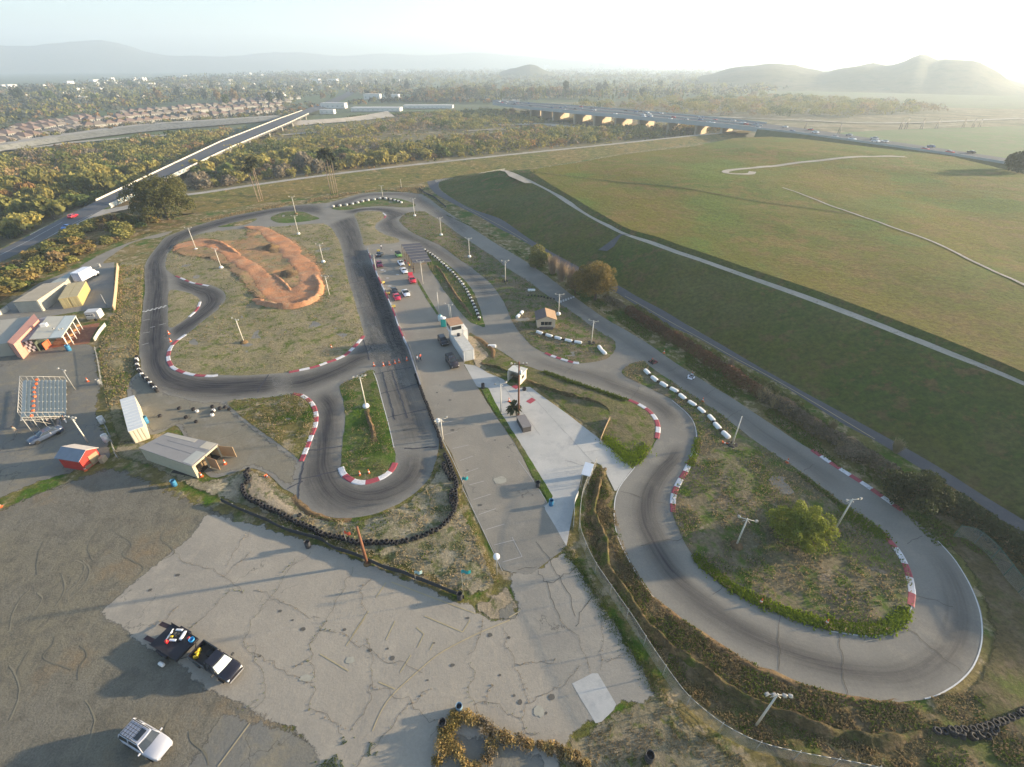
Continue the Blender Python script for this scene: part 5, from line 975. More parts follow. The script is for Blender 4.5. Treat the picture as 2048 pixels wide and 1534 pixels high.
b = MB(); nn = (f1 - f0).normalized(); ou = Vector((nn.y, -nn.x, 0)); 
if ou.dot(f0 - cc) < 0: ou = -ou
slab(b, f1 , f1 + ou * 2.4 + nn * .3, .1, 2.2, .08); b.build('door', plain('door_tan', (.40, .27, .15), .8, var=.2), t)
b = MB(); pm = f0.lerp(f1, .5); slab(b, pm, pm + ou * 2.0 - nn * .25, .1, 2.2, .08); b.build('door', plain('door_rust', (.36, .22, .13), .8, var=.2), t)
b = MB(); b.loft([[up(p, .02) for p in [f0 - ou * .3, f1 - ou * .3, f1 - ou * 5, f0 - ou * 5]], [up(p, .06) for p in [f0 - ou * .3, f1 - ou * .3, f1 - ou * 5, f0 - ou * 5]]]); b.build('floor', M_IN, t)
b = MB()
for k in range(7): c_ = f0.lerp(f1, .12 + .11 * k) - ou * rnd.uniform(.8, 2); b.box(up(c_, .4), (rnd.uniform(.4, .9), rnd.uniform(.4, .8), .8), rnd.uniform(0, 1), 0, .04)
b.build('stored_goods', M_WOOD, t)
t = thing('leaning_pole', 'thin pale pole leaning beside the low garage', 'pole', G(361, 943), 0); MB().tube((0, 0, 0), (-1.6, .8, 2.6), .05, n=7).build('shaft', M_WHITE, t)
# --- gabled sheds
def gabled(name, fl, fr, depth, zw, zr, wm, rml, rmr, label, cat, over=.25, front=None):
    A_, B__ = G(*fl), G(*fr); o = (A_ + B__) / 2; u = (B__ - A_); w = u.length; rz = math.atan2(u.y, u.x); t = thing(name, label, cat, o, rz)
    b = MB(); h = w / 2; D = depth
    b.add([(-h, 0, 0), (h, 0, 0), (h, 0, zw), (0, 0, zr), (-h, 0, zw), (-h, D, 0), (h, D, 0), (h, D, zw), (0, D, zr), (-h, D, zw)], [(0, 1, 2, 3, 4), (9, 8, 7, 6, 5), (0, 4, 9, 5), (1, 6, 7, 2)]); b.build('wall', wm, t)
    sl = (zr - zw) / h
    for s, rm in ((-1, rml), (1, rmr)):
        b = MB(); x1 = s * (h + over); z1 = zw - over * sl
        b.loft([[Vector((0, -over, zr + .03)), Vector((x1, -over, z1 + .03)), Vector((x1, -over, z1 + .12)), Vector((0, -over, zr + .12))], [Vector((0, D + over, zr + .03)), Vector((x1, D + over, z1 + .03)), Vector((x1, D + over, z1 + .12)), Vector((0, D + over, zr + .12))]], 0); b.build('roof_pane', rm, t)
    return t, w, D
M_RED = plain('shed_red', (.45, .035, .025), .7, var=.15)
t, w, D = gabled('red_shed', (172, 942), (205, 917), 4.0, 2.2, 3.0, M_RED, plain('shed_roof_blue', (.20, .23, .27), .7, var=.15), plain('shed_roof_pale', (.50, .44, .38), .7, var=.15), 'small red gabled shed with boarded front at the gravel lot corner', 'shed')
MB().box((w * .17, -.06, 1.0), (w * .5, .10, 1.7)).build('boarding', plain('plywood', (.30, .22, .13), .8, var=.25, scale=3), t); MB().box((-w * .28, -.06, .45), (.9, .10, .5)).build('lower_panel', M_WOOD, t)
MB().box((w * .32, -.9, .5), (1.0, .6, 1.0), .3, 0, .03).build('crate', plain('crate_tan', (.34, .26, .17), .8, var=.2), t)
HB = plain('hut_beige', (.55, .45, .34), .8, var=.1)
t, w, D = gabled('beige_hut', (1074, 657), (1110, 656.5), 4.2, 2.4, 3.2, HB, plain('hut_roof_shade_tone', (.14, .11, .10), .85, var=.15), plain('hut_roof_lit_tone', (.38, .25, .15), .85, var=.15), 'small beige gabled hut with wide window on the long island', 'hut', .35)  # one roof in two tones: right pane coloured lighter and warmer as if sunlit
b = MB(); b.box((0, -.03, 1.35), (w * .6, .06, .95)); b.build('window', M_GLASS, t); b = MB()
for x in (-.3, -.1, .1, .3): b.box((w * x, -.07, 1.35), (.06, .04, .95))
b.box((0, -.07, .86), (w * .64, .06, .08)); b.box((0, -.07, 1.84), (w * .64, .06, .08)); b.build('window_frame', HB, t); MB().box((0, -.6, .25), (w * .75, .8, .5)).build('bench', M_DARK, t)
# --- control tower and white trailer
a0, a1 = G(927.8, 723), G(949, 718.5); far = G(899, 679); u = (far - a0); nrm = Vector((-u.y, u.x, 0)).normalized(); 
if nrm.dot(a1 - a0) < 0: nrm = -nrm
wd = min(3.0, abs(nrm.dot(a1 - a0))); tq = [a0, a0 + nrm * wd, a0 + nrm * wd + u * 1.0, a0 + u]
t, qq, o = container('control_tower', [Vector((p.x, p.y, 2.5)) for p in tq], 2.5, C_WHITE, plain('tower_roof_stained', (.52, .50, .45), .8, var=.3, scale=1.2), 'white control tower cabin raised on a long white trailer', 'tower')
ux = u.normalized(); base = a0 + u * .74 - o; base.z = 0; rz = math.atan2(nrm.y, nrm.x)
def TB(c, d, nm, mat): 
    b = MB(); cc_ = base + nrm * (wd / 2 + c[0]) + ux * c[1] + Vector((0, 0, c[2])); b.box(cc_, d, rz); return b.build(nm, mat, t)
TB((-.1, 1.6, 3.7), (2.7, 3.2, 2.3), 'cabin', C_WHITE); TB((-.1, 1.6, 4.92), (3.1, 3.6, .14), 'cabin_roof', plain('roof_terracotta', (.42, .24, .14), .8, var=.15))
TB((-.1, -.03, 4.05), (2.2, .08, .8), 'window', M_GLASS); TB((-1.47, 1.6, 4.05), (.08, 2.6, .8), 'window', M_GLASS)
b = MB(); b.lathe([(.0, 0), (.38, 0), (.38, .5), (.0, .5)], base + nrm * (wd / 2) - ux * 1.0 + Vector((0, 0, 2.6)), 14); b.build('roof_drum', M_DARK, t)
TB((1.9, 1.4, 1.7), (1.0, 2.8, 3.2), 'side_stair_wall', C_WHITE)
b = MB()
for k in range(5): p = base + nrm * (wd / 2 + 1.5) + ux * (.2 + k * .7); b.tube(p + Vector((0, 0, 3.3)), p + Vector((0, 0, 4.3)), .03, n=5)
for z in (3.8, 4.3): b.tube(base + nrm * (wd / 2 + 1.5) + ux * .2 + Vector((0, 0, z)), base + nrm * (wd / 2 + 1.5) + ux * 3.0 + Vector((0, 0, z)), .03, n=5)
b.build('railing', M_WOOD, t)
# --- paddock canopy
cq = [G(803, 489, 3.0), G(840, 486, 3.0), G(863, 523.5, 3.0), G(827, 527, 3.0)]; o = sum(cq, Vector()) / 4; o.z = 0
t = thing('paddock_canopy', 'dark ribbed flat canopy on timber posts in the paddock', 'canopy', o); c4 = [Vector((p.x - o.x, p.y - o.y, 0)) for p in cq]
b = MB(); b.loft([[up(p, 3.0) for p in c4], [up(p, 3.1) for p in c4]], 0); b.build('roof', plain('canopy_dark', (.085, .08, .09), .7, var=.2), t)
b = MB()
for k in range(8):
    s = k / 7; a, c = c4[0].lerp(c4[3], s), c4[1].lerp(c4[2], s); b.tube(up(a, 3.13), up(c, 3.13), .055, n=5, smooth=False)
b.build('roof_batten', plain('batten', (.42, .36, .30), .8), t)
for k in range(6):
    for e0, e1 in ((c4[0], c4[3]), (c4[1], c4[2])): p = e0.lerp(e1, k / 5); MB().box(up(p, 1.5), (.14, .14, 3.0)).build('post', M_WOOD, t)
MB().loft([[up(c4[0] + Vector((-.3, 0, 0)), z) for z in (.9, 1.0)] + [up(c4[0] + Vector((-.2, 0, 0)), z) for z in (1.0, .9)], [up(c4[3] + Vector((-.3, 0, 0)), z) for z in (.9, 1.0)] + [up(c4[3] + Vector((-.2, 0, 0)), z) for z in (1.0, .9)]]).build('rail', M_WOOD, t)
for k in range(4):
    c_ = c4[0].lerp(c4[2], .2 + .17 * k); MB().box(up(c_, .72), (1.8, .8, .07), .6).build('table', M_WOOD, t)
# --- ruined booth
bq = rectfix((1015, 762), (1040, 770), (1049, 756), 0); o = sum(bq, Vector()) / 4; rz = math.atan2((bq[1] - bq[0]).y, (bq[1] - bq[0]).x); w = (bq[1] - bq[0]).length; D = 2.6
t = thing('white_booth', 'open fronted cream booth with peeling sign on the slab edge', 'booth', o, rz); WB = plain('booth_cream', (.60, .55, .46), .8, var=.2)
b = MB(); b.box((-w / 2 + .08, 0, 1.1), (.16, D, 2.2)); b.box((w / 2 - .08, 0, 1.1), (.16, D, 2.2)); b.box((0, D / 2 - .08, 1.1), (w - .32, .16, 2.2)); b.build('wall', WB, t)
MB().box((0, .3, 2.3), (w + .3, D - .3, .14)).build('roof', plain('booth_roof', (.58, .56, .50), .8, var=.15), t); MB().box((0, -.2, .9), (w - .4, .5, .08)).build('counter', M_WOOD, t); MB().box((-w / 2 - .01, 0, 1.4), (.03, 1.0, .5)).build('opening', M_IN, t); MB().box((w / 2 + .01, -.2, 1.3), (.03, .9, .7)).build('opening', M_IN, t)
# --- ticket shelter by the slab
sq = rectfix((1164, 947), (1179, 951), (1186, 930), 2.3); o = sum(sq, Vector()) / 4; o.z = 0; rz = math.atan2((sq[1] - sq[0]).y, (sq[1] - sq[0]).x); w = (sq[1] - sq[0]).length; D = (sq[2] - sq[1]).length
t = thing('gate_shelter', 'small shelter with flat pale blue roof at the slab corner', 'shelter', o, rz); MB().box((0, 0, 2.3), (w + .2, D + .2, .12), tilt=('X', .08)).build('roof', plain('shelter_blue', (.55, .60, .66), .6), t)
MB().box((0, D / 2 - .1, 1.1), (w, .1, 2.2)).build('wall', M_WHITE, t)
for x, y in ((-1, -1), (1, -1), (-1, 1), (1, 1)): MB().box((x * w * .46, y * D * .4, 1.1), (.08, .08, 2.2)).build('post', M_GREY, t)
# --- portable toilet
t = thing('portable_toilet', 'teal portable toilet with white roof beside the tower', 'toilet', G(887, 652), .2); MB().box((0, 0, 1.05), (1.15, 1.15, 2.1), bev=.05).build('cabin', plain('toilet_teal', (.02, .38, .32), .5, var=.08), t)
MB().lathe([(.80, 2.08), (.80, 2.15), (.5, 2.32), (0, 2.36)], n=8).build('roof', M_WHITE, t); MB().box((0, -.60, 1.05), (.75, .05, 1.8)).build('door', plain('toilet_door', (.03, .45, .38), .5), t)
t = thing('white_water_tank', 'pale tank with teal cap behind the portable toilet', 'tank', G(881, 641), 0); MB().lathe([(.0, 0), (.55, 0), (.58, .1), (.58, 1.2), (.4, 1.4), (0, 1.45)], n=16).build('shell', plain('tank_pale', (.50, .62, .60), .6), t); MB().lathe([(.2, 1.4), (.2, 1.55), (0, 1.56)], n=10).build('cap', M_TEAL, t)
# --- canopy building with chequered front
KR = plain('cafe_roof_cream', (.47, .44, .36), .8, var=.12, scale=.3); KG = plain('cafe_roof_grey', (.22, .24, .27), .8, var=.12)
zc = 3.2; fq = [G(95, 634, zc), G(153, 632.5, zc), G(124, 676, zc), G(59, 680, zc)]; o = sum(fq, Vector()) / 4; o.z = 0
t = thing('cafe_building', 'canopy building with cream roof, posts and chequered front panels', 'building', o); k4 = [Vector((p.x - o.x, p.y - o.y, 0)) for p in fq]
b = MB(); b.loft([[up(p, zc) for p in k4], [up(p, zc + .18) for p in k4]], 0); b.build('canopy_roof', KR, t)
m1, m2 = k4[0].lerp(k4[1], .62), k4[3].lerp(k4[2], .62); b = MB(); b.loft([[up(p, zc + .18) for p in (m1, k4[1], k4[2], m2)], [up(p, zc + .21) for p in (m1, k4[1], k4[2], m2)]]); b.build('roof_sheet', plain('cafe_sheet', (.46, .50, .48), .7), t)
lq = [G(p[0], p[1], 2.7) - o for p in ((72, 639), (95, 634), (59, 680), (31, 689))]; lq = [Vector((p.x, p.y, 0)) for p in lq]; b = MB(); b.loft([[up(p, 2.7) for p in lq], [up(p, 2.85) for p in lq]], 0); b.build('lower_roof', KG, t)
for k in range(5): p = k4[1].lerp(k4[2], .05 + k * .225); MB().tube(up(p, 0), up(p, zc), .09, n=8).build('post', M_WHITE, t)
b = MB(); w9, w0, w1 = [Vector((v.x, v.y, 0)) + Vector((0, .35, 0)) for v in (G(24, 704) - o, G(50, 706) - o, G(96, 696) - o)]; slab(b, w9, w0, 0, 2.6, .15); slab(b, w0, w1, 0, 2.8, .15); slab(b, k4[0], k4[0].lerp(k4[3], .94), 0, 2.9, .15); slab(b, lq[0], k4[0], 0, 2.6, .15); b.build('wall', plain('cafe_wall_dark', (.10, .12, .09), .8), t)
def chq(a, c, z0, z1, n, m):
    d = (c - a); nn = Vector((d.y, -d.x, 0)).normalized(); 
    if nn.y > 0: nn = -nn
    b = MB()
    for i in range(n):
        for j in range(m):
            p, q2 = a.lerp(c, i / n) + nn * .08, a.lerp(c, (i + 1) / n) + nn * .08; zA, zB = z0 + (z1 - z0) * j / m, z0 + (z1 - z0) * (j + 1) / m
            b.loft([[up(p, zA), up(q2, zA), up(q2 + nn * .03, zA), up(p + nn * .03, zA)], [up(p, zB), up(q2, zB), up(q2 + nn * .03, zB), up(p + nn * .03, zB)]], (i + j) % 2)
    b.build('chequered_panel', [M_WHITE, M_DARK], t)
gA, gB = G(50, 706) - o, G(77, 702) - o; chq(Vector((gA.x, gA.y, 0)), Vector((gB.x, gB.y, 0)), .1, 2.6, 6, 4); gA, gB = G(-8, 707) - o, G(24, 703) - o; chq(Vector((gA.x, gA.y, 0)), Vector((gB.x, gB.y, 0)), .1, 2.6, 6, 4); gA, gB = G(80, 697) - o, G(94, 694) - o; chq(Vector((gA.x, gA.y, 0)), Vector((gB.x, gB.y, 0)), .9, 2.4, 4, 3)
b = MB(); gA, gB = G(92, 700) - o, G(104, 691) - o; slab(b, Vector((gA.x, gA.y, 0)), Vector((gB.x, gB.y, 0)), 0, 1.6, .12); b.build('counter_panel', plain('counter_orange', (.62, .13, .05), .7), t)
b = MB(); gA, gB = G(-10, 706) - o, G(50, 702) - o; slab(b, Vector((gA.x, gA.y, 0)) + Vector((0, .5, 0)), Vector((gB.x, gB.y, 0)) + Vector((0, .5, 0)), 0, 2.6, .15); b.build('front_wall', plain('cafe_red_dark', (.10, .03, .03), .7), t)
b = MB(); b.box(up(k4[0].lerp(k4[3], .45) + Vector((1.2, 0, 0)), zc + .5), (1.1, .9, .7), .3); b.build('rooftop_unit', M_WHITE, t)
# pink parapet building
t = thing('pink_parapet_building', 'flat roofed building with a pink parapet left of the canopy building', 'building', G(20, 660)); o = t.location
pq = [G(p[0], p[1], 3.6) - o for p in ((68, 627), (77, 639), (27, 689), (14, 684))]; pq = [Vector((p.x, p.y, 0)) for p in pq]
b = MB(); b.loft([[up(p, 0) for p in pq], [up(p, 3.6) for p in pq]]); b.build('parapet_wall', plain('parapet_pink', (.55, .27, .20), .8, var=.12), t)
pr = [G(p[0], p[1], 3.0) - o for p in ((64, 632), (14, 686), (-60, 694), (-60, 640), (0, 640))]; b = MB(); b.loft([[up(p, 0) for p in pr], [up(p, 2.95) for p in pr]]); b.build('roof', plain('flat_roof_tan', (.36, .33, .27), .85, var=.15, scale=.3), t)
for k, (px, lab) in enumerate((((156, 657), 'round orange patio table top nearest the trailer'), ((150, 666), 'second round orange patio table from the trailer'), ((142, 676), 'third round orange patio table from the trailer'), ((137, 690), 'round orange patio table nearest the blue barrel'))):
    t = thing('patio_table', lab, 'table', G(*px), k, 'round orange patio tables'); MB().lathe([(0, .70), (.75, .70), (.78, .74), (.75, .78), (0, .78)], n=18).build('table_top', plain('table_orange', (.62, .30, .10), .6, var=.15), t)
    MB().tube((0, 0, 0), (0, 0, .7), .06, n=8).build('pedestal', M_GREY, t); b = MB(); b.lathe([(.35, 0), (.3, .04), (.0, .05)], n=12); b.build('foot', M_GREY, t)
    for a_ in range(3): MB().lathe([(.0, .40), (.2, .40), (.2, .46), (0, .46)], (.95 * math.cos(a_ * 2.1), .95 * math.sin(a_ * 2.1), 0), 10).build('stool', plain('stool_orange', (.55, .25, .09), .6), t)
# small trailer with sign
sq = rectfix((170, 647.5), (200, 645), (199, 631), 0); o = sum(sq, Vector()) / 4; rz = math.atan2((sq[1] - sq[0]).y, (sq[1] - sq[0]).x); w = (sq[1] - sq[0]).length
t = thing('silver_trailer', 'small silver grey trailer parked behind the brick patio', 'trailer', o, rz); MB().box((0, 0, 1.45), (w * .9, 2.2, 2.0), bev=.15).build('body', plain('trailer_silver', (.50, .49, .47), .4, var=.1), t)
b = MB(); b.box((-w * .1, -1.13, 1.6), (w * .5, .06, .7)); b.build('sign_panel', M_WHITE, t); b = MB()
for x in (-.5, -.3, -.1, .15, .35): b.box((w * x * .5 - .2, -1.17, 1.65), (.25, .02, .3))
b.build('sign_lettering', M_DARK, t)
for y in (-1.0, 1.0): MB().lathe([(.2, -.1), (.36, -.1), (.36, .1), (.2, .1)], (w * .1, y, .36), 14, axis='Y').build('wheel', M_BLACK, t)
# --- bleachers
bq = [G(135, 764), G(135, 835), G(45, 838, 3.4), G(48, 765, 3.4)]
o = G(90, 815); t = thing('bleachers', 'tall bank of blue grey bleacher seats on an open steel frame', 'bleachers', o)
R0, R1, L1, L0 = [p - o for p in bq]; ns = 11; M_SEAT = plain('bench_blue', (.17, .215, .235), .5, var=.15); M_FRM = plain('frame_steel', (.42, .40, .36), .5)
for k in range(ns):
    s = (k + .5) / ns; a, c = R0.lerp(L0, s), R1.lerp(L1, s); d = (L0 - R0).normalized(); d.z = 0; d.normalize(); b = MB(); wz = .30
    a2, c2 = a + Vector((0, 0, .42)), c + Vector((0, 0, .42))
    b.loft([[a2 - d * wz, a2 + d * wz, a2 + d * wz + Vector((0, 0, .05)), a2 - d * wz + Vector((0, 0, .05))], [c2 - d * wz, c2 + d * wz, c2 + d * wz + Vector((0, 0, .05)), c2 - d * wz + Vector((0, 0, .05))]]); b.build('bench', M_SEAT, t)
    b = MB(); a3, c3 = a + d * .45, c + d * .45; b.loft([[a3 - d * .14, a3 + d * .14, a3 + d * .14 + Vector((0, 0, .04)), a3 - d * .14 + Vector((0, 0, .04))], [c3 - d * .14, c3 + d * .14, c3 + d * .14 + Vector((0, 0, .04)), c3 - d * .14 + Vector((0, 0, .04))]]); b.build('footboard', M_FRM, t)
for k in range(6):
    s = k / 5; r_, l_ = R0.lerp(R1, s), L0.lerp(L1, s); b = MB(); b.tube(r_ + Vector((0, 0, .3)), l_ + Vector((0, 0, .3)), .06, n=6)
    for j in range(1, 6): p = r_.lerp(l_, j / 5); b.tube(p + Vector((0, 0, .3)), Vector((p.x, p.y, 0)), .05, n=6)
    b.tube(Vector((r_.x, r_.y, .1)), Vector((l_.x, l_.y, l_.z * .9)), .035, n=5) ; b.tube(Vector((r_.lerp(l_, .4).x, r_.lerp(l_, .4).y, 0)), l_, .035, n=5); b.build('frame', M_FRM, t)
b = MB(); b.path([L0 + Vector((0, 0, 1.4)), L1 + Vector((0, 0, 1.4))], [.05] * 2)
for k in range(12): p = L0.lerp(L1, k / 11); b.tube(p, p + Vector((0, 0, 1.4)), .03, n=5)
for e, f in ((R0, L0), (R1, L1)):
    b.tube(e + Vector((0, 0, 1.2)), f + Vector((0, 0, 1.4)), .04, n=5)
    for k in range(9): p = e.lerp(f, k / 8); b.tube(p, p + Vector((0, 0, 1.25)), .03, n=5)
b.build('guard_rail', M_FRM, t)
b = MB()
for k in range(9): p = R0.lerp(L0, .70).lerp(R1.lerp(L1, .74), k / 8); b.box(p + Vector((rnd.uniform(-.2, .2), 0, .62)), (.35, .45, .35), rnd.uniform(0, 1), 0, .05)
b.build('orange_bundle', M_ORG, t)
# ================================================================ VEHICLES, PEOPLE, TREES
M_TYRE = plain('car_tyre', (.02, .02, .02), .85); M_RIM = plain('wheel_rim', (.45, .45, .46), .3, .6); M_HEAD = plain('headlight_glass', (.75, .75, .72), .15); M_TAIL = plain('tail_lamp', (.35, .02, .02), .3); M_TRIM = plain('black_trim', (.03, .03, .03), .6)
def paint(name, col, rough=.28):
    m, nt, b = ntm(name); b.inputs['Base Color'].default_value = (*col, 1); b.inputs['Roughness'].default_value = rough; b.inputs['Coat Weight'].default_value = .6; b.inputs['Coat Roughness'].default_value = .08; return m
def wheel(t, x, y, r=.34, w=.24):
    o = MB().lathe([(r * .62, -w / 2), (r * .92, -w / 2), (r, -w * .3), (r, w * .3), (r * .92, w / 2), (r * .62, w / 2)], (x, y, r), 18, axis='Y').build('wheel', M_TYRE, t)
    s = 1 if y > 0 else -1
    MB().lathe([(0, -w * .3 + s * .03), (r * .6, -w * .3 + s * .03), (r * .62, w * .3 + s * .03), (r * .2, w * .32 + s * .03), (0, w * .25 + s * .03)], (x, y, r), 14, axis='Y').build('rim', M_RIM, o)
def ring(x, w, zl, zt, sh=.86, cr=.08):
    zm = zl + (zt - zl) * .62
    return [Vector((x, y, z)) for y, z in ((-w * .88, zl), (-w, zl + .12), (-w, zm), (-w * .97, zt - cr), (-w * sh, zt), (0, zt + .02), (w * sh, zt), (w * .97, zt - cr), (w, zm), (w, zl + .12), (w * .88, zl))]
def car(px_r, px_f, label, col, kind='sedan', group=None, mat=None, L=None, open_hood=False, name=None, cat='car', top=None):
    A_, B__ = G(*px_r, .7), G(*px_f, .7); c = (A_ + B__) / 2; c.z = 0.02; d = B__ - A_; rz = math.atan2(d.y, d.x)
    t = thing(name or {'sedan': 'sedan', 'sport': 'sports_car', 'suv': 'suv', 'convertible': 'convertible', 'hatch': 'hatchback'}[kind], label, cat, c, rz, group)
    P = mat or paint('paint_' + label[:18], col)
    Z = {'sedan': (4.6, .90, 1.0, 1.42), 'sport': (4.1, .86, .88, 1.20), 'hatch': (4.0, .85, 1.0, 1.45), 'suv': (4.8, .93, 1.12, 1.78), 'convertible': (4.0, .86, .86, 1.15)}[kind]; Lc, w, zb, zr = Z; Lc = L or Lc; h = Lc / 2
    b = MB(); hz = zb * (.86 if kind in ('sport', 'convertible') else .95)
    st = [(-h, w * .78, .38, zb * .78), (-h + .1, w * .93, .28, zb * .93), (-h + .6, w, .24, zb), (-.2, w, .22, zb), (h * .42, w, .24, zb * .97), (h * .72, w * .97, .24, hz), (h - .2, w * .88, .28, hz * .86), (h, w * .70, .36, hz * .70)]
    b.loft([ring(*s) for s in st], 0, True, True)
    b.build('body', P, t)
    x0, x1, x2, x3 = {'sedan': (-h * .72, -h * .42, h * .10, h * .40), 'sport': (-h * .55, -h * .22, h * .06, h * .36), 'hatch': (-h * .93, -h * .72, h * .12, h * .42), 'suv': (-h * .96, -h * .86, h * .16, h * .38), 'convertible': (-h * .3, -h * .2, h * .1, h * .25)}[kind]
    if kind != 'convertible':
        b = MB(); wl, wt = w * .90, w * .72
        lo = [Vector((x0, -wl, zb - .04)), Vector((x3, -wl, zb - .04)), Vector((x3 + .08, 0, zb - .04)), Vector((x3, wl, zb - .04)), Vector((x0, wl, zb - .04))]
        hi = [Vector((x1, -wt, zr - .05)), Vector((x2, -wt, zr - .05)), Vector((x2 + .06, 0, zr - .03)), Vector((x2, wt, zr - .05)), Vector((x1, wt, zr - .05))]
        b.loft([lo, hi], 0); b.build('window', M_GLASS, t)
        b = MB(); rm = P if top is None else top
        a_ = [Vector((x1 - .05, -wt - .02, zr - .07)), Vector((x2 + .03, -wt - .02, zr - .07)), Vector((x2 + .11, 0, zr - .04)), Vector((x2 + .03, wt + .02, zr - .07)), Vector((x1 - .05, wt + .02, zr - .07))]
        c_ = [Vector((x1 + .05, -wt + .08, zr + .01)), Vector((x2 - .05, -wt + .08, zr + .01)), Vector((x2, 0, zr + .03)), Vector((x2 - .05, wt - .08, zr + .01)), Vector((x1 + .05, wt - .08, zr + .01))]
        b.loft([a_, c_], 0, True, False)
        for s in (-1, 1):
            b.tube((x3, s * wl, zb), (x2, s * wt, zr - .04), .045, n=5); b.tube((x0, s * wl, zb), (x1, s * wt, zr - .04), .06, n=5); xm = (x1 + x2) / 2 - .1; b.tube((xm, s * (wl + .01), zb), (xm, s * (wt + .01), zr - .04), .04, n=5)
        b.build('roof', rm, t)
        if kind == 'suv':
            b = MB()
            for s in (-1, 1): b.tube((x1 + .1, s * wt * .92, zr + .07), (x2 - .2, s * wt * .92, zr + .07), .03, n=6)
            for k in range(5): b.tube((x1 + .15 + k * .33, -wt * .92, zr + .07), (x1 + .15 + k * .33, wt * .92, zr + .07), .018, n=5)
            b.build('roof_rack', M_TRIM, t)
            for yy in (-.55, -.18, .18, .55): MB().box(((x1 + x1 + 1.5) / 2 + .1, yy * wt, zr + .045), (1.45, .03, .012)).build('roof_rib', M_TRIM, t)
            MB().box((x2 - .55, 0, zr + .035), (.55, wt * 1.3, .02)).build('sunroof', M_GLASS, t)
    else:
        b = MB(); b.loft([[Vector((-h * .30, -w * .72, zb + .03)), Vector((h * .18, -w * .72, zb + .03)), Vector((h * .18, w * .72, zb + .03)), Vector((-h * .30, w * .72, zb + .03))], [Vector((-h * .28, -w * .66, zb + .05)), Vector((h * .16, -w * .66, zb + .05)), Vector((h * .16, w * .66, zb + .05)), Vector((-h * .28, w * .66, zb + .05))]]); b.build('cockpit', M_TRIM, t)
        for s in (-1, 1): MB().box((-h * .12, s * .34, zb + .18), (.3, .45, .32), bev=.06).build('seat', M_TRIM, t)
        b = MB(); b.loft([[Vector((h * .30, -w * .8, zb)), Vector((h * .33, 0, zb)), Vector((h * .30, w * .8, zb))], [Vector((h * .16, -w * .68, zr)), Vector((h * .18, 0, zr)), Vector((h * .16, w * .68, zr))]], 0, False, False, False); b.build('windscreen', M_GLASS, t)
    r = .33 if kind != 'suv' else .38
    for x in (-h * .60, h * .62):
        for s in (-1, 1): wheel(t, x, s * (w - .10), r)
    for s in (-1, 1):
        MB().box((h - .13, s * w * .62, hz * .66), (.16, w * .34, .15), s * -.25, 0, .03).build('headlight', M_HEAD, t); MB().box((-h + .03, s * w * .66, zb * .68), (.10, w * .30, .16), bev=.02).build('taillight', M_TAIL, t)
        MB().box((x3 - .12, s * (w + .12), zb + .08), (.14, .22, .14), bev=.03).build('mirror', P, t)
    if open_hood:
        b = MB(); b.box((-h - .02, 0, zb + .55), (.06, w * 1.5, 1.0), bev=.02, tilt=('Y', -.3)); b.build('boot_lid', P, t)
    b = MB(); b.box((h - .02, 0, .42), (.06, w * 1.1, .16)); b.build('grille', M_TRIM, t)
    return t
P_WH = paint('car_white', (.78, .78, .80)); P_RD = paint('car_red', (.50, .015, .05)); P_BK = paint('car_black', (.012, .013, .016)); P_RD2 = paint('car_bright_red', (.60, .01, .03)); P_GN = paint('car_green', (.22, .48, .10)); P_BL = paint('car_blue', (.01, .16, .50)); P_NB = paint('car_steel_blue', (.055, .075, .12))
car((786, 522), (798, 515), 'x', (1, 1, 1)) if False else None
car((792, 502), (802, 515), 'lime green hatchback with dark roof near the canopy', None, 'hatch', 'cars parked in the paddock', P_GN, 3.8, top=M_TRIM)
car((797.5, 519), (806.5, 531), 'upper white roadster with dark seats beside the canopy', None, 'convertible', 'cars parked in the paddock', P_WH, 4.0)
car((803, 534), (812.5, 546), 'lower white coupe beside the canopy corner', None, 'sport', 'cars parked in the paddock', P_WH, 4.1)
car((820, 551), (828, 567), 'bright red car with raised boot lid at the end of the green strip', None, 'sedan', 'cars parked in the paddock', P_RD2, 4.2, True)
car((755, 519), (762, 536), 'dark red saloon near the pit wall beneath the floodlight pole', None, 'sedan', 'cars parked in the paddock', paint('car_dark_red', (.30, .012, .05)), 4.3)
car((784, 573), (792, 587), 'black small car parked above the crimson one', None, 'sport', 'cars parked in the paddock', P_BK, 4.0)
car((789, 584), (797, 601), 'crimson small car parked below the black one', None, 'sport', 'cars parked in the paddock', P_RD, 4.1)
car((807, 577), (816, 593), 'white sports car with black hood alone in the middle lane', None, 'sport', 'cars parked in the paddock', P_WH, 4.2, top=M_TRIM)
car((754, 512), (763, 503), 'dark car with pale bonnet at the top of the pit lane', None, 'sport', 'cars parked in the paddock', paint('car_charcoal', (.04, .06, .075)), 3.8)
car((880, 670), (892, 690), 'black hatchback with teal rear glass beside the tower', None, 'hatch', 'dark cars beside the tower', P_BK, 4.2)
car((898, 713), (911, 733), 'black four wheel drive with roof rack below the tower', None, 'suv', 'dark cars beside the tower', paint('car_brown_black', (.03, .02, .02)), 4.6)
car((133, 436), (157, 427), 'bright red saloon driving on the road at the left', None, 'sedan', 'cars on the left road', P_RD2, 4.6)
car((144, 449), (122, 458), 'blue saloon driving on the road at the left', None, 'sedan', 'cars on the left road', P_BL, 4.6)
car((114, 857), (64, 880), 'steel blue saloon with open boot beside the bleachers', None, 'sedan', None, P_NB, 4.7, True)
t_suv = car((257, 1459), (331, 1503), 'silver white estate four wheel drive with sunroof at the bottom left', None, 'suv', None, paint('car_silver', (.42, .43, .48)), 4.7)
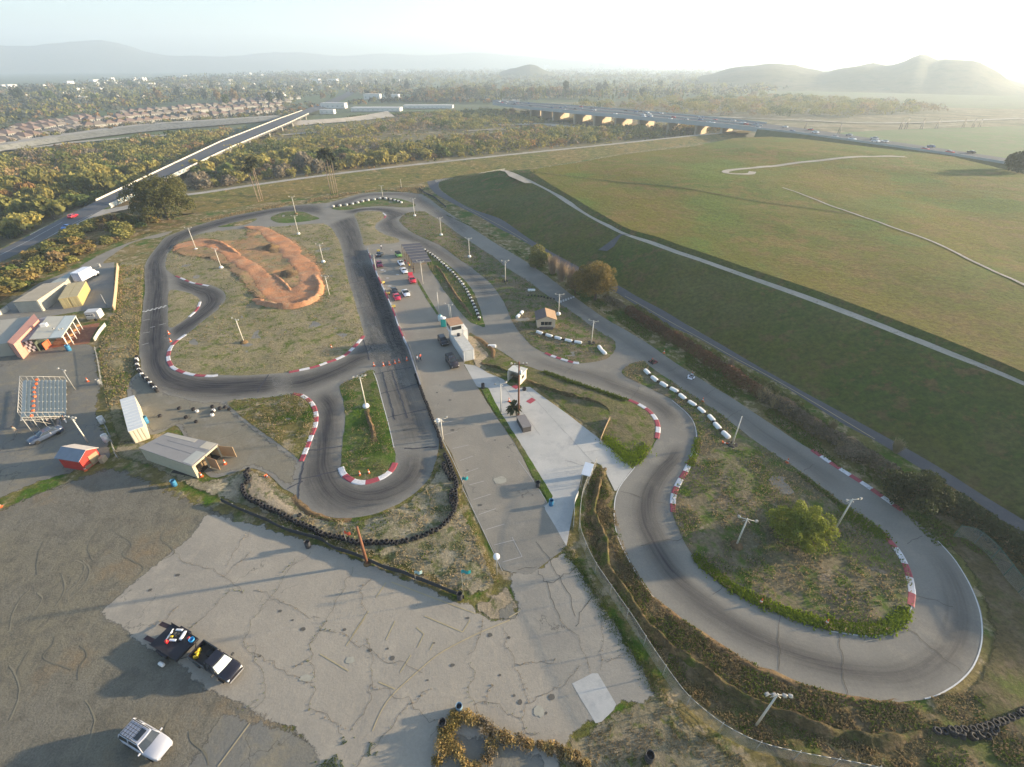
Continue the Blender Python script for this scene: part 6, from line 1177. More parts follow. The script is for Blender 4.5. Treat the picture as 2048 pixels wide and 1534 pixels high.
# --- black pickup with sunshade, towing a flatbed
def frame_of(px_r, px_f, z=.7):
    A_, B__ = G(*px_r, z), G(*px_f, z); c = (A_ + B__) / 2; c.z = .02; d = B__ - A_; return c, math.atan2(d.y, d.x), d.length
c, rz, LL = frame_of((391, 1297), (472, 1348), 1.0); t = thing('pickup_truck', 'black crew cab pickup truck with a sunshade behind its windscreen', 'pickup truck', c, rz); PB = paint('truck_black', (.012, .010, .016), .3); h = 2.9; w = .98
b = MB(); st = [(-h * .10, w * .98, .42, 1.18), (h * .30, w, .42, 1.18), (h * .58, w, .42, 1.14), (h * .85, w * .96, .42, 1.05), (h * .97, w * .86, .45, .98), (h, w * .78, .5, .80)]
b.loft([ring(*s) for s in st], 0, True, True); b.build('cab_body', PB, t)
b = MB(); 
for s in (-1, 1): b.box((-h * .55, s * (w - .06), .85), (h * .90, .12, .80), bev=.04)
b.box((-h + .04, 0, .85), (.08, w * 2, .78)); b.box((-h * .11, 0, .88), (.08, w * 1.9, .72)); b.build('bed_wall', PB, t); MB().box((-h * .55, 0, .58), (h * .88, w * 1.9, .08)).build('bed_floor', M_TRIM, t)
b = MB(); wl, wt = w * .92, w * .76; zb, zr = 1.15, 1.86; lo = [Vector((-h * .12, -wl, zb)), Vector((h * .52, -wl, zb)), Vector((h * .56, 0, zb)), Vector((h * .52, wl, zb)), Vector((-h * .12, wl, zb))]; hi = [Vector((-h * .08, -wt, zr)), Vector((h * .28, -wt, zr)), Vector((h * .31, 0, zr)), Vector((h * .28, wt, zr)), Vector((-h * .08, wt, zr))]
b.loft([lo, hi]); b.build('window', M_GLASS, t)
b = MB(); 
a_ = [p + Vector((0, 0, -.02)) for p in hi]; c_ = [Vector((p.x * .97, p.y * .92, zr + .08)) for p in hi]; b.loft([a_, c_], 0)
for s in (-1, 1): b.tube(lo[1] * 1 if s < 0 else lo[3], hi[1] if s < 0 else hi[3], .05, n=5); b.tube((h * .12, s * wl, zb), (h * .12, s * wt, zr), .06, n=5); b.tube((-h * .10, s * wl, zb), (-h * .07, s * wt, zr), .08, n=5)
b.build('roof', PB, t)
b = MB(); n = 8; rg = []
for i in range(2):
    zz, xx, ww = ((zb + .06, h * .525, wl * .90), (zr - .05, h * .31, wt * .92))[i]; rg.append([Vector((xx + .045 * (1 - (2 * k / n - 1) ** 2) + .03, ww * (2 * k / n - 1), zz)) for k in range(n + 1)])
b.loft(rg, 0, False, True, False); b.build('sunshade', plain('sunshade_silver', (.62, .70, .64), .35, var=.06), t)
for x in (-h * .58, h * .62):
    for s in (-1, 1): wheel(t, x, s * (w - .08), .40, .28)
for s in (-1, 1):
    MB().box((h - .14, s * w * .70, .86), (.2, .34, .2), s * -.2, 0, .04).build('headlight', M_HEAD, t); MB().box((-h + .02, s * w * .86, .98), (.08, .16, .34)).build('taillight', M_TAIL, t); MB().box((h * .42, s * (w + .2), 1.28), (.18, .32, .24), bev=.05).build('mirror', M_TRIM, t)
    MB().box((-h * .58, s * (w + .02), .80), (1.0, .12, .16), bev=.05).build('wheel_arch', PB, t)
MB().box((h + .04, 0, .52), (.14, w * 1.7, .22), bev=.05).build('bumper', plain('bumper_chrome', (.35, .33, .3), .3, .7), t); MB().box((-h - .05, 0, .5), (.14, w * 1.6, .16)).build('rear_bumper', M_TRIM, t)
def TW(lx, ly, lz=0, c=c, rz=rz): return Vector(c) + Matrix.Rotation(rz, 3, 'Z') @ Vector((lx, ly, lz))
t2 = thing('spare_wheel', 'spare wheel with pale rim lying in the pickup bed', 'wheel', TW(-h * .48, .35, .64), rz); MB().lathe([(.2, 0), (.36, 0), (.38, .12), (.36, .24), (.2, .24)], n=16).build('tyre', M_TYRE, t2); MB().lathe([(0, .05), (.2, .05), (.22, .2), (.08, .22), (0, .2)], n=14).build('rim', M_RIM, t2)
M_YEL = plain('can_yellow', (.75, .50, .03), .5, var=.08)
for k, (lx, ly, lab) in enumerate(((-h * .86, -.25, 'yellow fuel can at the tailgate end of the pickup bed'), (-h * .80, -.55, 'yellow fuel can nearest the bed side of the pickup'), (-h * .9, .05, 'small yellow can at the middle of the pickup tailgate'))):
    t2 = thing('fuel_can', lab, 'fuel can', TW(lx, ly, .62), rz + k, 'yellow cans in the pickup bed'); MB().box((0, 0, .22), (.42, .26, .44), bev=.05).build('body', M_YEL, t2); MB().tube((.12, 0, .42), (.18, 0, .56), .03, n=6).build('spout', M_TRIM, t2)
# flatbed trailer
c2, rz2, L2_ = frame_of((320, 1266), (376, 1300), .8); h2 = 2.15; w2 = 1.25
t = thing('flatbed_trailer', 'black flatbed trailer with two loading ramps down behind the pickup', 'trailer', c2, rz2)
DK = plain('deck_black', (.022, .020, .026), .6, var=.3); MB().box((0, 0, .62), (h2 * 2, w2 * 2, .12), bev=.02).build('deck', DK, t)
b = MB()
for s in (-1, 1): b.box((0, s * w2, .78), (h2 * 2, .06, .2))
b.box((h2, 0, .8), (.08, w2 * 2, .3)); b.build('side_rail', DK, t)
b = MB(); b.tube((h2, -w2 * .7, .55), (h2 + 1.0, 0, .5), .05, n=6); b.tube((h2, w2 * .7, .55), (h2 + 1.0, 0, .5), .05, n=6); b.tube((h2 + .9, 0, .5), (h2 + 1.15, 0, .5), .06, n=6); b.build('tow_bar', M_TRIM, t)
for s in (-1, 1):
    b = MB(); 
    for e in (-1, 1): b.loft([[Vector((-h2, s * .85 + e * .2, .60)), Vector((-h2, s * .85 + e * .2 + .05, .60)), Vector((-h2, s * .85 + e * .2 + .05, .66)), Vector((-h2, s * .85 + e * .2, .66))], [Vector((-h2 - 1.75, s * .85 + e * .2, .03)), Vector((-h2 - 1.75, s * .85 + e * .2 + .05, .03)), Vector((-h2 - 1.75, s * .85 + e * .2 + .05, .09)), Vector((-h2 - 1.75, s * .85 + e * .2, .09))]])
    for k in range(12): f = (k + .5) / 12; b.box((-h2 - 1.75 * f, s * .85 + .02, .64 - .57 * f), (.07, .42, .04))
    b.build('ramp', plain('ramp_maroon', (.06, .03, .035), .6), t)
    for x in (-.45, .35): wheel(t, x, s * (w2 + .12), .33, .2)
    MB().box((-.05, s * (w2 + .12), .74), (1.7, .26, .06), bev=.02).build('mudguard', DK, t)
def onT(lx, ly, lz=.68): return Vector(c2) + Matrix.Rotation(rz2, 3, 'Z') @ Vector((lx, ly, lz))
t2 = thing('racing_kart', 'white bodied kart loaded on the flatbed trailer', 'kart', onT(-.35, .55), rz2 + .35)
PW = paint('kart_white', (.78, .78, .80)); b = MB(); b.box((.75, 0, .16), (.35, 1.0, .2), 0, 0, .07); b.build('nose', PW, t2)
for s in (-1, 1): MB().box((0, s * .55, .18), (.8, .24, .22), bev=.07).build('side_pod', PW, t2)
MB().box((-.7, 0, .2), (.16, 1.2, .22), bev=.06).build('rear_bumper', PW, t2); MB().box((-.15, 0, .28), (.45, .42, .4), .1, 0, .08).build('seat', M_TRIM, t2); MB().box((0, 0, .1), (1.4, .7, .06)).build('chassis', M_TRIM, t2)
MB().lathe([(.14, 0), (.17, .02), (.14, .04)], (.3, 0, .42), 14).build('steering_wheel', M_TRIM, t2)
for x in (-.55, .6):
    for s in (-1, 1): MB().lathe([(.04, -.09), (.13, -.09), (.14, 0), (.13, .09), (.04, .09)], (x, s * .5, .14), 12, axis='Y').build('wheel', M_TYRE, t2)
MB().box((-.2, -.3, .42), (.3, .2, .12), bev=.04).build('engine_cover', M_YEL, t2)
M_RC = plain('can_red', (.55, .02, .03), .5)
for (lx, ly, lab) in ((-.6, -.35, 'red fuel can in the middle of the flatbed trailer'), (1.35, .85, 'red fuel can beside the blue tub on the flatbed trailer')):
    t2 = thing('fuel_can', lab, 'fuel can', onT(lx, ly), rz2, 'red cans on the flatbed'); MB().box((0, 0, .2), (.36, .28, .4), bev=.06).build('body', M_RC, t2); MB().tube((.1, 0, .38), (.16, 0, .5), .03, n=6).build('spout', M_YEL, t2)
t2 = thing('blue_tub', 'blue tub at the front corner of the flatbed trailer', 'tub', onT(1.75, .85), 0); MB().lathe([(.0, 0), (.24, 0), (.28, .42), (.24, .42), (.2, .1), (0, .1)], n=16).build('shell', plain('tub_blue', (.03, .30, .62), .5), t2)
t2 = thing('white_drum', 'white drum lying on the ground beside the flatbed trailer', 'drum', Vector(c2) + Matrix.Rotation(rz2, 3, 'Z') @ Vector((.55, -2.0, 0)), rz2); MB().lathe([(0, -.34), (.16, -.34), (.19, -.28), (.19, .28), (.16, .34), (0, .34)], (0, 0, .19), 16, axis='X').build('shell', plain('drum_white', (.75, .72, .66), .5), t2)
# --- box truck in the yard
c3, rz3, _ = frame_of((156, 560), (188, 543), 1.2); t = thing('box_truck', 'white box truck parked behind the yellow containers', 'box truck', c3, rz3)
MB().box((-.8, 0, 2.0), (5.2, 2.3, 2.5), bev=.05).build('cargo_box', paint('box_white', (.80, .78, .80), .4), t); MB().box((-3.43, 0, 1.95), (.06, 2.0, 2.1)).build('rear_door', plain('roller_door', (.40, .42, .52), .5), t)
b = MB(); b.loft([[Vector((1.9, y, z)) for y, z in ((-1, .5), (-1, 1.9), (-.85, 2.1), (.85, 2.1), (1, 1.9), (1, .5))], [Vector((2.8, y, z)) for y, z in ((-1, .5), (-1, 1.75), (-.8, 2.0), (.8, 2.0), (1, 1.75), (1, .5))], [Vector((3.2, y, z)) for y, z in ((-.95, .5), (-.95, 1.15), (-.8, 1.3), (.8, 1.3), (.95, 1.15), (.95, .5))], [Vector((3.9, y, z)) for y, z in ((-.85, .5), (-.85, 1.0), (-.7, 1.1), (.7, 1.1), (.85, 1.0), (.85, .5))]]); b.build('cab', paint('cab_white', (.78, .77, .76), .4), t)
MB().box((3.02, 0, 1.62), (.06, 1.5, .5), tilt=('Y', .5)).build('windscreen', M_GLASS, t)
for x in (-2.2, 2.9):
    for s in (-1, 1): wheel(t, x, s * .98, .42, .3)
# --- karts on the straight
def kart(px, ang, col, label):
    t = thing('racing_kart', label, 'kart', G(*px), ang); PP = plain('kart_' + label[:12], col, .4)
    MB().box((.75, 0, .18), (.4, 1.0, .22), bev=.07).build('nose', PP, t); MB().box((0, 0, .1), (1.5, .75, .07)).build('chassis', M_TRIM, t)
    for s in (-1, 1): MB().box((0, s * .55, .2), (.85, .26, .24), bev=.07).build('side_pod', PP, t)
    MB().box((-.2, 0, .32), (.4, .4, .5), bev=.08).build('seat', M_TRIM, t); MB().lathe([(.13, 0), (.17, .02), (.13, .04)], (.3, 0, .5), 12).build('steering_wheel', M_TRIM, t)
    for x in (-.6, .6):
        for s in (-1, 1): MB().lathe([(.04, -.1), (.14, -.1), (.15, 0), (.14, .1), (.04, .1)], (x, s * .55, .15), 12, axis='Y').build('wheel', M_TYRE, t)
    return t
kart((1305.5, 725), .5, (.18, .03, .03), 'dark red kart driven on the long straight'); kart((1382, 755), -2.2, (.72, .72, .76), 'white kart driven behind on the long straight')
# --- people
SKIN = plain('skin', (.42, .24, .16), .6, var=.04)
def person(loc, rz, shirt, trouser, label, pose='stand', hair=(.04, .025, .02), s=1.0):
    J = {'pel': (0, 0, .95), 'che': (0, 0, 1.28), 'nec': (0, 0, 1.47), 'hea': (0, .02, 1.60), 'top': (0, .02, 1.72)}
    st = .12 if pose == 'walk' else 0.0
    for sd, k in ((-1, 'l'), (1, 'r')):
        f = st * sd
        J['hip' + k] = (sd * .10, 0, .90); J['kne' + k] = (sd * .11, f * 1.2 + .02, .50); J['ank' + k] = (sd * .11, f * 1.8, .08); J['toe' + k] = (sd * .12, f * 1.8 + .16, .04)
        J['sho' + k] = (sd * .19, 0, 1.42)
        if pose == 'sit': J['kne' + k] = (sd * .13, .42, .50 + 0); J['ank' + k] = (sd * .13, .44, .08); J['toe' + k] = (sd * .13, .60, .04); J['hip' + k] = (sd * .10, 0, .50)
        J['elb' + k] = (sd * .26, -f * .8 - .02, 1.14); J['wri' + k] = (sd * .25, -f * 1.2 + .12, .92); J['han' + k] = (sd * .24, -f * 1.2 + .18, .84)
    if pose == 'sit':
        for k in ('pel', 'che', 'nec', 'hea', 'top', 'shol', 'shor', 'elbl', 'elbr', 'wril', 'wrir', 'hanl', 'hanr'): x, y, z = J[k]; J[k] = (x, y, z - .42)
    names = list(J); E = [('pel', 'che'), ('che', 'nec'), ('nec', 'hea'), ('hea', 'top')]
    for k in 'lr': E += [('pel', 'hip' + k), ('hip' + k, 'kne' + k), ('kne' + k, 'ank' + k), ('ank' + k, 'toe' + k), ('che', 'sho' + k), ('sho' + k, 'elb' + k), ('elb' + k, 'wri' + k), ('wri' + k, 'han' + k)]
    Rr = {'pel': .15, 'che': .16, 'nec': .065, 'hea': .10, 'top': .07, 'hip': .10, 'kne': .07, 'ank': .05, 'toe': .045, 'sho': .075, 'elb': .05, 'wri': .035, 'han': .045}
    me = bpy.data.meshes.new('person'); me.from_pydata([J[k] for k in names], [(names.index(a), names.index(b)) for a, b in E], []); o = link('person', me)
    m = o.modifiers.new('skin', 'SKIN'); m.use_smooth_shade = True; sk = me.skin_vertices[0].data if me.skin_vertices else me.attributes and None
    if not me.skin_vertices:
        bm = bmesh.new(); bm.from_mesh(me); bm.verts.layers.skin.verify(); bm.to_mesh(me); bm.free()
    for i, k in enumerate(names): r_ = Rr[k[:3]]; me.skin_vertices[0].data[i].radius = (r_, r_ * .75 if k in ('pel', 'che') else r_); me.skin_vertices[0].data[i].use_root = (k == 'pel')
    o.modifiers.new('sub', 'SUBSURF').levels = 1; bpy.context.view_layer.update()
    ev = o.evaluated_get(bpy.context.evaluated_depsgraph_get()); nm = bpy.data.meshes.new_from_object(ev); o.modifiers.clear(); o.data = nm; nm.materials.clear()
    for mt in (SKIN, plain('shirt', shirt, .9), plain('trousers', trouser, .9), M_TRIM): nm.materials.append(mt)
    dz = .42 if pose == 'sit' else 0
    for p in nm.polygons:
        z = p.center.z + dz; x = abs(p.center.x)
        p.material_index = 0 if z > 1.46 else (1 if z > .98 and not (x > .215 and z < 1.12) else (0 if x > .19 and z > .78 else (3 if p.center.z < .10 else 2))); p.use_smooth = True
    if pose == 'sit':
        for p in nm.polygons:
            if p.center.z < .62: p.material_index = 3 if p.center.z < .1 else 2
    hd = MB().lathe([(.09, 1.60), (.115, 1.64), (.11, 1.72), (.07, 1.775), (.0, 1.79)], (0, 0, -dz), 12).build('hair', plain('hair', hair, .8), o)
    nose = MB().box((0, .125, 1.60 - dz), (.03, .035, .045)); nose.box((-.035, .105, 1.635 - dz), (.02, .02, .012), mi=1); nose.box((.035, .105, 1.635 - dz), (.02, .02, .012), mi=1); nose.build('face', [SKIN, M_TRIM], o)
    o.location = loc; o.rotation_euler = (0, 0, rz); o.scale = (s, s, s); tag(o, label, 'person'); return o
person(G(835, 724), 2.4, (.75, .75, .75), (.10, .10, .13), 'person in white shirt standing in the pit lane', 'walk'); person(G(841.5, 721), 1.2, (.50, .10, .07), (.04, .04, .05), 'person in red top and dark trousers in the pit lane', 'walk')
person(G(134, 846), 2.0, (.04, .04, .05), (.75, .72, .70), 'person in dark top by the end of the bleachers'); person(G(101, 849), -1, (.75, .73, .76), (.09, .09, .12), 'person in white standing behind the steel blue car', 'stand')
person(G(106, 873), 2.4, (.72, .66, .60), (.30, .18, .12), 'person in pale clothes crouching by the wheel of the steel blue car', 'sit'); person(G(35, 868), .4, (.55, .48, .36), (.28, .24, .2), 'person in tan clothes walking left of the steel blue car', 'walk')
person(G(763, 499), .5, (.6, .6, .65), (.06, .06, .08), 'person in pale grey at the top of the pit lane'); person(G(811, 529), .5, (.35, .05, .05), (.06, .06, .08), 'person in dark red between the white cars and the canopy')
person(G(817, 534), 1.5, (.40, .04, .05), (.08, .06, .06), 'person in crimson at the canopy edge'); person(G(820, 537), .9, (.70, .55, .05), (.10, .10, .12), 'person in yellow top at the canopy corner'); person(G(828, 545), .2, (.03, .03, .04), (.04, .04, .05), 'person in black at the front post of the canopy')
for x_, (px, k_, mt) in zip(('seated driver in black on the dark red kart', 'seated driver in white on the white kart'), (((1305.5, 725), .5, (.03, .03, .03)), ((1382, 755), -2.2, (.7, .7, .75)))):
    p = G(*px); o = person(p + Vector((-.25 * math.cos(k_), -.25 * math.sin(k_), -.10)), k_ - math.pi / 2, mt, mt, x_, 'sit', (.45, .05, .04), .9)
# white stones / sacks etc in the lane
for px, lab in (((764, 540), 'white patch of spilled powder in the paddock, upper'), ((774, 556), 'white patch of spilled powder in the paddock, middle'), ((780, 572), 'white patch of spilled powder beside the black car')):
    pass
for px, lab in (((757, 504), 'yellow and orange trolley at the top of the pit wall'), ((776, 590), 'yellow wheeled trolley by the pit wall near the crimson car'), ((787, 616), 'low yellow trolley by the pit wall'), ((766, 568), 'small yellow box on legs by the pit wall')):
    t = thing('yellow_trolley', lab, 'trolley', G(*px), rnd.uniform(0, 1)); MB().box((0, 0, .55), (1.0, .6, .5), bev=.04).build('tray', plain('trolley_yellow', (.48, .36, .07), .6, var=.2), t)
    for x in (-.35, .35):
        for y in (-.25, .25): MB().lathe([(.03, -.04), (.12, -.04), (.12, .04), (.03, .04)], (x, y, .12), 10, axis='Y').build('wheel', M_TYRE, t)
    MB().tube((.5, 0, .6), (.8, 0, 1.0), .03, n=6).build('handle', M_GREY, t)
# ================================================================ VEGETATION, FAR LAND
rng = np.random.default_rng(11)
def leaf_mesh(name, cen, rad, n, size, mat, flat=0.0, inner=.72, tri=False, up=-.35, trunk=None):
    """n leaf clumps spread through the shells of several lobes"""
    cen = np.array(cen, float); rad = np.array(rad, float); w = (rad ** 2).mean(axis=1); w /= w.sum()
    k = rng.choice(len(cen), n, p=w); d = rng.normal(size=(n, 3)); d /= np.linalg.norm(d, axis=1)[:, None]
    d[:, 2] = np.where(d[:, 2] < up, -d[:, 2], d[:, 2]); rr = rng.uniform(inner, 1.06, n) ** 1.0
    c = cen[k] + d * rad[k] * rr[:, None]; a = rng.normal(size=(n, 3)) + d * .2; a /= np.linalg.norm(a, axis=1)[:, None]
    b = np.cross(a, d + rng.normal(size=(n, 3)) * .6); b /= np.maximum(np.linalg.norm(b, axis=1), 1e-6)[:, None]
    s = (size * rng.uniform(.55, 1.35, n))[:, None]; m = 3 if tri else 4
    if tri: V = np.stack([c - a * s * .6 - b * s * .45, c + a * s * .6 - b * s * .3, c + b * s * .8], 1)
    else: V = np.stack([c - a * s * .6, c + b * s * .42, c + a * s * .6, c - b * s * .42], 1)
    V = V.reshape(-1, 3); V[:, 2] = np.maximum(V[:, 2], .03)
    me = bpy.data.meshes.new(name); F_ = np.arange(n * m).reshape(n, m); me.from_pydata(V.tolist(), [], F_.tolist()); me.materials.append(mat)
    lt = rng.uniform(0, 1, len(cen)); t = np.clip(.45 * lt[k] + .55 * rng.uniform(0, 1, n), 0, 1); at = me.attributes.new('tint', 'FLOAT', 'POINT'); at.data.foreach_set('value', np.repeat(t, m)); me.update(); return me
def lobes(r, h, n, base=.25, seed=0, ls=(.32, .52), qm=.62):
    g = np.random.default_rng(seed); cen = []; rad = []
    for i in range(n):
        a = g.uniform(0, 6.28); q = g.uniform(.15, qm) * r; z = h * (base + (1 - base) * g.uniform(.2 if qm > .7 else .25, .86 - .35 * (q / r) ** 2 if qm > .7 else .80)); s = g.uniform(*ls)
        cen.append((q * math.cos(a), q * math.sin(a), z)); rad.append((r * s, r * s, (h * (1 - base)) * s * g.uniform(.6, .85)))
    cen.append((0, 0, h * (base + (1 - base) * .5))); rad.append((r * .6, r * .6, h * (1 - base) * .42)); return cen, rad
M_BARK = plain('bark', (.14, .10, .07), .9, var=.3, scale=4)
def trunk_mb(h, r, n=4, spread=.4, seed=0):
    g = random.Random(seed); b = MB(); b.tube((0, 0, -.2), (0, 0, h * .45), r, r * .7, 8)
    for i in range(n): a = g.uniform(0, 6.28); e = Vector((math.cos(a) * h * spread * .6, math.sin(a) * h * spread * .6, h * g.uniform(.7, .85))); m_ = Vector((e.x * .35, e.y * .35, h * .58)); b.path([Vector((0, 0, h * .4)), m_, e], [r * .55, r * .38, r * .1], 6)
    return b
LEAF = {k: leafmat('leaf_' + k, c) for k, c in {'olive': (.20, .195, .06), 'yellow': (.30, .265, .08), 'green': (.11, .14, .04), 'dark': (.045, .062, .024), 'brown': (.23, .165, .085), 'orange': (.25, .15, .06), 'grey': (.22, .185, .14), 'lime': (.25, .29, .045), 'gold': (.205, .16, .055), 'blue': (.085, .10, .085), 'drab': (.10, .10, .032), 'straw': (.40, .29, .12), 'red': (.17, .095, .055)}.items()}
def tree(name, label, loc, r, h, key, n=2200, size=.5, nl=9, base=.15, group=None, cat='tree', trunk=True, seed=0, sq=1.0, rz=0.0, inner=.72, **kw):
    t = thing(name, label, cat, loc, rz, group); c, ra = lobes(r, h, nl, base, seed, **kw); me = leaf_mesh('crown', c, ra, n, size, LEAF[key], inner=inner); link('crown', me, t)
    if trunk: trunk_mb(h, max(.08, h * .035), 5, .45, seed).build('trunk', M_BARK, t)
    t.scale = (1, sq, 1); return t
tree('broad_tree', 'big drooping olive green tree beside the road bridge at the left', G(338, 440), 12.5, 18.5, 'drab', 17000, .55, 40, -.05, seed=3, ls=(.15, .30), qm=.84)
tree('round_tree', 'round yellow green tree alone on the big loop island', G(1592, 1074), 3.9, 5.6, 'lime', 16000, .19, 60, -.15, seed=5, ls=(.14, .28), qm=.86)
tree('bushy_tree', 'tall golden brown bushy tree at the foot of the mesa', G(1190, 600), 6.0, 11.5, 'gold', 12000, .34, 40, -.1, seed=8, ls=(.15, .30), qm=.84)
tree('dark_bush', 'dark olive bush at the upper end of the bare thicket below the mesa', G(1078, 534), 4.6, 5.0, 'olive', 3500, .4, 8, -.1, cat='bush', seed=9)
tree('dark_bush', 'brown grey bush between the bare thicket and the golden tree', G(1150, 588), 4.6, 5.4, 'brown', 3500, .35, 8, -.1, cat='bush', seed=10)
tree('large_shrub', 'large dark shrub in the hedge beside the curb of the long straight', G(1822, 1004), 4.8, 5.2, 'dark', 9000, .25, 34, -.2, ls=(.15, .30), qm=.84, cat='shrub', seed=12)
tree('olive_shrub', 'grey olive shrub in the hedge left of the large dark shrub', G(1700, 915), 2.6, 2.6, 'grey', 2500, .26, 8, -.2, cat='shrub', seed=13)
def bare(name, label, loc, h, r, n, group=None, mat=None, th=.035):
    t = thing(name, label, 'bush', loc, 0, group); g = rng; b = MB()
    for i in range(n):
        a = g.uniform(0, 6.28); sp = g.uniform(.05, 1) * r; p0 = Vector((math.cos(a) * sp * .25, math.sin(a) * sp * .25, 0)); zt = h * g.uniform(.5, 1.05); p2 = Vector((math.cos(a) * sp, math.sin(a) * sp, zt)); p1 = p0.lerp(p2, .5) + Vector((g.uniform(-.2, .2), g.uniform(-.2, .2), h * .08)); s_ = Vector((math.cos(a + 1.6), math.sin(a + 1.6), 0)) * th
        b.add([p0 - s_, p0 + s_, p1 + s_ * .7, p2, p1 - s_ * .7], [(0, 1, 2, 3, 4)])
        for q_ in range(2): e = p1.lerp(p2, g.uniform(.1, .7)); f = e + Vector((g.uniform(-.3, .3) * r * .5, g.uniform(-.3, .3) * r * .5, h * .14)); b.add([e - s_ * .5, e + s_ * .5, f], [(0, 1, 2)])
    b.build('branches', mat or M_TWIG, t); return t
M_TWIG = plain('twigs', (.30, .22, .15), .9, var=.2); M_REED = plain('reeds', (.40, .31, .16), .9, var=.2)
bare('bare_thicket', 'upper leafless thicket above the long straight', G(1105, 548), 6.0, 2.8, 320, 'leafless thicket', th=.05); bare('bare_thicket', 'middle leafless thicket above the long straight', G(1122, 562), 6.4, 2.8, 320, 'leafless thicket', th=.05); bare('bare_thicket', 'lower leafless thicket touching the golden tree', G(1142, 572), 6.2, 2.8, 320, 'leafless thicket', th=.05)
bare('bare_tree', 'small leafless tree standing above the brown hedge', G(1458, 740), 3.4, 1.1, 90, th=.03)
for px, lab, h, r in (((1522, 800), 'upper clump of tall dry reeds in the hedge', 2.9, 1.7), ((1548, 815), 'lower clump of tall dry reeds in the hedge', 2.9, 1.8), ((1572, 826), 'right clump of tall dry reeds in the hedge', 2.6, 1.5), ((1660, 862), 'thin dry reeds by the small white frame', 2.4, 1.0), ((1680, 900), 'green yellow reeds leaning to the track', 2.2, 1.1), ((1790, 905), 'thin reeds just above the large dark shrub', 2.6, 1.2)): bare('reed_clump', lab, G(*px), h, r, 260, 'dry reeds in the hedge', M_REED, .04)
def hedge(px, w, h, key, label, n, size=.3, z=0.0):
    p = row(px, 1.1, z); o = p[0].copy(); c = []; ra = []
    for a in p:
        k = 1 + .35 * noise.noise(a * .35); c.append((a.x - o.x + rng.uniform(-.2, .2), a.y - o.y, h * .42 * k)); ra.append((w * .62 * k, w * .62 * k, h * .55 * k))
    t = thing('hedge', label, 'hedge', o); link('foliage', leaf_mesh('foliage', c, ra, n, size, LEAF[key], inner=.8, up=-.6), t); return t
hedge([(1212, 600), (1260, 628), (1300, 652), (1320, 664)], 1.6, 1.6, 'grey', 'grey leafless start of the hedge below the golden tree', 2500)
hedge([(1258, 630), (1320, 668), (1380, 704), (1440, 744), (1500, 784), (1520, 796)], 1.9, 2.5, 'red', 'long red brown creeper hedge between straight and perimeter road', 9000)
hedge([(1275, 617), (1330, 655), (1400, 695), (1470, 738), (1540, 778), (1600, 815)], .9, 1.2, 'olive', 'narrow olive undergrowth behind the red brown hedge', 3500)
hedge([(1520, 798), (1580, 832), (1630, 868), (1690, 900), (1740, 930), (1780, 962)], 2.0, 2.6, 'grey', 'tangled grey brown stretch of hedge above the striped kerb', 6000)
hedge([(1560, 800), (1620, 842), (1680, 880), (1740, 915)], 1.0, 1.5, 'green', 'green creeper patches along the perimeter road edge', 2500)
hedge([(1860, 1010), (1910, 1030), (1960, 1062), (2010, 1098), (2070, 1140), (2140, 1200)], 2.9, 3.0, 'dark', 'dark overgrown hedge running to the right edge', 8000)
hedge([(1880, 975), (1930, 1010), (1990, 1052), (2050, 1095), (2140, 1160)], .8, .9, 'brown', 'dry brown growth between hedge and perimeter road at the right', 2500)
def inside(P, X, Y):
    ins = np.zeros(X.size, bool); q_ = np.roll(P, -1, axis=0)
    for (x0, y0), (x1, y1) in zip(P, q_):
        if y0 == y1: continue
        ins ^= ((y0 > Y) != (y1 > Y)) & (X < (x1 - x0) * (Y - y0) / (y1 - y0) + x0)
    return ins
def sample(px, z, n, world=None):
    P = np.array([(G(*p, z).x, G(*p, z).y) for p in px]) if world is None else np.array(world); lo, hi = P.min(0), P.max(0); out = np.zeros((0, 2))
    while len(out) < n:
        q_ = rng.uniform(lo, hi, (n * 4, 2)); out = np.vstack([out, q_[inside(P, q_[:, 0], q_[:, 1])]])
    return out[:n]
def tufts(name, pts, s, mat, z=.05, hh=.7, m=3):
    """loose upright blades, too many to count"""
    n = len(pts); base = np.zeros((n, 3)); base[:, :2] = pts; base[:, 2] = z; a = rng.uniform(0, 6.28, (n, m)); V = []
    S_ = s * rng.uniform(.5, 1.4, (n, 1)); 
    for k in range(m):
        dx = np.stack([np.cos(a[:, k]), np.sin(a[:, k]), np.zeros(n)], 1) * S_; le = np.stack([rng.normal(size=n), rng.normal(size=n), np.zeros(n)], 1) * S_ * .5; t_ = base + le; t_[:, 2] += (S_[:, 0] * hh * rng.uniform(.6, 1.4, n)) * 2
        V.append(np.stack([base - dx * .6, base + dx * .6, t_], 1))
    V = np.concatenate(V, 0).reshape(-1, 3); N_ = len(V) // 3; me = bpy.data.meshes.new(name); me.from_pydata(V.tolist(), [], np.arange(N_ * 3).reshape(N_, 3).tolist()); me.materials.append(mat)
    t = np.tile(rng.uniform(0, 1, n), m); at = me.attributes.new('tint', 'FLOAT', 'POINT'); at.data.foreach_set('value', np.repeat(t, 3)); return tag(link(name, me), kind='stuff')
def clumped(pts, sc, thr):
    k = np.array([noise.fractal(Vector((x * sc, y * sc, 5.5)), .9, 2, 3) for x, y in pts]); return pts[k > thr]
W2 = lambda k: [(p.x, p.y) for p in ISW[k]]
L_DRY = leafmat('grass_dry', (.30, .24, .14), trans=.3); L_GRN = leafmat('grass_green', (.12, .17, .03), trans=.3); L_BRG = leafmat('grass_bright', (.20, .28, .02), trans=.4); L_BRN = leafmat('grass_brown', (.28, .22, .125), trans=.35)
ALLV = [('inf', 5500, .13), ('hut', 5000, .13), ('big', 11000, .11), ('pole', 2500, .09), ('six', 1500, .11), ('key', 500, .13), ('ditch', 1000, .12)]
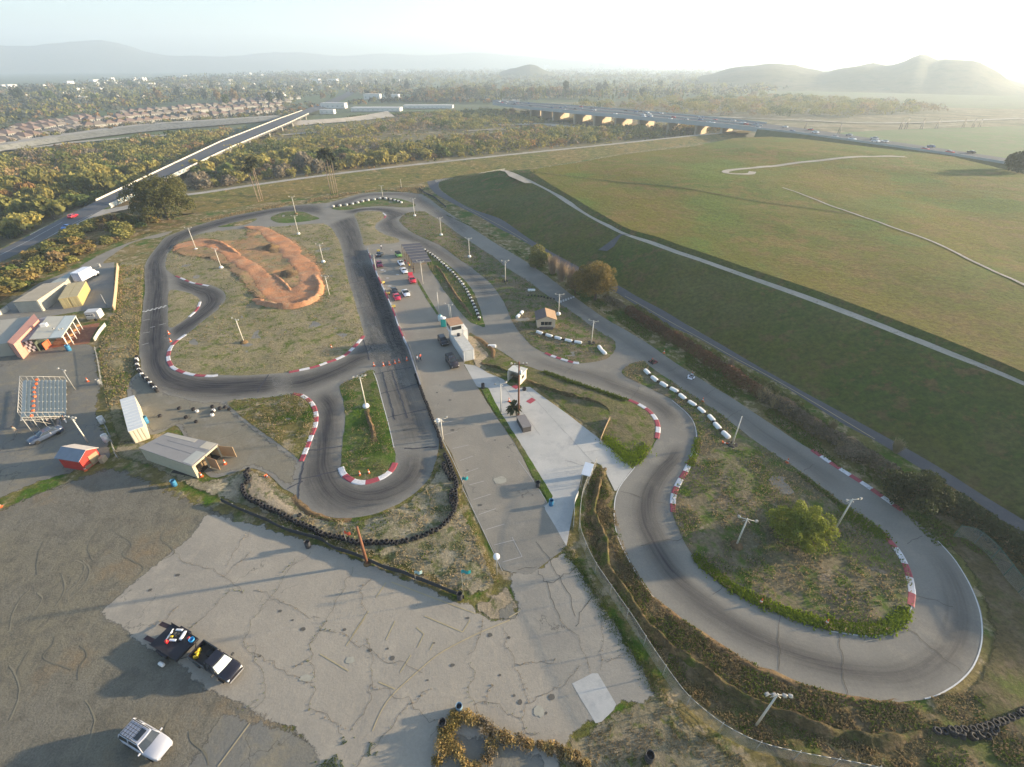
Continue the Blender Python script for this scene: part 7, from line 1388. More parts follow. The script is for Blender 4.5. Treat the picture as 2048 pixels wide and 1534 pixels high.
for k, n, s in ALLV:
    p = sample(None, 0, n, W2(k)); tufts('dry_grass', clumped(p, .25, -.05), s, L_DRY, .2); p = sample(None, 0, n, W2(k)); tufts('green_grass', clumped(p, .16, .12), s, L_GRN, .2)
def along(px, n, w, z=0.0):
    c = line(px, z, .5); i = rng.integers(0, len(c), n); return np.array([(c[k].x + rng.normal() * w, c[k].y + rng.normal() * w) for k in i])
tufts('rim_grass', along([(1395, 1118), (1430, 1148), (1470, 1178), (1520, 1204), (1570, 1224), (1625, 1242), (1675, 1252), (1720, 1259), (1760, 1258), (1790, 1245), (1810, 1225)], 7000, .38), .14, L_BRG, .06)
tufts('rim_grass', along([(1691, 1022), (1715, 1040), (1740, 1055), (1760, 1070)], 2200, .5), .13, L_BRG, .06); tufts('rim_grass', along([(1600, 950), (1640, 980), (1680, 1012)], 1200, .22), .12, L_GRN, .06)
tufts('rim_grass', along([(1215, 880), (1240, 902), (1262, 922), (1285, 895)], 2500, .7), .13, L_BRG, .1); tufts('rim_grass', along([(1395, 880), (1390, 905), (1380, 930)], 900, .3), .12, L_BRG, .06)
tufts('rim_grass', along([(1090, 745), (1140, 763), (1200, 783), (1250, 800)], 1800, .3), .14, L_GRN, .1)
tufts('rim_grass', along([(1135, 1100), (1160, 1140), (1190, 1190), (1225, 1245), (1262, 1300), (1300, 1350), (1320, 1390)], 2600, .45), .07, L_GRN, .03)
VG = [(880, 905), (930, 1010), (965, 1085), (1000, 1165), (930, 1190), (825, 1150), (715, 1106), (600, 1064), (490, 1018), (610, 1030), (700, 1042), (790, 1020), (850, 975)]
L_PALE = leafmat('grass_pale', (.42, .35, .23), trans=.35); tufts('dry_grass', clumped(sample(VG, 0, 7000), .3, -.1), .09, L_PALE, .12); tufts('green_grass', clumped(sample(VG, 0, 5000), .45, .18), .10, L_GRN, .12)
BR = [(1202, 930), (1231, 1030), (1257, 1118), (1302, 1190), (1424, 1282), (1557, 1354), (1700, 1395), (1811, 1408), (1920, 1380), (2060, 1400), (2060, 1560), (1740, 1534), (1520, 1490), (1387, 1400), (1300, 1290), (1240, 1200), (1190, 1120), (1165, 1050), (1180, 945)]
tufts('brush_grass', clumped(sample(BR, 0, 16000), .35, -.15), .10, L_BRN, .1, .4); tufts('brush_grass', clumped(sample(BR, 0, 16000), .3, .08), .11, L_GRN, .1); tufts('brush_grass', clumped(sample(BR, 0, 14000), .4, .0), .12, L_DRY, .1)
tufts('verge_grass', sample([(240, 530), (288, 532), (284, 620), (278, 700), (262, 760), (250, 800), (215, 820), (198, 700), (228, 620)], 0, 6000), .14, L_DRY, .1); tufts('verge_grass', clumped(sample([(240, 530), (288, 532), (284, 620), (278, 700), (262, 760), (250, 800), (215, 820), (198, 700), (228, 620)], 0, 6000), .3, .05), .14, L_GRN, .1)
tufts('verge_grass', clumped(sample([(870, 420), (1000, 480), (1200, 600), (1500, 790), (1800, 990), (2000, 1120), (1960, 1180), (1800, 1020), (1550, 850), (1290, 680), (1100, 552), (950, 455)], 0, 14000), .2, -.1), .14, L_GRN, .0)
tufts('levee_grass', clumped(sample([(400, 440), (520, 415), (700, 385), (850, 372), (840, 388), (760, 380), (640, 402), (500, 424), (410, 444)], 0, 5000), .2, -.2), .25, L_DRY, .0)
tufts('lot_weeds', clumped(sample([(620, 1480), (700, 1470), (760, 1490), (740, 1560), (640, 1560)], 0, 3000), .6, .0), .06, L_GRN, .0); tufts('lot_weeds', clumped(sample([(1180, 1470), (1250, 1430), (1330, 1400), (1400, 1460), (1520, 1534), (1150, 1600), (1120, 1500)], 0, 5000), .5, .0), .06, L_DRY, .0)
for i, (pa, n) in enumerate((([(905, 1425), (960, 1450), (1010, 1478), (1060, 1492), (1120, 1505), (1180, 1530)], 30), ([(912, 1440), (895, 1465), (888, 1500), (870, 1534)], 9), ([(985, 1480), (975, 1510), (955, 1545)], 5), ([(880, 1462), (900, 1490), (925, 1520), (940, 1545)], 8))):
    c = line(pa, 0, .3); lb = ('along the broken joint at the bottom edge', 'beside the black barrel at the bottom', 'on the short side joint at the bottom', 'in the yellow cluster below the black barrel')[i]
    for k in range(n):
        p = c[int(k / n * len(c))]; s = rnd.uniform(.35, .8) * (1.35 if i in (1, 3) else 1); key = rnd.choice(['straw', 'straw', 'brown', 'grey']) if i in (0, 2) else rnd.choice(['straw', 'straw', 'gold'])
        t = thing('dry_weed', {'straw': 'straw coloured', 'brown': 'brown', 'gold': 'golden', 'grey': 'greyish'}[key] + ' dry weed ' + lb, 'weed', p + Vector((rnd.uniform(-.3, .3), rnd.uniform(-.3, .3), 0)), 0, 'dry weeds, ' + lb); link('foliage', leaf_mesh('foliage', [(0, 0, s * .5), (s * .4, 0, s * .4), (-.2, .4 * s, s * .4)], [(s, s, s * .75), (s * .7, s * .7, s * .6), (s * .7, s * .7, s * .6)], 260, .13, LEAF[key], inner=.2, tri=True, up=-.1), t)
for q_ in CR: tufts('crack_weeds', along(q_, 26, .05), .045, L_DRY if rng.random() < .6 else L_GRN, .03)
tufts('row_weeds', along([(700, 236), (760, 232), (830, 228), (900, 226), (1000, 222)], 1500, 2.5, RB), 1.6, LEAF['green'], RB)
# bushes on the left slope
BP = sample([(-60, 640), (-60, 570), (0, 535), (60, 512), (130, 476), (200, 446), (250, 438), (320, 444), (290, 462), (230, 486), (180, 508), (140, 532), (70, 560), (0, 606)], 0, 90)
KEYS = [('brown', 'rust brown'), ('olive', 'olive green'), ('gold', 'golden brown'), ('green', 'dull green'), ('orange', 'orange brown')]
protos = []
for j, (key, word) in enumerate(KEYS):
    for v_ in range(2): protos.append((leaf_mesh('foliage', *lobes(1, 1, 6, -.2, 40 + j * 3 + v_), 500, .24, LEAF[key], inner=.6), word))
for i, (x, y) in enumerate(BP):
    me, word = protos[rnd.choice([0, 1, 2, 3, 2, 3, 4, 5, 6, 7, 8])]; t = thing('slope_bush', word + ' bush on the slope between the left road and the yard', 'bush', (x, y, 0), rnd.uniform(0, 6), word + ' bushes on the left slope'); o = link('foliage', me, t); s = rnd.uniform(2.0, 4.6); t.scale = (s, s, s * rnd.uniform(.6, .95))
# palms
def palm(base, top, label, r=2.0, tr=.16, fr=44, group=None):
    p = G(*base); h = height_of(base, top); t = thing('palm_tree', label, 'palm tree', p, rnd.uniform(0, 6), group); lean = rnd.uniform(-.9, .9); r *= 1.3
    MB().path([Vector((0, 0, -.1)), Vector((lean * .3, 0, h * .5)), Vector((lean, 0, h))], [tr * 1.3, tr, tr * .8], 7).build('trunk', plain('palm_trunk', (.27, .20, .14), .9), t); b = MB()
    for k in range(fr):
        a = k * 2.4; el = rnd.uniform(-.9, 1.0); d = Vector((math.cos(a) * math.cos(el), math.sin(a) * math.cos(el), math.sin(el))); s_ = Vector((-math.sin(a), math.cos(a), 0)) * r * .2; p0 = Vector((lean, 0, h)); p1 = p0 + d * r * .6; p2 = p0 + d * r + Vector((0, 0, -r * .25)); b.add([p0, p1 - s_, p2, p1 + s_], [(0, 1, 2), (0, 2, 3)])
    b.build('fronds', plain('palm_frond', (.055, .06, .022), .8, var=.25), t)
palm((522, 402), (494, 325), 'leftmost tall palm on the levee side beside the bridge tree', 2.4, group='tall palms below the levee'); palm((526, 401), (507, 320), 'second tall palm from the left below the levee', 2.2, group='tall palms below the levee'); palm((517, 404), (486, 337), 'shorter leaning palm of the left pair below the levee', 2.0, group='tall palms below the levee')
palm((662, 388), (638, 308), 'left palm of the central group below the levee', 2.6, group='tall palms below the levee'); palm((667, 388), (650, 304), 'second palm of the central group below the levee', 2.6, group='tall palms below the levee'); palm((671, 387), (657, 307), 'third palm of the central group below the levee', 2.4, group='tall palms below the levee'); palm((675, 386), (668, 318), 'right shorter palm of the central group below the levee', 2.2, group='tall palms below the levee')
palm((1034, 833), (1034, 818), 'small bushy palm at the foot of the utility pole', 1.3, .14, 34)
# ---------------- river woodland
WL = [(-140, 470), (-140, 345), (0, 322), (120, 305), (250, 290), (400, 272), (462, 268), (438, 286), (330, 338), (215, 396), (150, 420), (60, 462), (0, 492), (-140, 560)]
WR1 = [(370, 350), (440, 318), (520, 292), (640, 285), (800, 290), (960, 282), (1060, 262), (1160, 262), (1300, 262), (1440, 258), (1478, 262), (1200, 286), (1024, 304), (800, 328), (650, 346), (512, 365), (400, 380)]
WR2 = [(600, 268), (700, 262), (780, 246), (830, 232), (1000, 224), (1060, 234), (1080, 250), (960, 262), (840, 262), (760, 272), (640, 282)]
WR3 = [(1120, 222), (1300, 204), (1500, 198), (1750, 206), (1900, 225), (1700, 236), (1500, 236), (1350, 230), (1240, 221)]
PT = []; 
def spaced(pts, d):
    kd = {}; out = []
    for x, y in pts:
        c = (int(x / d), int(y / d)); 
        if any((x - a) ** 2 + (y - b) ** 2 < d * d for i in (-1, 0, 1) for j in (-1, 0, 1) for a, b in kd.get((c[0] + i, c[1] + j), ())): continue
        kd.setdefault(c, []).append((x, y)); out.append((x, y))
    return out
for P__, n, d in ((WL, 3600, 5.4), (WR1, 5200, 5.6), (WR2, 2300, 7.5), (WR3, 1700, 14)): PT += [(x, y, P__ is WR3) for x, y in spaced(sample(P__, RB, n), d)]
PT.sort(key=lambda p: p[0] ** 2 + p[1] ** 2)
RK = [('olive', 'olive'), ('yellow', 'yellow'), ('green', 'green'), ('brown', 'brown'), ('orange', 'rust orange'), ('grey', 'grey leafless')]
RP = [[(leaf_mesh('crown', *lobes(1, 1.15, 7, .02, 70 + j * 5 + v_), 420, .30, LEAF[k], inner=.7), w_) for v_ in range(2)] for j, (k, w_) in enumerate(RK)]
tm = trunk_mb(1, .04, 3, .4, 4).build('trunk', M_BARK); tme = tm.data; bpy.data.objects.remove(tm)
def kind_at(x, y):
    f = noise.noise(Vector((x * .018, y * .018, 3))) + rnd.uniform(-.45, .45); g_ = noise.noise(Vector((x * .012 + 9, y * .012, 8))) + rnd.uniform(-.35, .35)
    return 4 if f > .66 else (1 if f > .10 else (5 if g_ > .42 else (3 if g_ > .22 else (2 if f < -.3 else 0))))
rest = []
for i, (x, y, far_) in enumerate(PT):
    q_ = PX((x, y, RB + 3)); j = kind_at(x, y); r_ = rnd.choice([rnd.uniform(2.6, 4.2), rnd.uniform(3.6, 5.6), rnd.uniform(5, 7.2)]) * (1.7 if far_ else 1); left = x < -100 and q_[0] < 440
    if i < 295 and -60 < q_[0] < 2100:
        me, w_ = RP[j][rnd.randrange(2)]; sd = 'left of the road bridge' if left else 'right of the road bridge'
        t = thing('river_tree', w_ + ' bushy tree in the river bed ' + sd, 'tree', (x, y, RB), rnd.uniform(0, 6), w_ + ' river bed trees ' + sd); t.scale = (r_, r_, r_ * rnd.uniform(.7, 1.35)); link('crown', me, t); link('trunk', tme, t)
    else: rest.append((x, y, r_, j))
def mass(name, items, z0, size, nq, keys, zs=1.0):
    for j, k in enumerate(keys):
        it = [a for a in items if a[3] == j]
        if not it: continue
        c = []; ra = []
        for x, y, r_, _ in it:
            for s_ in range(3): c.append((x + rng.normal() * r_ * .35, y + rng.normal() * r_ * .35, r_ * zs * rng.uniform(.3, .75) - z0 * 0)); ra.append((r_ * .62, r_ * .62, r_ * zs * .5))
        me = leaf_mesh(name, c, ra, nq * len(it), size, LEAF[k], inner=.75); tag(link(name, me, None, (0, 0, z0)), kind='stuff')
mass('river_woodland', rest, RB, 1.5, 70, [k for k, _ in RK])
lo = [(x, y, rnd.uniform(.8, 1.8), kind_at(x, y)) for x, y in sample([(-140, 520), (-140, 330), (0, 306), (300, 272), (560, 250), (780, 234), (1060, 222), (1500, 262), (1024, 306), (400, 382), (215, 400)], RB, 4200)]
mass('river_scrub', lo, RB, .8, 12, [k for k, _ in RK])
# ---------------- far city: tree masses, houses, blocks
def px_items(poly, n, z, r0, r1, keys):
    P = np.array(poly, float); lo_, hi_ = P.min(0), P.max(0); out = []
    while len(out) < n:
        q_ = rng.uniform(lo_, hi_, (n * 3, 2)); q_ = q_[inside(P, q_[:, 0], q_[:, 1])]; out += [tuple(a) for a in q_]
    res = []
    for x, y in out[:n]: p = G(x, y, z); f = max(1, math.hypot(p.x, p.y) / 900) ** .5; res.append((p.x, p.y, rnd.uniform(r0, r1) * f, rnd.choice(keys)))
    return res
CK = ['blue', 'dark', 'green', 'olive', 'brown', 'orange']; CK[2] = 'blue'; CK[1] = 'olive'; CK[3] = 'grey'
mass('city_trees', px_items([(-60, 240), (-60, 200), (0, 192), (200, 178), (500, 158), (900, 145), (1300, 146), (1500, 160), (1600, 178), (1500, 196), (1250, 200), (1040, 204), (900, 202), (740, 196), (690, 186), (620, 200), (560, 205), (400, 205), (250, 222), (120, 240), (0, 258)], 3600, RB, 5, 9.5, [0, 0, 0, 1, 1, 1, 2, 2, 3, 4]), RB, 3.4, 22, CK, 1.25)
mass('city_trees', px_items([(-60, 200), (200, 172), (600, 148), (1000, 138), (1350, 137), (1500, 150), (1500, 165), (900, 158), (500, 168), (200, 182), (-60, 212)], 2600, RB, 7, 12, [0, 0, 0, 1, 2, 3]), RB, 6, 12, CK, 1.1)
mass('city_trees', px_items([(0, 262), (100, 246), (220, 232), (420, 215), (600, 205), (640, 212), (600, 232), (420, 246), (250, 262), (80, 285), (0, 300)], 620, RB, 2.6, 4.6, [1, 2, 2, 3, 5]), RB, 1.6, 40, CK, 1.1)
mass('park_trees', px_items([(830, 206), (1000, 196), (1300, 200), (1400, 206), (1290, 200), (1000, 190), (830, 196)], 220, RB, 5, 8, [1, 2, 2, 3, 5]), RB, 2.6, 60, CK, 2.0)
mass('park_trees', px_items([(700, 212), (760, 206), (905, 206), (1000, 208), (1000, 203), (860, 200), (700, 206)], 150, RB, 3, 5.5, [0, 1, 2, 2, 3, 5]), RB, 2.0, 60, CK, 1.3)
for i in range(34):
    x_ = 990 + i * 11.5 + rnd.uniform(-5, 5); p = G(x_, 203 + rnd.uniform(-8, 4) - (0 if x_ < 1200 else 3), RB); me = RP[2][i % 2][0]; hh = rnd.uniform(10, 17)
    t = thing('cypress_tree', 'tall narrow dark cypress in the far row beyond the freeway', 'tree', p, i, 'far row of cypresses'); t.scale = (2.2, 2.2, hh); link('crown', me, t)
R_T = [plain('roof_tile_' + n_, c, .85, var=.1, objvar=.12) for n_, c in (('tan', (.17, .14, .115)), ('red', (.17, .12, .10)), ('grey', (.19, .165, .14)))]; W_T = [plain('stucco_' + n_, c, .85, var=.06, objvar=.12) for n_, c in (('cream', (.29, .29, .27)), ('pink', (.25, .24, .22)), ('sand', (.22, .22, .20)))]
def house_proto(k):
    w, d, h = ((10, 13, 4.2), (11, 10, 4.4), (10, 14, 3.0))[k]; b = MB(); b.box((0, 0, h / 2), (w, d, h)); wm = b.build('wall', W_T[k]); b = MB(); e = .9
    b.add([(-w / 2 - e, -d / 2 - e, h), (w / 2 + e, -d / 2 - e, h), (w / 2 + e, d / 2 + e, h), (-w / 2 - e, d / 2 + e, h), (0, -d * .2, h + 3.2), (0, d * .2, h + 3.2)], [(0, 1, 4), (1, 2, 5, 4), (2, 3, 5), (3, 0, 4, 5), (3, 2, 1, 0)]); rm = b.build('roof', R_T[k]); b = MB()
    for x in (-w * .28, w * .05, w * .3): b.box((x, -d / 2 - .03, h * .68), (1.2, .08, 1.2))
    b2 = b.build('window', M_GLASS); r = (wm.data, rm.data, b2.data)
    for o in (wm, rm, b2): bpy.data.objects.remove(o)
    return r
HPR = [house_proto(k) for k in range(3)]
HW = [('tan roofed', 'cream'), ('red roofed', 'pink'), ('grey roofed', 'sandy')]
def rows_of(pa, pb, n, tag_): 
    A_, B__ = G(*pa, RB), G(*pb, RB); d = B__ - A_; a = math.atan2(d.y, d.x)
    for i in range(n):
        p = A_.lerp(B__, (i + .5) / n) + Vector((rnd.uniform(-1, 1), rnd.uniform(-2, 2), .2)); k = rnd.choice([0, 0, 1, 1, 2]); t = thing('house', '%s %s house in the %s' % (*HW[k], tag_), 'house', p, a + rnd.choice([0, 0, math.pi / 2]), 'houses, ' + tag_)
        for nm, me in zip(('wall', 'roof', 'window'), HPR[k]): link(nm, me, t)
rows_of((-60, 308), (150, 262), 12, 'front row above the stone bank, left part'); rows_of((150, 262), (400, 238), 14, 'front row above the stone bank, middle part'); rows_of((400, 238), (570, 224), 10, 'front row above the stone bank, near the bridge')
rows_of((-40, 288), (160, 250), 12, 'second row of houses, left part'); rows_of((170, 248), (400, 226), 14, 'second row of houses, middle part'); rows_of((400, 226), (560, 214), 11, 'second row of houses, near the bridge')
rows_of((20, 268), (180, 240), 10, 'third row of houses, left part'); rows_of((240, 232), (420, 216), 12, 'third row of houses, right part'); rows_of((420, 216), (580, 205), 11, 'back row of houses near the bridge'); rows_of((440, 208), (600, 198), 10, 'rearmost row of houses near the bridge')
B_W = plain('block_white', (.66, .64, .60), .8, var=.08); B_R = plain('block_roof', (.50, .49, .47), .8, var=.1)
def block(x0, x1, y, h, dep, label, wm=B_W, rm=B_R, nm='warehouse', cat='building', grp=None):
    A_, B__ = G(x0, y, RB), G(x1, y, RB); d = B__ - A_; t = thing(nm, label, cat, (A_ + B__) / 2, math.atan2(d.y, d.x), grp); L = d.length; MB().box((0, dep / 2, h / 2), (L, dep, h)).build('wall', wm, t); MB().box((0, dep / 2, h + .2), (L * 1.01, dep * 1.02, .4)).build('roof', rm, t); b = MB(); n = max(3, int(L / 7))
    for i in range(n): b.box((-L / 2 + (i + .5) * L / n, -.06, h * .45), (L / n * .35, .12, h * .16))
    b.build('window', M_GREY, t)
for a_ in ((702, 800, 223, 4.5, 22, 'long pale warehouse on the far bank right of the bridge end'), (807, 905, 217, 4, 20, 'long low white hall right of the pale warehouse'), (642, 690, 217, 7, 16, 'pale blue grey building at the far end of the road bridge'), (640, 668, 228, 5, 10, 'small white shed group nearest the bridge end'), (728, 760, 199, 9, 18, 'left half of the white block beyond the dark trees'), (766, 797, 200, 9, 18, 'right half of the white block beyond the dark trees'),
  (552, 584, 178, 9, 22, 'white building among trees left of the far road'), (518, 564, 194, 8, 24, 'white school building behind the back row of houses'), (618, 638, 167, 14, 30, 'left cream block with red roof in the far trees'), (654, 674, 167, 14, 30, 'right cream block with red roof in the far trees'), (622, 655, 150, 14, 40, 'wide white block near the horizon left of centre')): block(*a_)
for i in range(46):
    x_ = rnd.uniform(0, 700); y_ = 186 - x_ * .045 + rnd.uniform(-14, 8) - (10 if x_ > 450 else 0); w_ = rnd.uniform(5, 16); block(x_, x_ + w_, max(142, y_), rnd.uniform(8, 14), 30, 'tiny white block in the hazy city towards the left horizon', grp='white blocks on the left horizon')
for i in range(115):
    x_ = rnd.uniform(0, 900); y_ = 205 - x_ * .05 + rnd.uniform(-22, 12); y_ = max(150, min(y_, 250 - x_ * .11)); w_ = rnd.uniform(2.5, 6); block(x_, x_ + w_, y_, rnd.uniform(4, 8), 12, 'small pale roofed block half hidden among the city trees', grp='blocks among the city trees')
TT = [(leaf_mesh('crown', *lobes(1, 2.4, 8, .0, 300 + k), 420, .32, LEAF[('dark', 'blue', 'green', 'brown')[k]], inner=.6), ('dark', 'blue green', 'dull green', 'brown')[k]) for k in range(4)]
for i in range(64):
    x_ = rnd.uniform(0, 1350); y_ = rnd.uniform(180, 214) if x_ < 620 else rnd.uniform(172, 202); k = rnd.choice([0, 0, 1, 1, 2, 3]); t = thing('tall_tree', TT[k][1] + ' tall tree rising above the city beyond the river', 'tree', G(x_, y_, RB), rnd.uniform(0, 6), TT[k][1] + ' tall trees beyond the river'); r_ = rnd.uniform(5, 10); t.scale = (r_, r_, r_ * rnd.uniform(.7, 1.2)); link('crown', TT[k][0], t); link('trunk', tme, t)
for i in range(16): x_ = rnd.uniform(700, 1450); block(x_, x_ + rnd.uniform(4, 12), rnd.uniform(140, 148), rnd.uniform(14, 24), 40, 'tiny pale block in the haze at the middle horizon', grp='pale blocks on the middle horizon')
for a_ in ((1199, 1208, 143, 75, 40, 'tallest pale tower block on the hazy horizon'), (1179, 1190, 143, 55, 40, 'tower block left of the tallest one on the horizon'), (1088, 1098, 142, 60, 40, 'tower block beside the small dark hill on the horizon'), (1236, 1246, 143, 48, 40, 'tower block right of the tallest one on the horizon')): block(*a_, nm='tower_block')
# ---------------- road bridge and freeway
Lq = [(192, 402, .05), (255, 372, .5), (330, 336, .8), (440, 284, 1.2), (560, 237, 1), (605, 221, .5)]; Rq = [(219, 411, .05), (285, 381, .5), (350, 349, .8), (458, 297, 1.2), (578, 246, 1), (618, 227, .5)]
Lw = resample([G(*p) for p in Lq], 40); Rw = resample([G(*p) for p in Rq], 40); o = Lw[0].copy(); o.z = 0
t = thing('road_bridge', 'long low road bridge crossing the wooded river bed with painted parapet', 'bridge', o); Lw = [p - o for p in Lw]; Rw = [p - o for p in Rw]; up_ = lambda p, z: p + Vector((0, 0, z))
b = MB(); b.loft([[up_(a, .04), up_(c, .04), up_(c, -1.3), up_(a, -1.3)] for a, c in zip(Lw, Rw)]); b.build('deck', G_ROAD, t)
M_PAR = plain('parapet_pale', (.56, .52, .44), .8, var=.2, scale=.5)
m, nt, bs = ntm('parapet_graffiti'); tc = N(nt, 'ShaderNodeTexCoord').outputs['Object']; n1 = noise_n(nt, tc, .9, 3.0); n2 = noise_n(nt, tc, 2.3, 2.0); c0 = mixc(nt, ramp(nt, n1, .5, .53), (.62, .58, .5), (.08, .09, .12)); c0 = mixc(nt, ramp(nt, n2, .58, .6), c0, (.10, .30, .34)); nt.links.new(c0, bs.inputs['Base Color']); M_GRAF = m
for side, S1, S2, mt in (('l', Lw, [a + (c - a).normalized() * .3 for a, c in zip(Lw, Rw)], M_PAR), ('r', Rw, [c - (c - a).normalized() * .3 for a, c in zip(Lw, Rw)], M_PAR)):
    b = MB(); b.loft([[up_(a, -1.3), up_(a, .75), up_(c, .75), up_(c, .05)] for a, c in zip(S1, S2)]); b.build('parapet', mt, t)
b = MB(); nn = [(c - a).normalized() * .06 for a, c in zip(Lw, Rw)]; b.loft([[up_(Rw[i] + nn[i], -1.1), up_(Rw[i] + nn[i], .7), up_(Rw[i] + nn[i] * .3, .7), up_(Rw[i] + nn[i] * .3, -1.1)] for i in range(0, 8)]); b.build('painted_panel', M_GRAF, t)
for f in (.25, .36, .47, .58, .68, .78, .88, .96): i = int(f * 40); a, c = Lw[i], Rw[i]; d = (c - a); b = MB(); b.box(((a + c) / 2 + Vector((0, 0, (-1.3 + RB) / 2))), (d.length * .95, 1.0, -RB - 1.0), math.atan2(d.y, d.x)); b.build('pier', M_PAR, t)
far_road = strip('far_road', resample([G(605, 221, RB + 4.5), G(640, 208, RB + .5), G(680, 192, RB + .4), G(715, 172, RB + .4)], 10), resample([G(618, 227, RB + 4.5), G(660, 212, RB + .5), G(700, 192, RB + .4), G(725, 172, RB + .4)], 10), G_ROAD); tag(far_road, kind='structure')
tag(strip('far_road', resample([G(905, 196, RB + .6), G(1040, 203, RB + .6)], 10), resample([G(905, 193, RB + .6), G(1040, 199, RB + .6)], 10), G_PATH), kind='structure')
FN = [(985, 206), (1040, 213), (1150, 223), (1250, 232), (1350, 241), (1450, 250), (1512, 257), (1600, 267), (1700, 281), (1800, 295), (1900, 309), (2010, 327), (2200, 358)]; FF = [(985, 201), (1040, 205), (1150, 212), (1250, 220), (1350, 229), (1450, 238), (1512, 245), (1600, 256), (1700, 270), (1800, 285), (1900, 299), (2010, 316), (2200, 344)]
zf = 8.0; Fn = resample([G(*p, zf) for p in FN], 120); Ff = resample([G(*p, zf) for p in FF], 120); o = Fn[0].copy(); o.z = 0; t = thing('freeway_bridge', 'wide freeway bridge on wall piers crossing the river at the right', 'bridge', o); nb = min(range(121), key=lambda i: abs(PX(Fn[i])[0] - 1515)); fn = [p - o for p in Fn]; ff = [p - o for p in Ff]
b = MB(); b.loft([[up_(a, 0), up_(c, 0), up_(c, -2.2), up_(a, -2.2)] for a, c in zip(fn[:nb + 1], ff[:nb + 1])]); b.build('deck', G_ROAD, t)
M_FP = plain('freeway_parapet', (.34, .37, .37), .8, var=.08); b = MB(); dd = [(c - a).normalized() for a, c in zip(fn, ff)]
b.loft([[up_(a - d * .4, -2.3), up_(a - d * .4, 1.1), up_(a, 1.1), up_(a, .05)] for a, d in zip(fn[:nb + 1], dd)]); b.build('parapet', M_FP, t); b = MB(); b.loft([[up_(a, .05), up_(a, 1.1), up_(a + d * .4, 1.1), up_(a + d * .4, -2)] for a, d in zip(ff[:nb + 1], dd)]); b.build('parapet', M_FP, t); b = MB(); b.loft([[up_(a.lerp(c, .5) - d * .3, .03), up_(a.lerp(c, .5) - d * .3, .9), up_(a.lerp(c, .5) + d * .3, .9), up_(a.lerp(c, .5) + d * .3, .03)] for a, c, d in zip(fn[:nb + 1], ff, dd)]); b.build('median_barrier', M_FP, t)
M_PIER = plain('pier_tan', (.42, .33, .22), .85, var=.1, scale=.1)
for x_ in (1062, 1085, 1108, 1146, 1187, 1232, 1280, 1334, 1390, 1441):
    i = min(range(121), key=lambda k: abs(PX(Fn[k])[0] - x_)); a, c = fn[i], ff[i]; d = (c - a); MB().box(((a + c) / 2 + Vector((0, 0, (-2.2 + RB - zf) / 2))), (d.length * .94, 2.0, zf - RB - 2.0), math.atan2(d.y, d.x)).build('pier', M_PIER, t)
tag(strip('freeway', Fn[nb:], Ff[nb:], G_ROAD), kind='structure'); G_EMB = ground('embankment', (.09, .10, .055), (.12, .115, .06), (.07, .085, .035), .02, .2, (.5, .6), .3, .8, .3)
for nm_, S_ in (('embankment', Fn[nb:]), ('embankment', Ff[nb:])):
    sgn = -1 if S_[0] is Fn[nb] else 1; lo_ = []
    for i, p in enumerate(S_): d = dd[nb + i] * sgn; lo_.append(Vector((p.x + d.x * 20, p.y + d.y * 20, RB)))
    tag(strip(nm_, [p + Vector((0, 0, -.02)) for p in S_], lo_, G_EMB, 2), kind='structure')
t = thing('freeway_barrier', 'pale barrier running along the near side of the freeway right of the bridge', 'barrier', o); b = MB(); b.loft([[up_(a - d * .3, -.3), up_(a - d * .3, 1.0), up_(a + d * .1, 1.0), up_(a + d * .1, .02)] for a, d in zip(fn[nb:], dd[nb:])]); b.build('rail', M_FP, t)
b = MB(); b.box((0, 0, .62), (4.5, 1.8, .75), bev=.15); b.loft([[Vector((x, y, .98)) for x, y in ((-1.7, -.8), (1.1, -.8), (1.1, .8), (-1.7, .8))], [Vector((x, y, 1.5)) for x, y in ((-1.1, -.65), (.4, -.65), (.4, .65), (-1.1, .65))]], 1)
for x in (-1.4, 1.4):
    for y in (-.85, .85): b.lathe([(0, -.1), (.33, -.1), (.33, .1), (0, .1)], (x, y, .33), 10, mi=2, axis='Y')
fcs = []
for nm_, c_ in (('white', (.8, .8, .8)), ('silver', (.45, .46, .48)), ('black', (.03, .03, .035)), ('red', (.4, .03, .03)), ('blue', (.05, .12, .28))): q_ = b.build('car', [plain('fcar_' + nm_, c_, .3), M_GLASS, M_TYRE]); fcs.append((nm_, q_.data)); bpy.data.objects.remove(q_)
for i in range(62):
    k = rnd.randrange(3, 112); ln = rnd.choice([.10, .18, .26, .34, .42, .58, .66, .74, .82, .9]); p = Fn[k].lerp(Ff[k], ln) + (Fn[k + 1] - Fn[k]) * rnd.random(); d = Fn[k + 1] - Fn[k]; nm_, me = rnd.choice(fcs + fcs[:2]); o_ = link('freeway_car', me, None, p + Vector((0, 0, .02))); o_.rotation_euler = (0, 0, math.atan2(d.y, d.x) + (0 if ln < .5 else math.pi)); s = 1.2 if rnd.random() < .15 else 1; o_.scale = (s, s, s); sd = 'on the freeway bridge' if k <= nb else 'on the freeway right of the bridge'; hf_ = 'near side' if ln < .5 else 'far side'; tag(o_, '%s car %s, %s lanes' % (nm_, sd, hf_), 'car', nm_ + ' freeway cars ' + sd + ' ' + hf_)
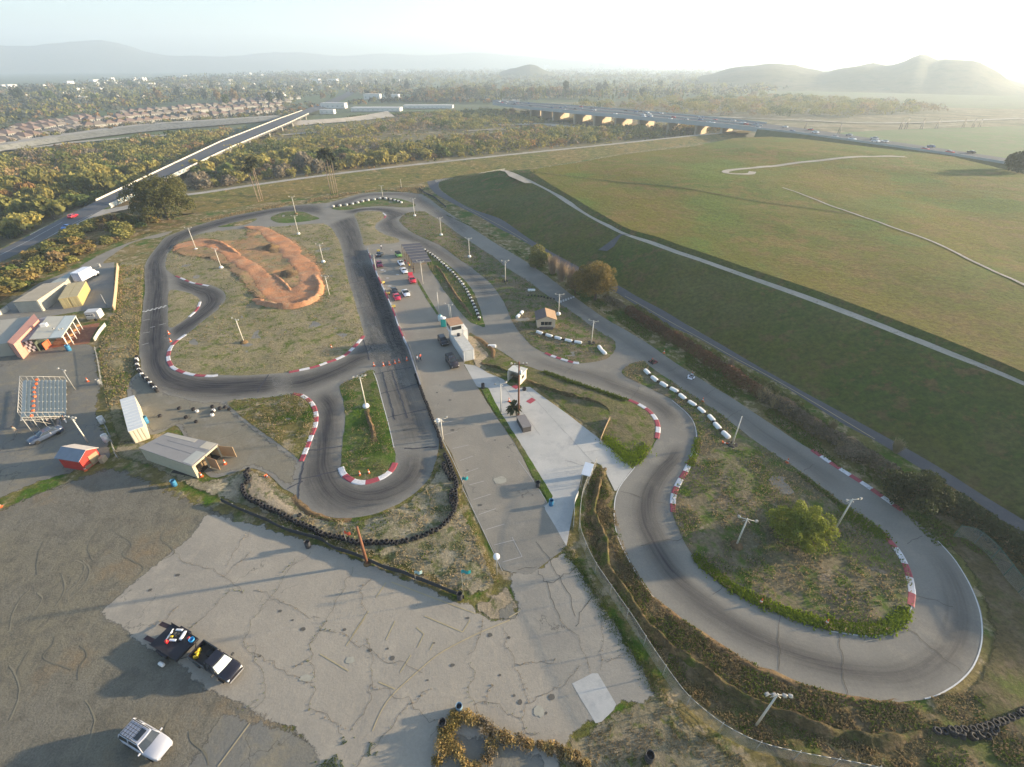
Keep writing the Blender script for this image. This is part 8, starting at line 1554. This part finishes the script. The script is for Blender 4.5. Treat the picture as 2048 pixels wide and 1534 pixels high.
for i, (x_, y1, y0) in enumerate(((1676, 268, 248), (1608, 262, 252), (1799, 259, 238), (1810, 258, 235), (1841, 258, 238), (1871, 257, 237), (1924, 256, 238), (1944, 255, 237), (1957, 254, 238))):
    p = G(x_, y1 + 2, RB); h = height_of_z(p, y0) if False else 26; t = thing('transmission_pole', 'dark transmission pole beyond the freeway, number %s from the left' % ('first', 'second', 'third', 'fourth', 'fifth', 'sixth', 'seventh', 'eighth', 'ninth')[(1, 0, 2, 3, 4, 5, 6, 7, 8)[i]], 'pylon', p, .8); b = MB(); hh = 8
    while PX((p.x, p.y, RB + hh))[1] > y0 and hh < 60: hh += .5
    for sx in (-1, 1):
        for sy in (-1, 1): b.tube((sx * 1.0, sy * 1.0, 0), (sx * .2, sy * .2, hh), .22, .15, 5)
    for k in range(6): z_ = hh * k / 6; s_ = 1 - .8 * k / 6; b.tube((-s_, -s_, z_), (s_, -s_, z_ + hh / 6), .09, n=4); b.tube((s_, s_, z_), (-s_, s_, z_ + hh / 6), .09, n=4)
    b.build('mast', M_DARK, t); b = MB(); b.box((0, 0, hh * .92), (4, .3, .3)); b.box((0, 0, hh * .82), (5, .3, .3)); b.build('crossarm', M_DARK, t)
tree('roadside_tree', 'dark rounded tree at the right edge in front of the freeway, left one', G(2016, 338, hT), 4.5, 8, 'dark', 1800, .9, 8, -.1, seed=31); tree('roadside_tree', 'dark rounded tree at the right edge in front of the freeway, right one', G(2042, 345, hT), 6, 10, 'dark', 2200, 1.0, 8, -.1, seed=32)
# ---------------- hills
M_HILL = ground('hill_scrub', (.10, .10, .06), (.13, .12, .08), (.07, .08, .05), .004, .03, (.5, .6), .3, .05, .0)
def hill(name, prof, dist, depth, label=None):
    """ridge seen at given image heights, built as a real hill of the given depth"""
    P = []
    for x, y in prof:
        u = (x - 1024) / FP; v = (767 - y) / FP; d = Vector((u, cP + v * sP, -sP + v * cP)); k = dist / math.hypot(d.x, d.y); P.append(Vector((d.x * k, d.y * k, H + d.z * k)))
    P = resample(P, 60); R_ = 14; vs = []; fs = []; n = len(P)
    for j in range(R_ + 1):
        t = j / R_ * 2 - 1; s_ = (math.cos(t * math.pi / 2)) ** 1.2
        for i, p in enumerate(P):
            dr = Vector((p.x, p.y, 0)).normalized(); e = noise.fractal(Vector((p.x * .003, p.y * .003, j * .5)), .9, 2, 4) * (18 if 0 < j < R_ and j != R_ // 2 else 3); z_ = RB - 2 + max(0, (p.z - RB)) * (s_ if j != R_ // 2 else 1) + e * s_
            q_ = p + dr * (t * depth + e * 2); vs.append((q_.x, q_.y, z_))
    for j in range(R_):
        for i in range(n - 1): fs.append((j * n + i, j * n + i + 1, (j + 1) * n + i + 1, (j + 1) * n + i))
    me = bpy.data.meshes.new(name); me.from_pydata(vs, [], fs); me.materials.append(M_HILL); me.polygons.foreach_set('use_smooth', [True] * len(fs)); tag(link(name, me), kind='structure')
hill('hill', [(1400, 152), (1440, 146), (1470, 138), (1500, 134), (1540, 130), (1560, 133), (1600, 140), (1650, 144), (1690, 136), (1730, 130), (1745, 129), (1765, 134), (1785, 133), (1810, 124), (1830, 114), (1845, 111), (1862, 118), (1875, 122), (1892, 117), (1925, 118), (1955, 119), (1975, 130), (2000, 146), (2030, 168), (2060, 182), (2120, 190)], 2100, 450)
hill('hill', [(1000, 146), (1025, 138), (1045, 131), (1060, 129), (1078, 133), (1095, 142), (1110, 148)], 2900, 220)
hill('mountain', [(-250, 110), (-120, 80), (0, 92), (60, 92), (130, 84), (200, 79), (240, 86), (290, 103), (340, 111), (420, 112), (520, 116), (600, 122), (700, 128)], 7300, 900)
hill('mountain', [(300, 122), (450, 114), (520, 106), (600, 104), (680, 112), (760, 106), (860, 110), (950, 104), (1040, 112), (1150, 122), (1300, 132)], 7600, 700)
S.view_settings.view_transform = 'Standard'; S.view_settings.look = 'None'; S.view_settings.gamma = 1; S.view_settings.exposure = EXPO
S.cycles.volume_bounces = 1; S.cycles.max_bounces = 5; S.cycles.diffuse_bounces = 2; S.cycles.transparent_max_bounces = 12; S.cycles.use_denoising = True
S.cycles.use_adaptive_sampling = True
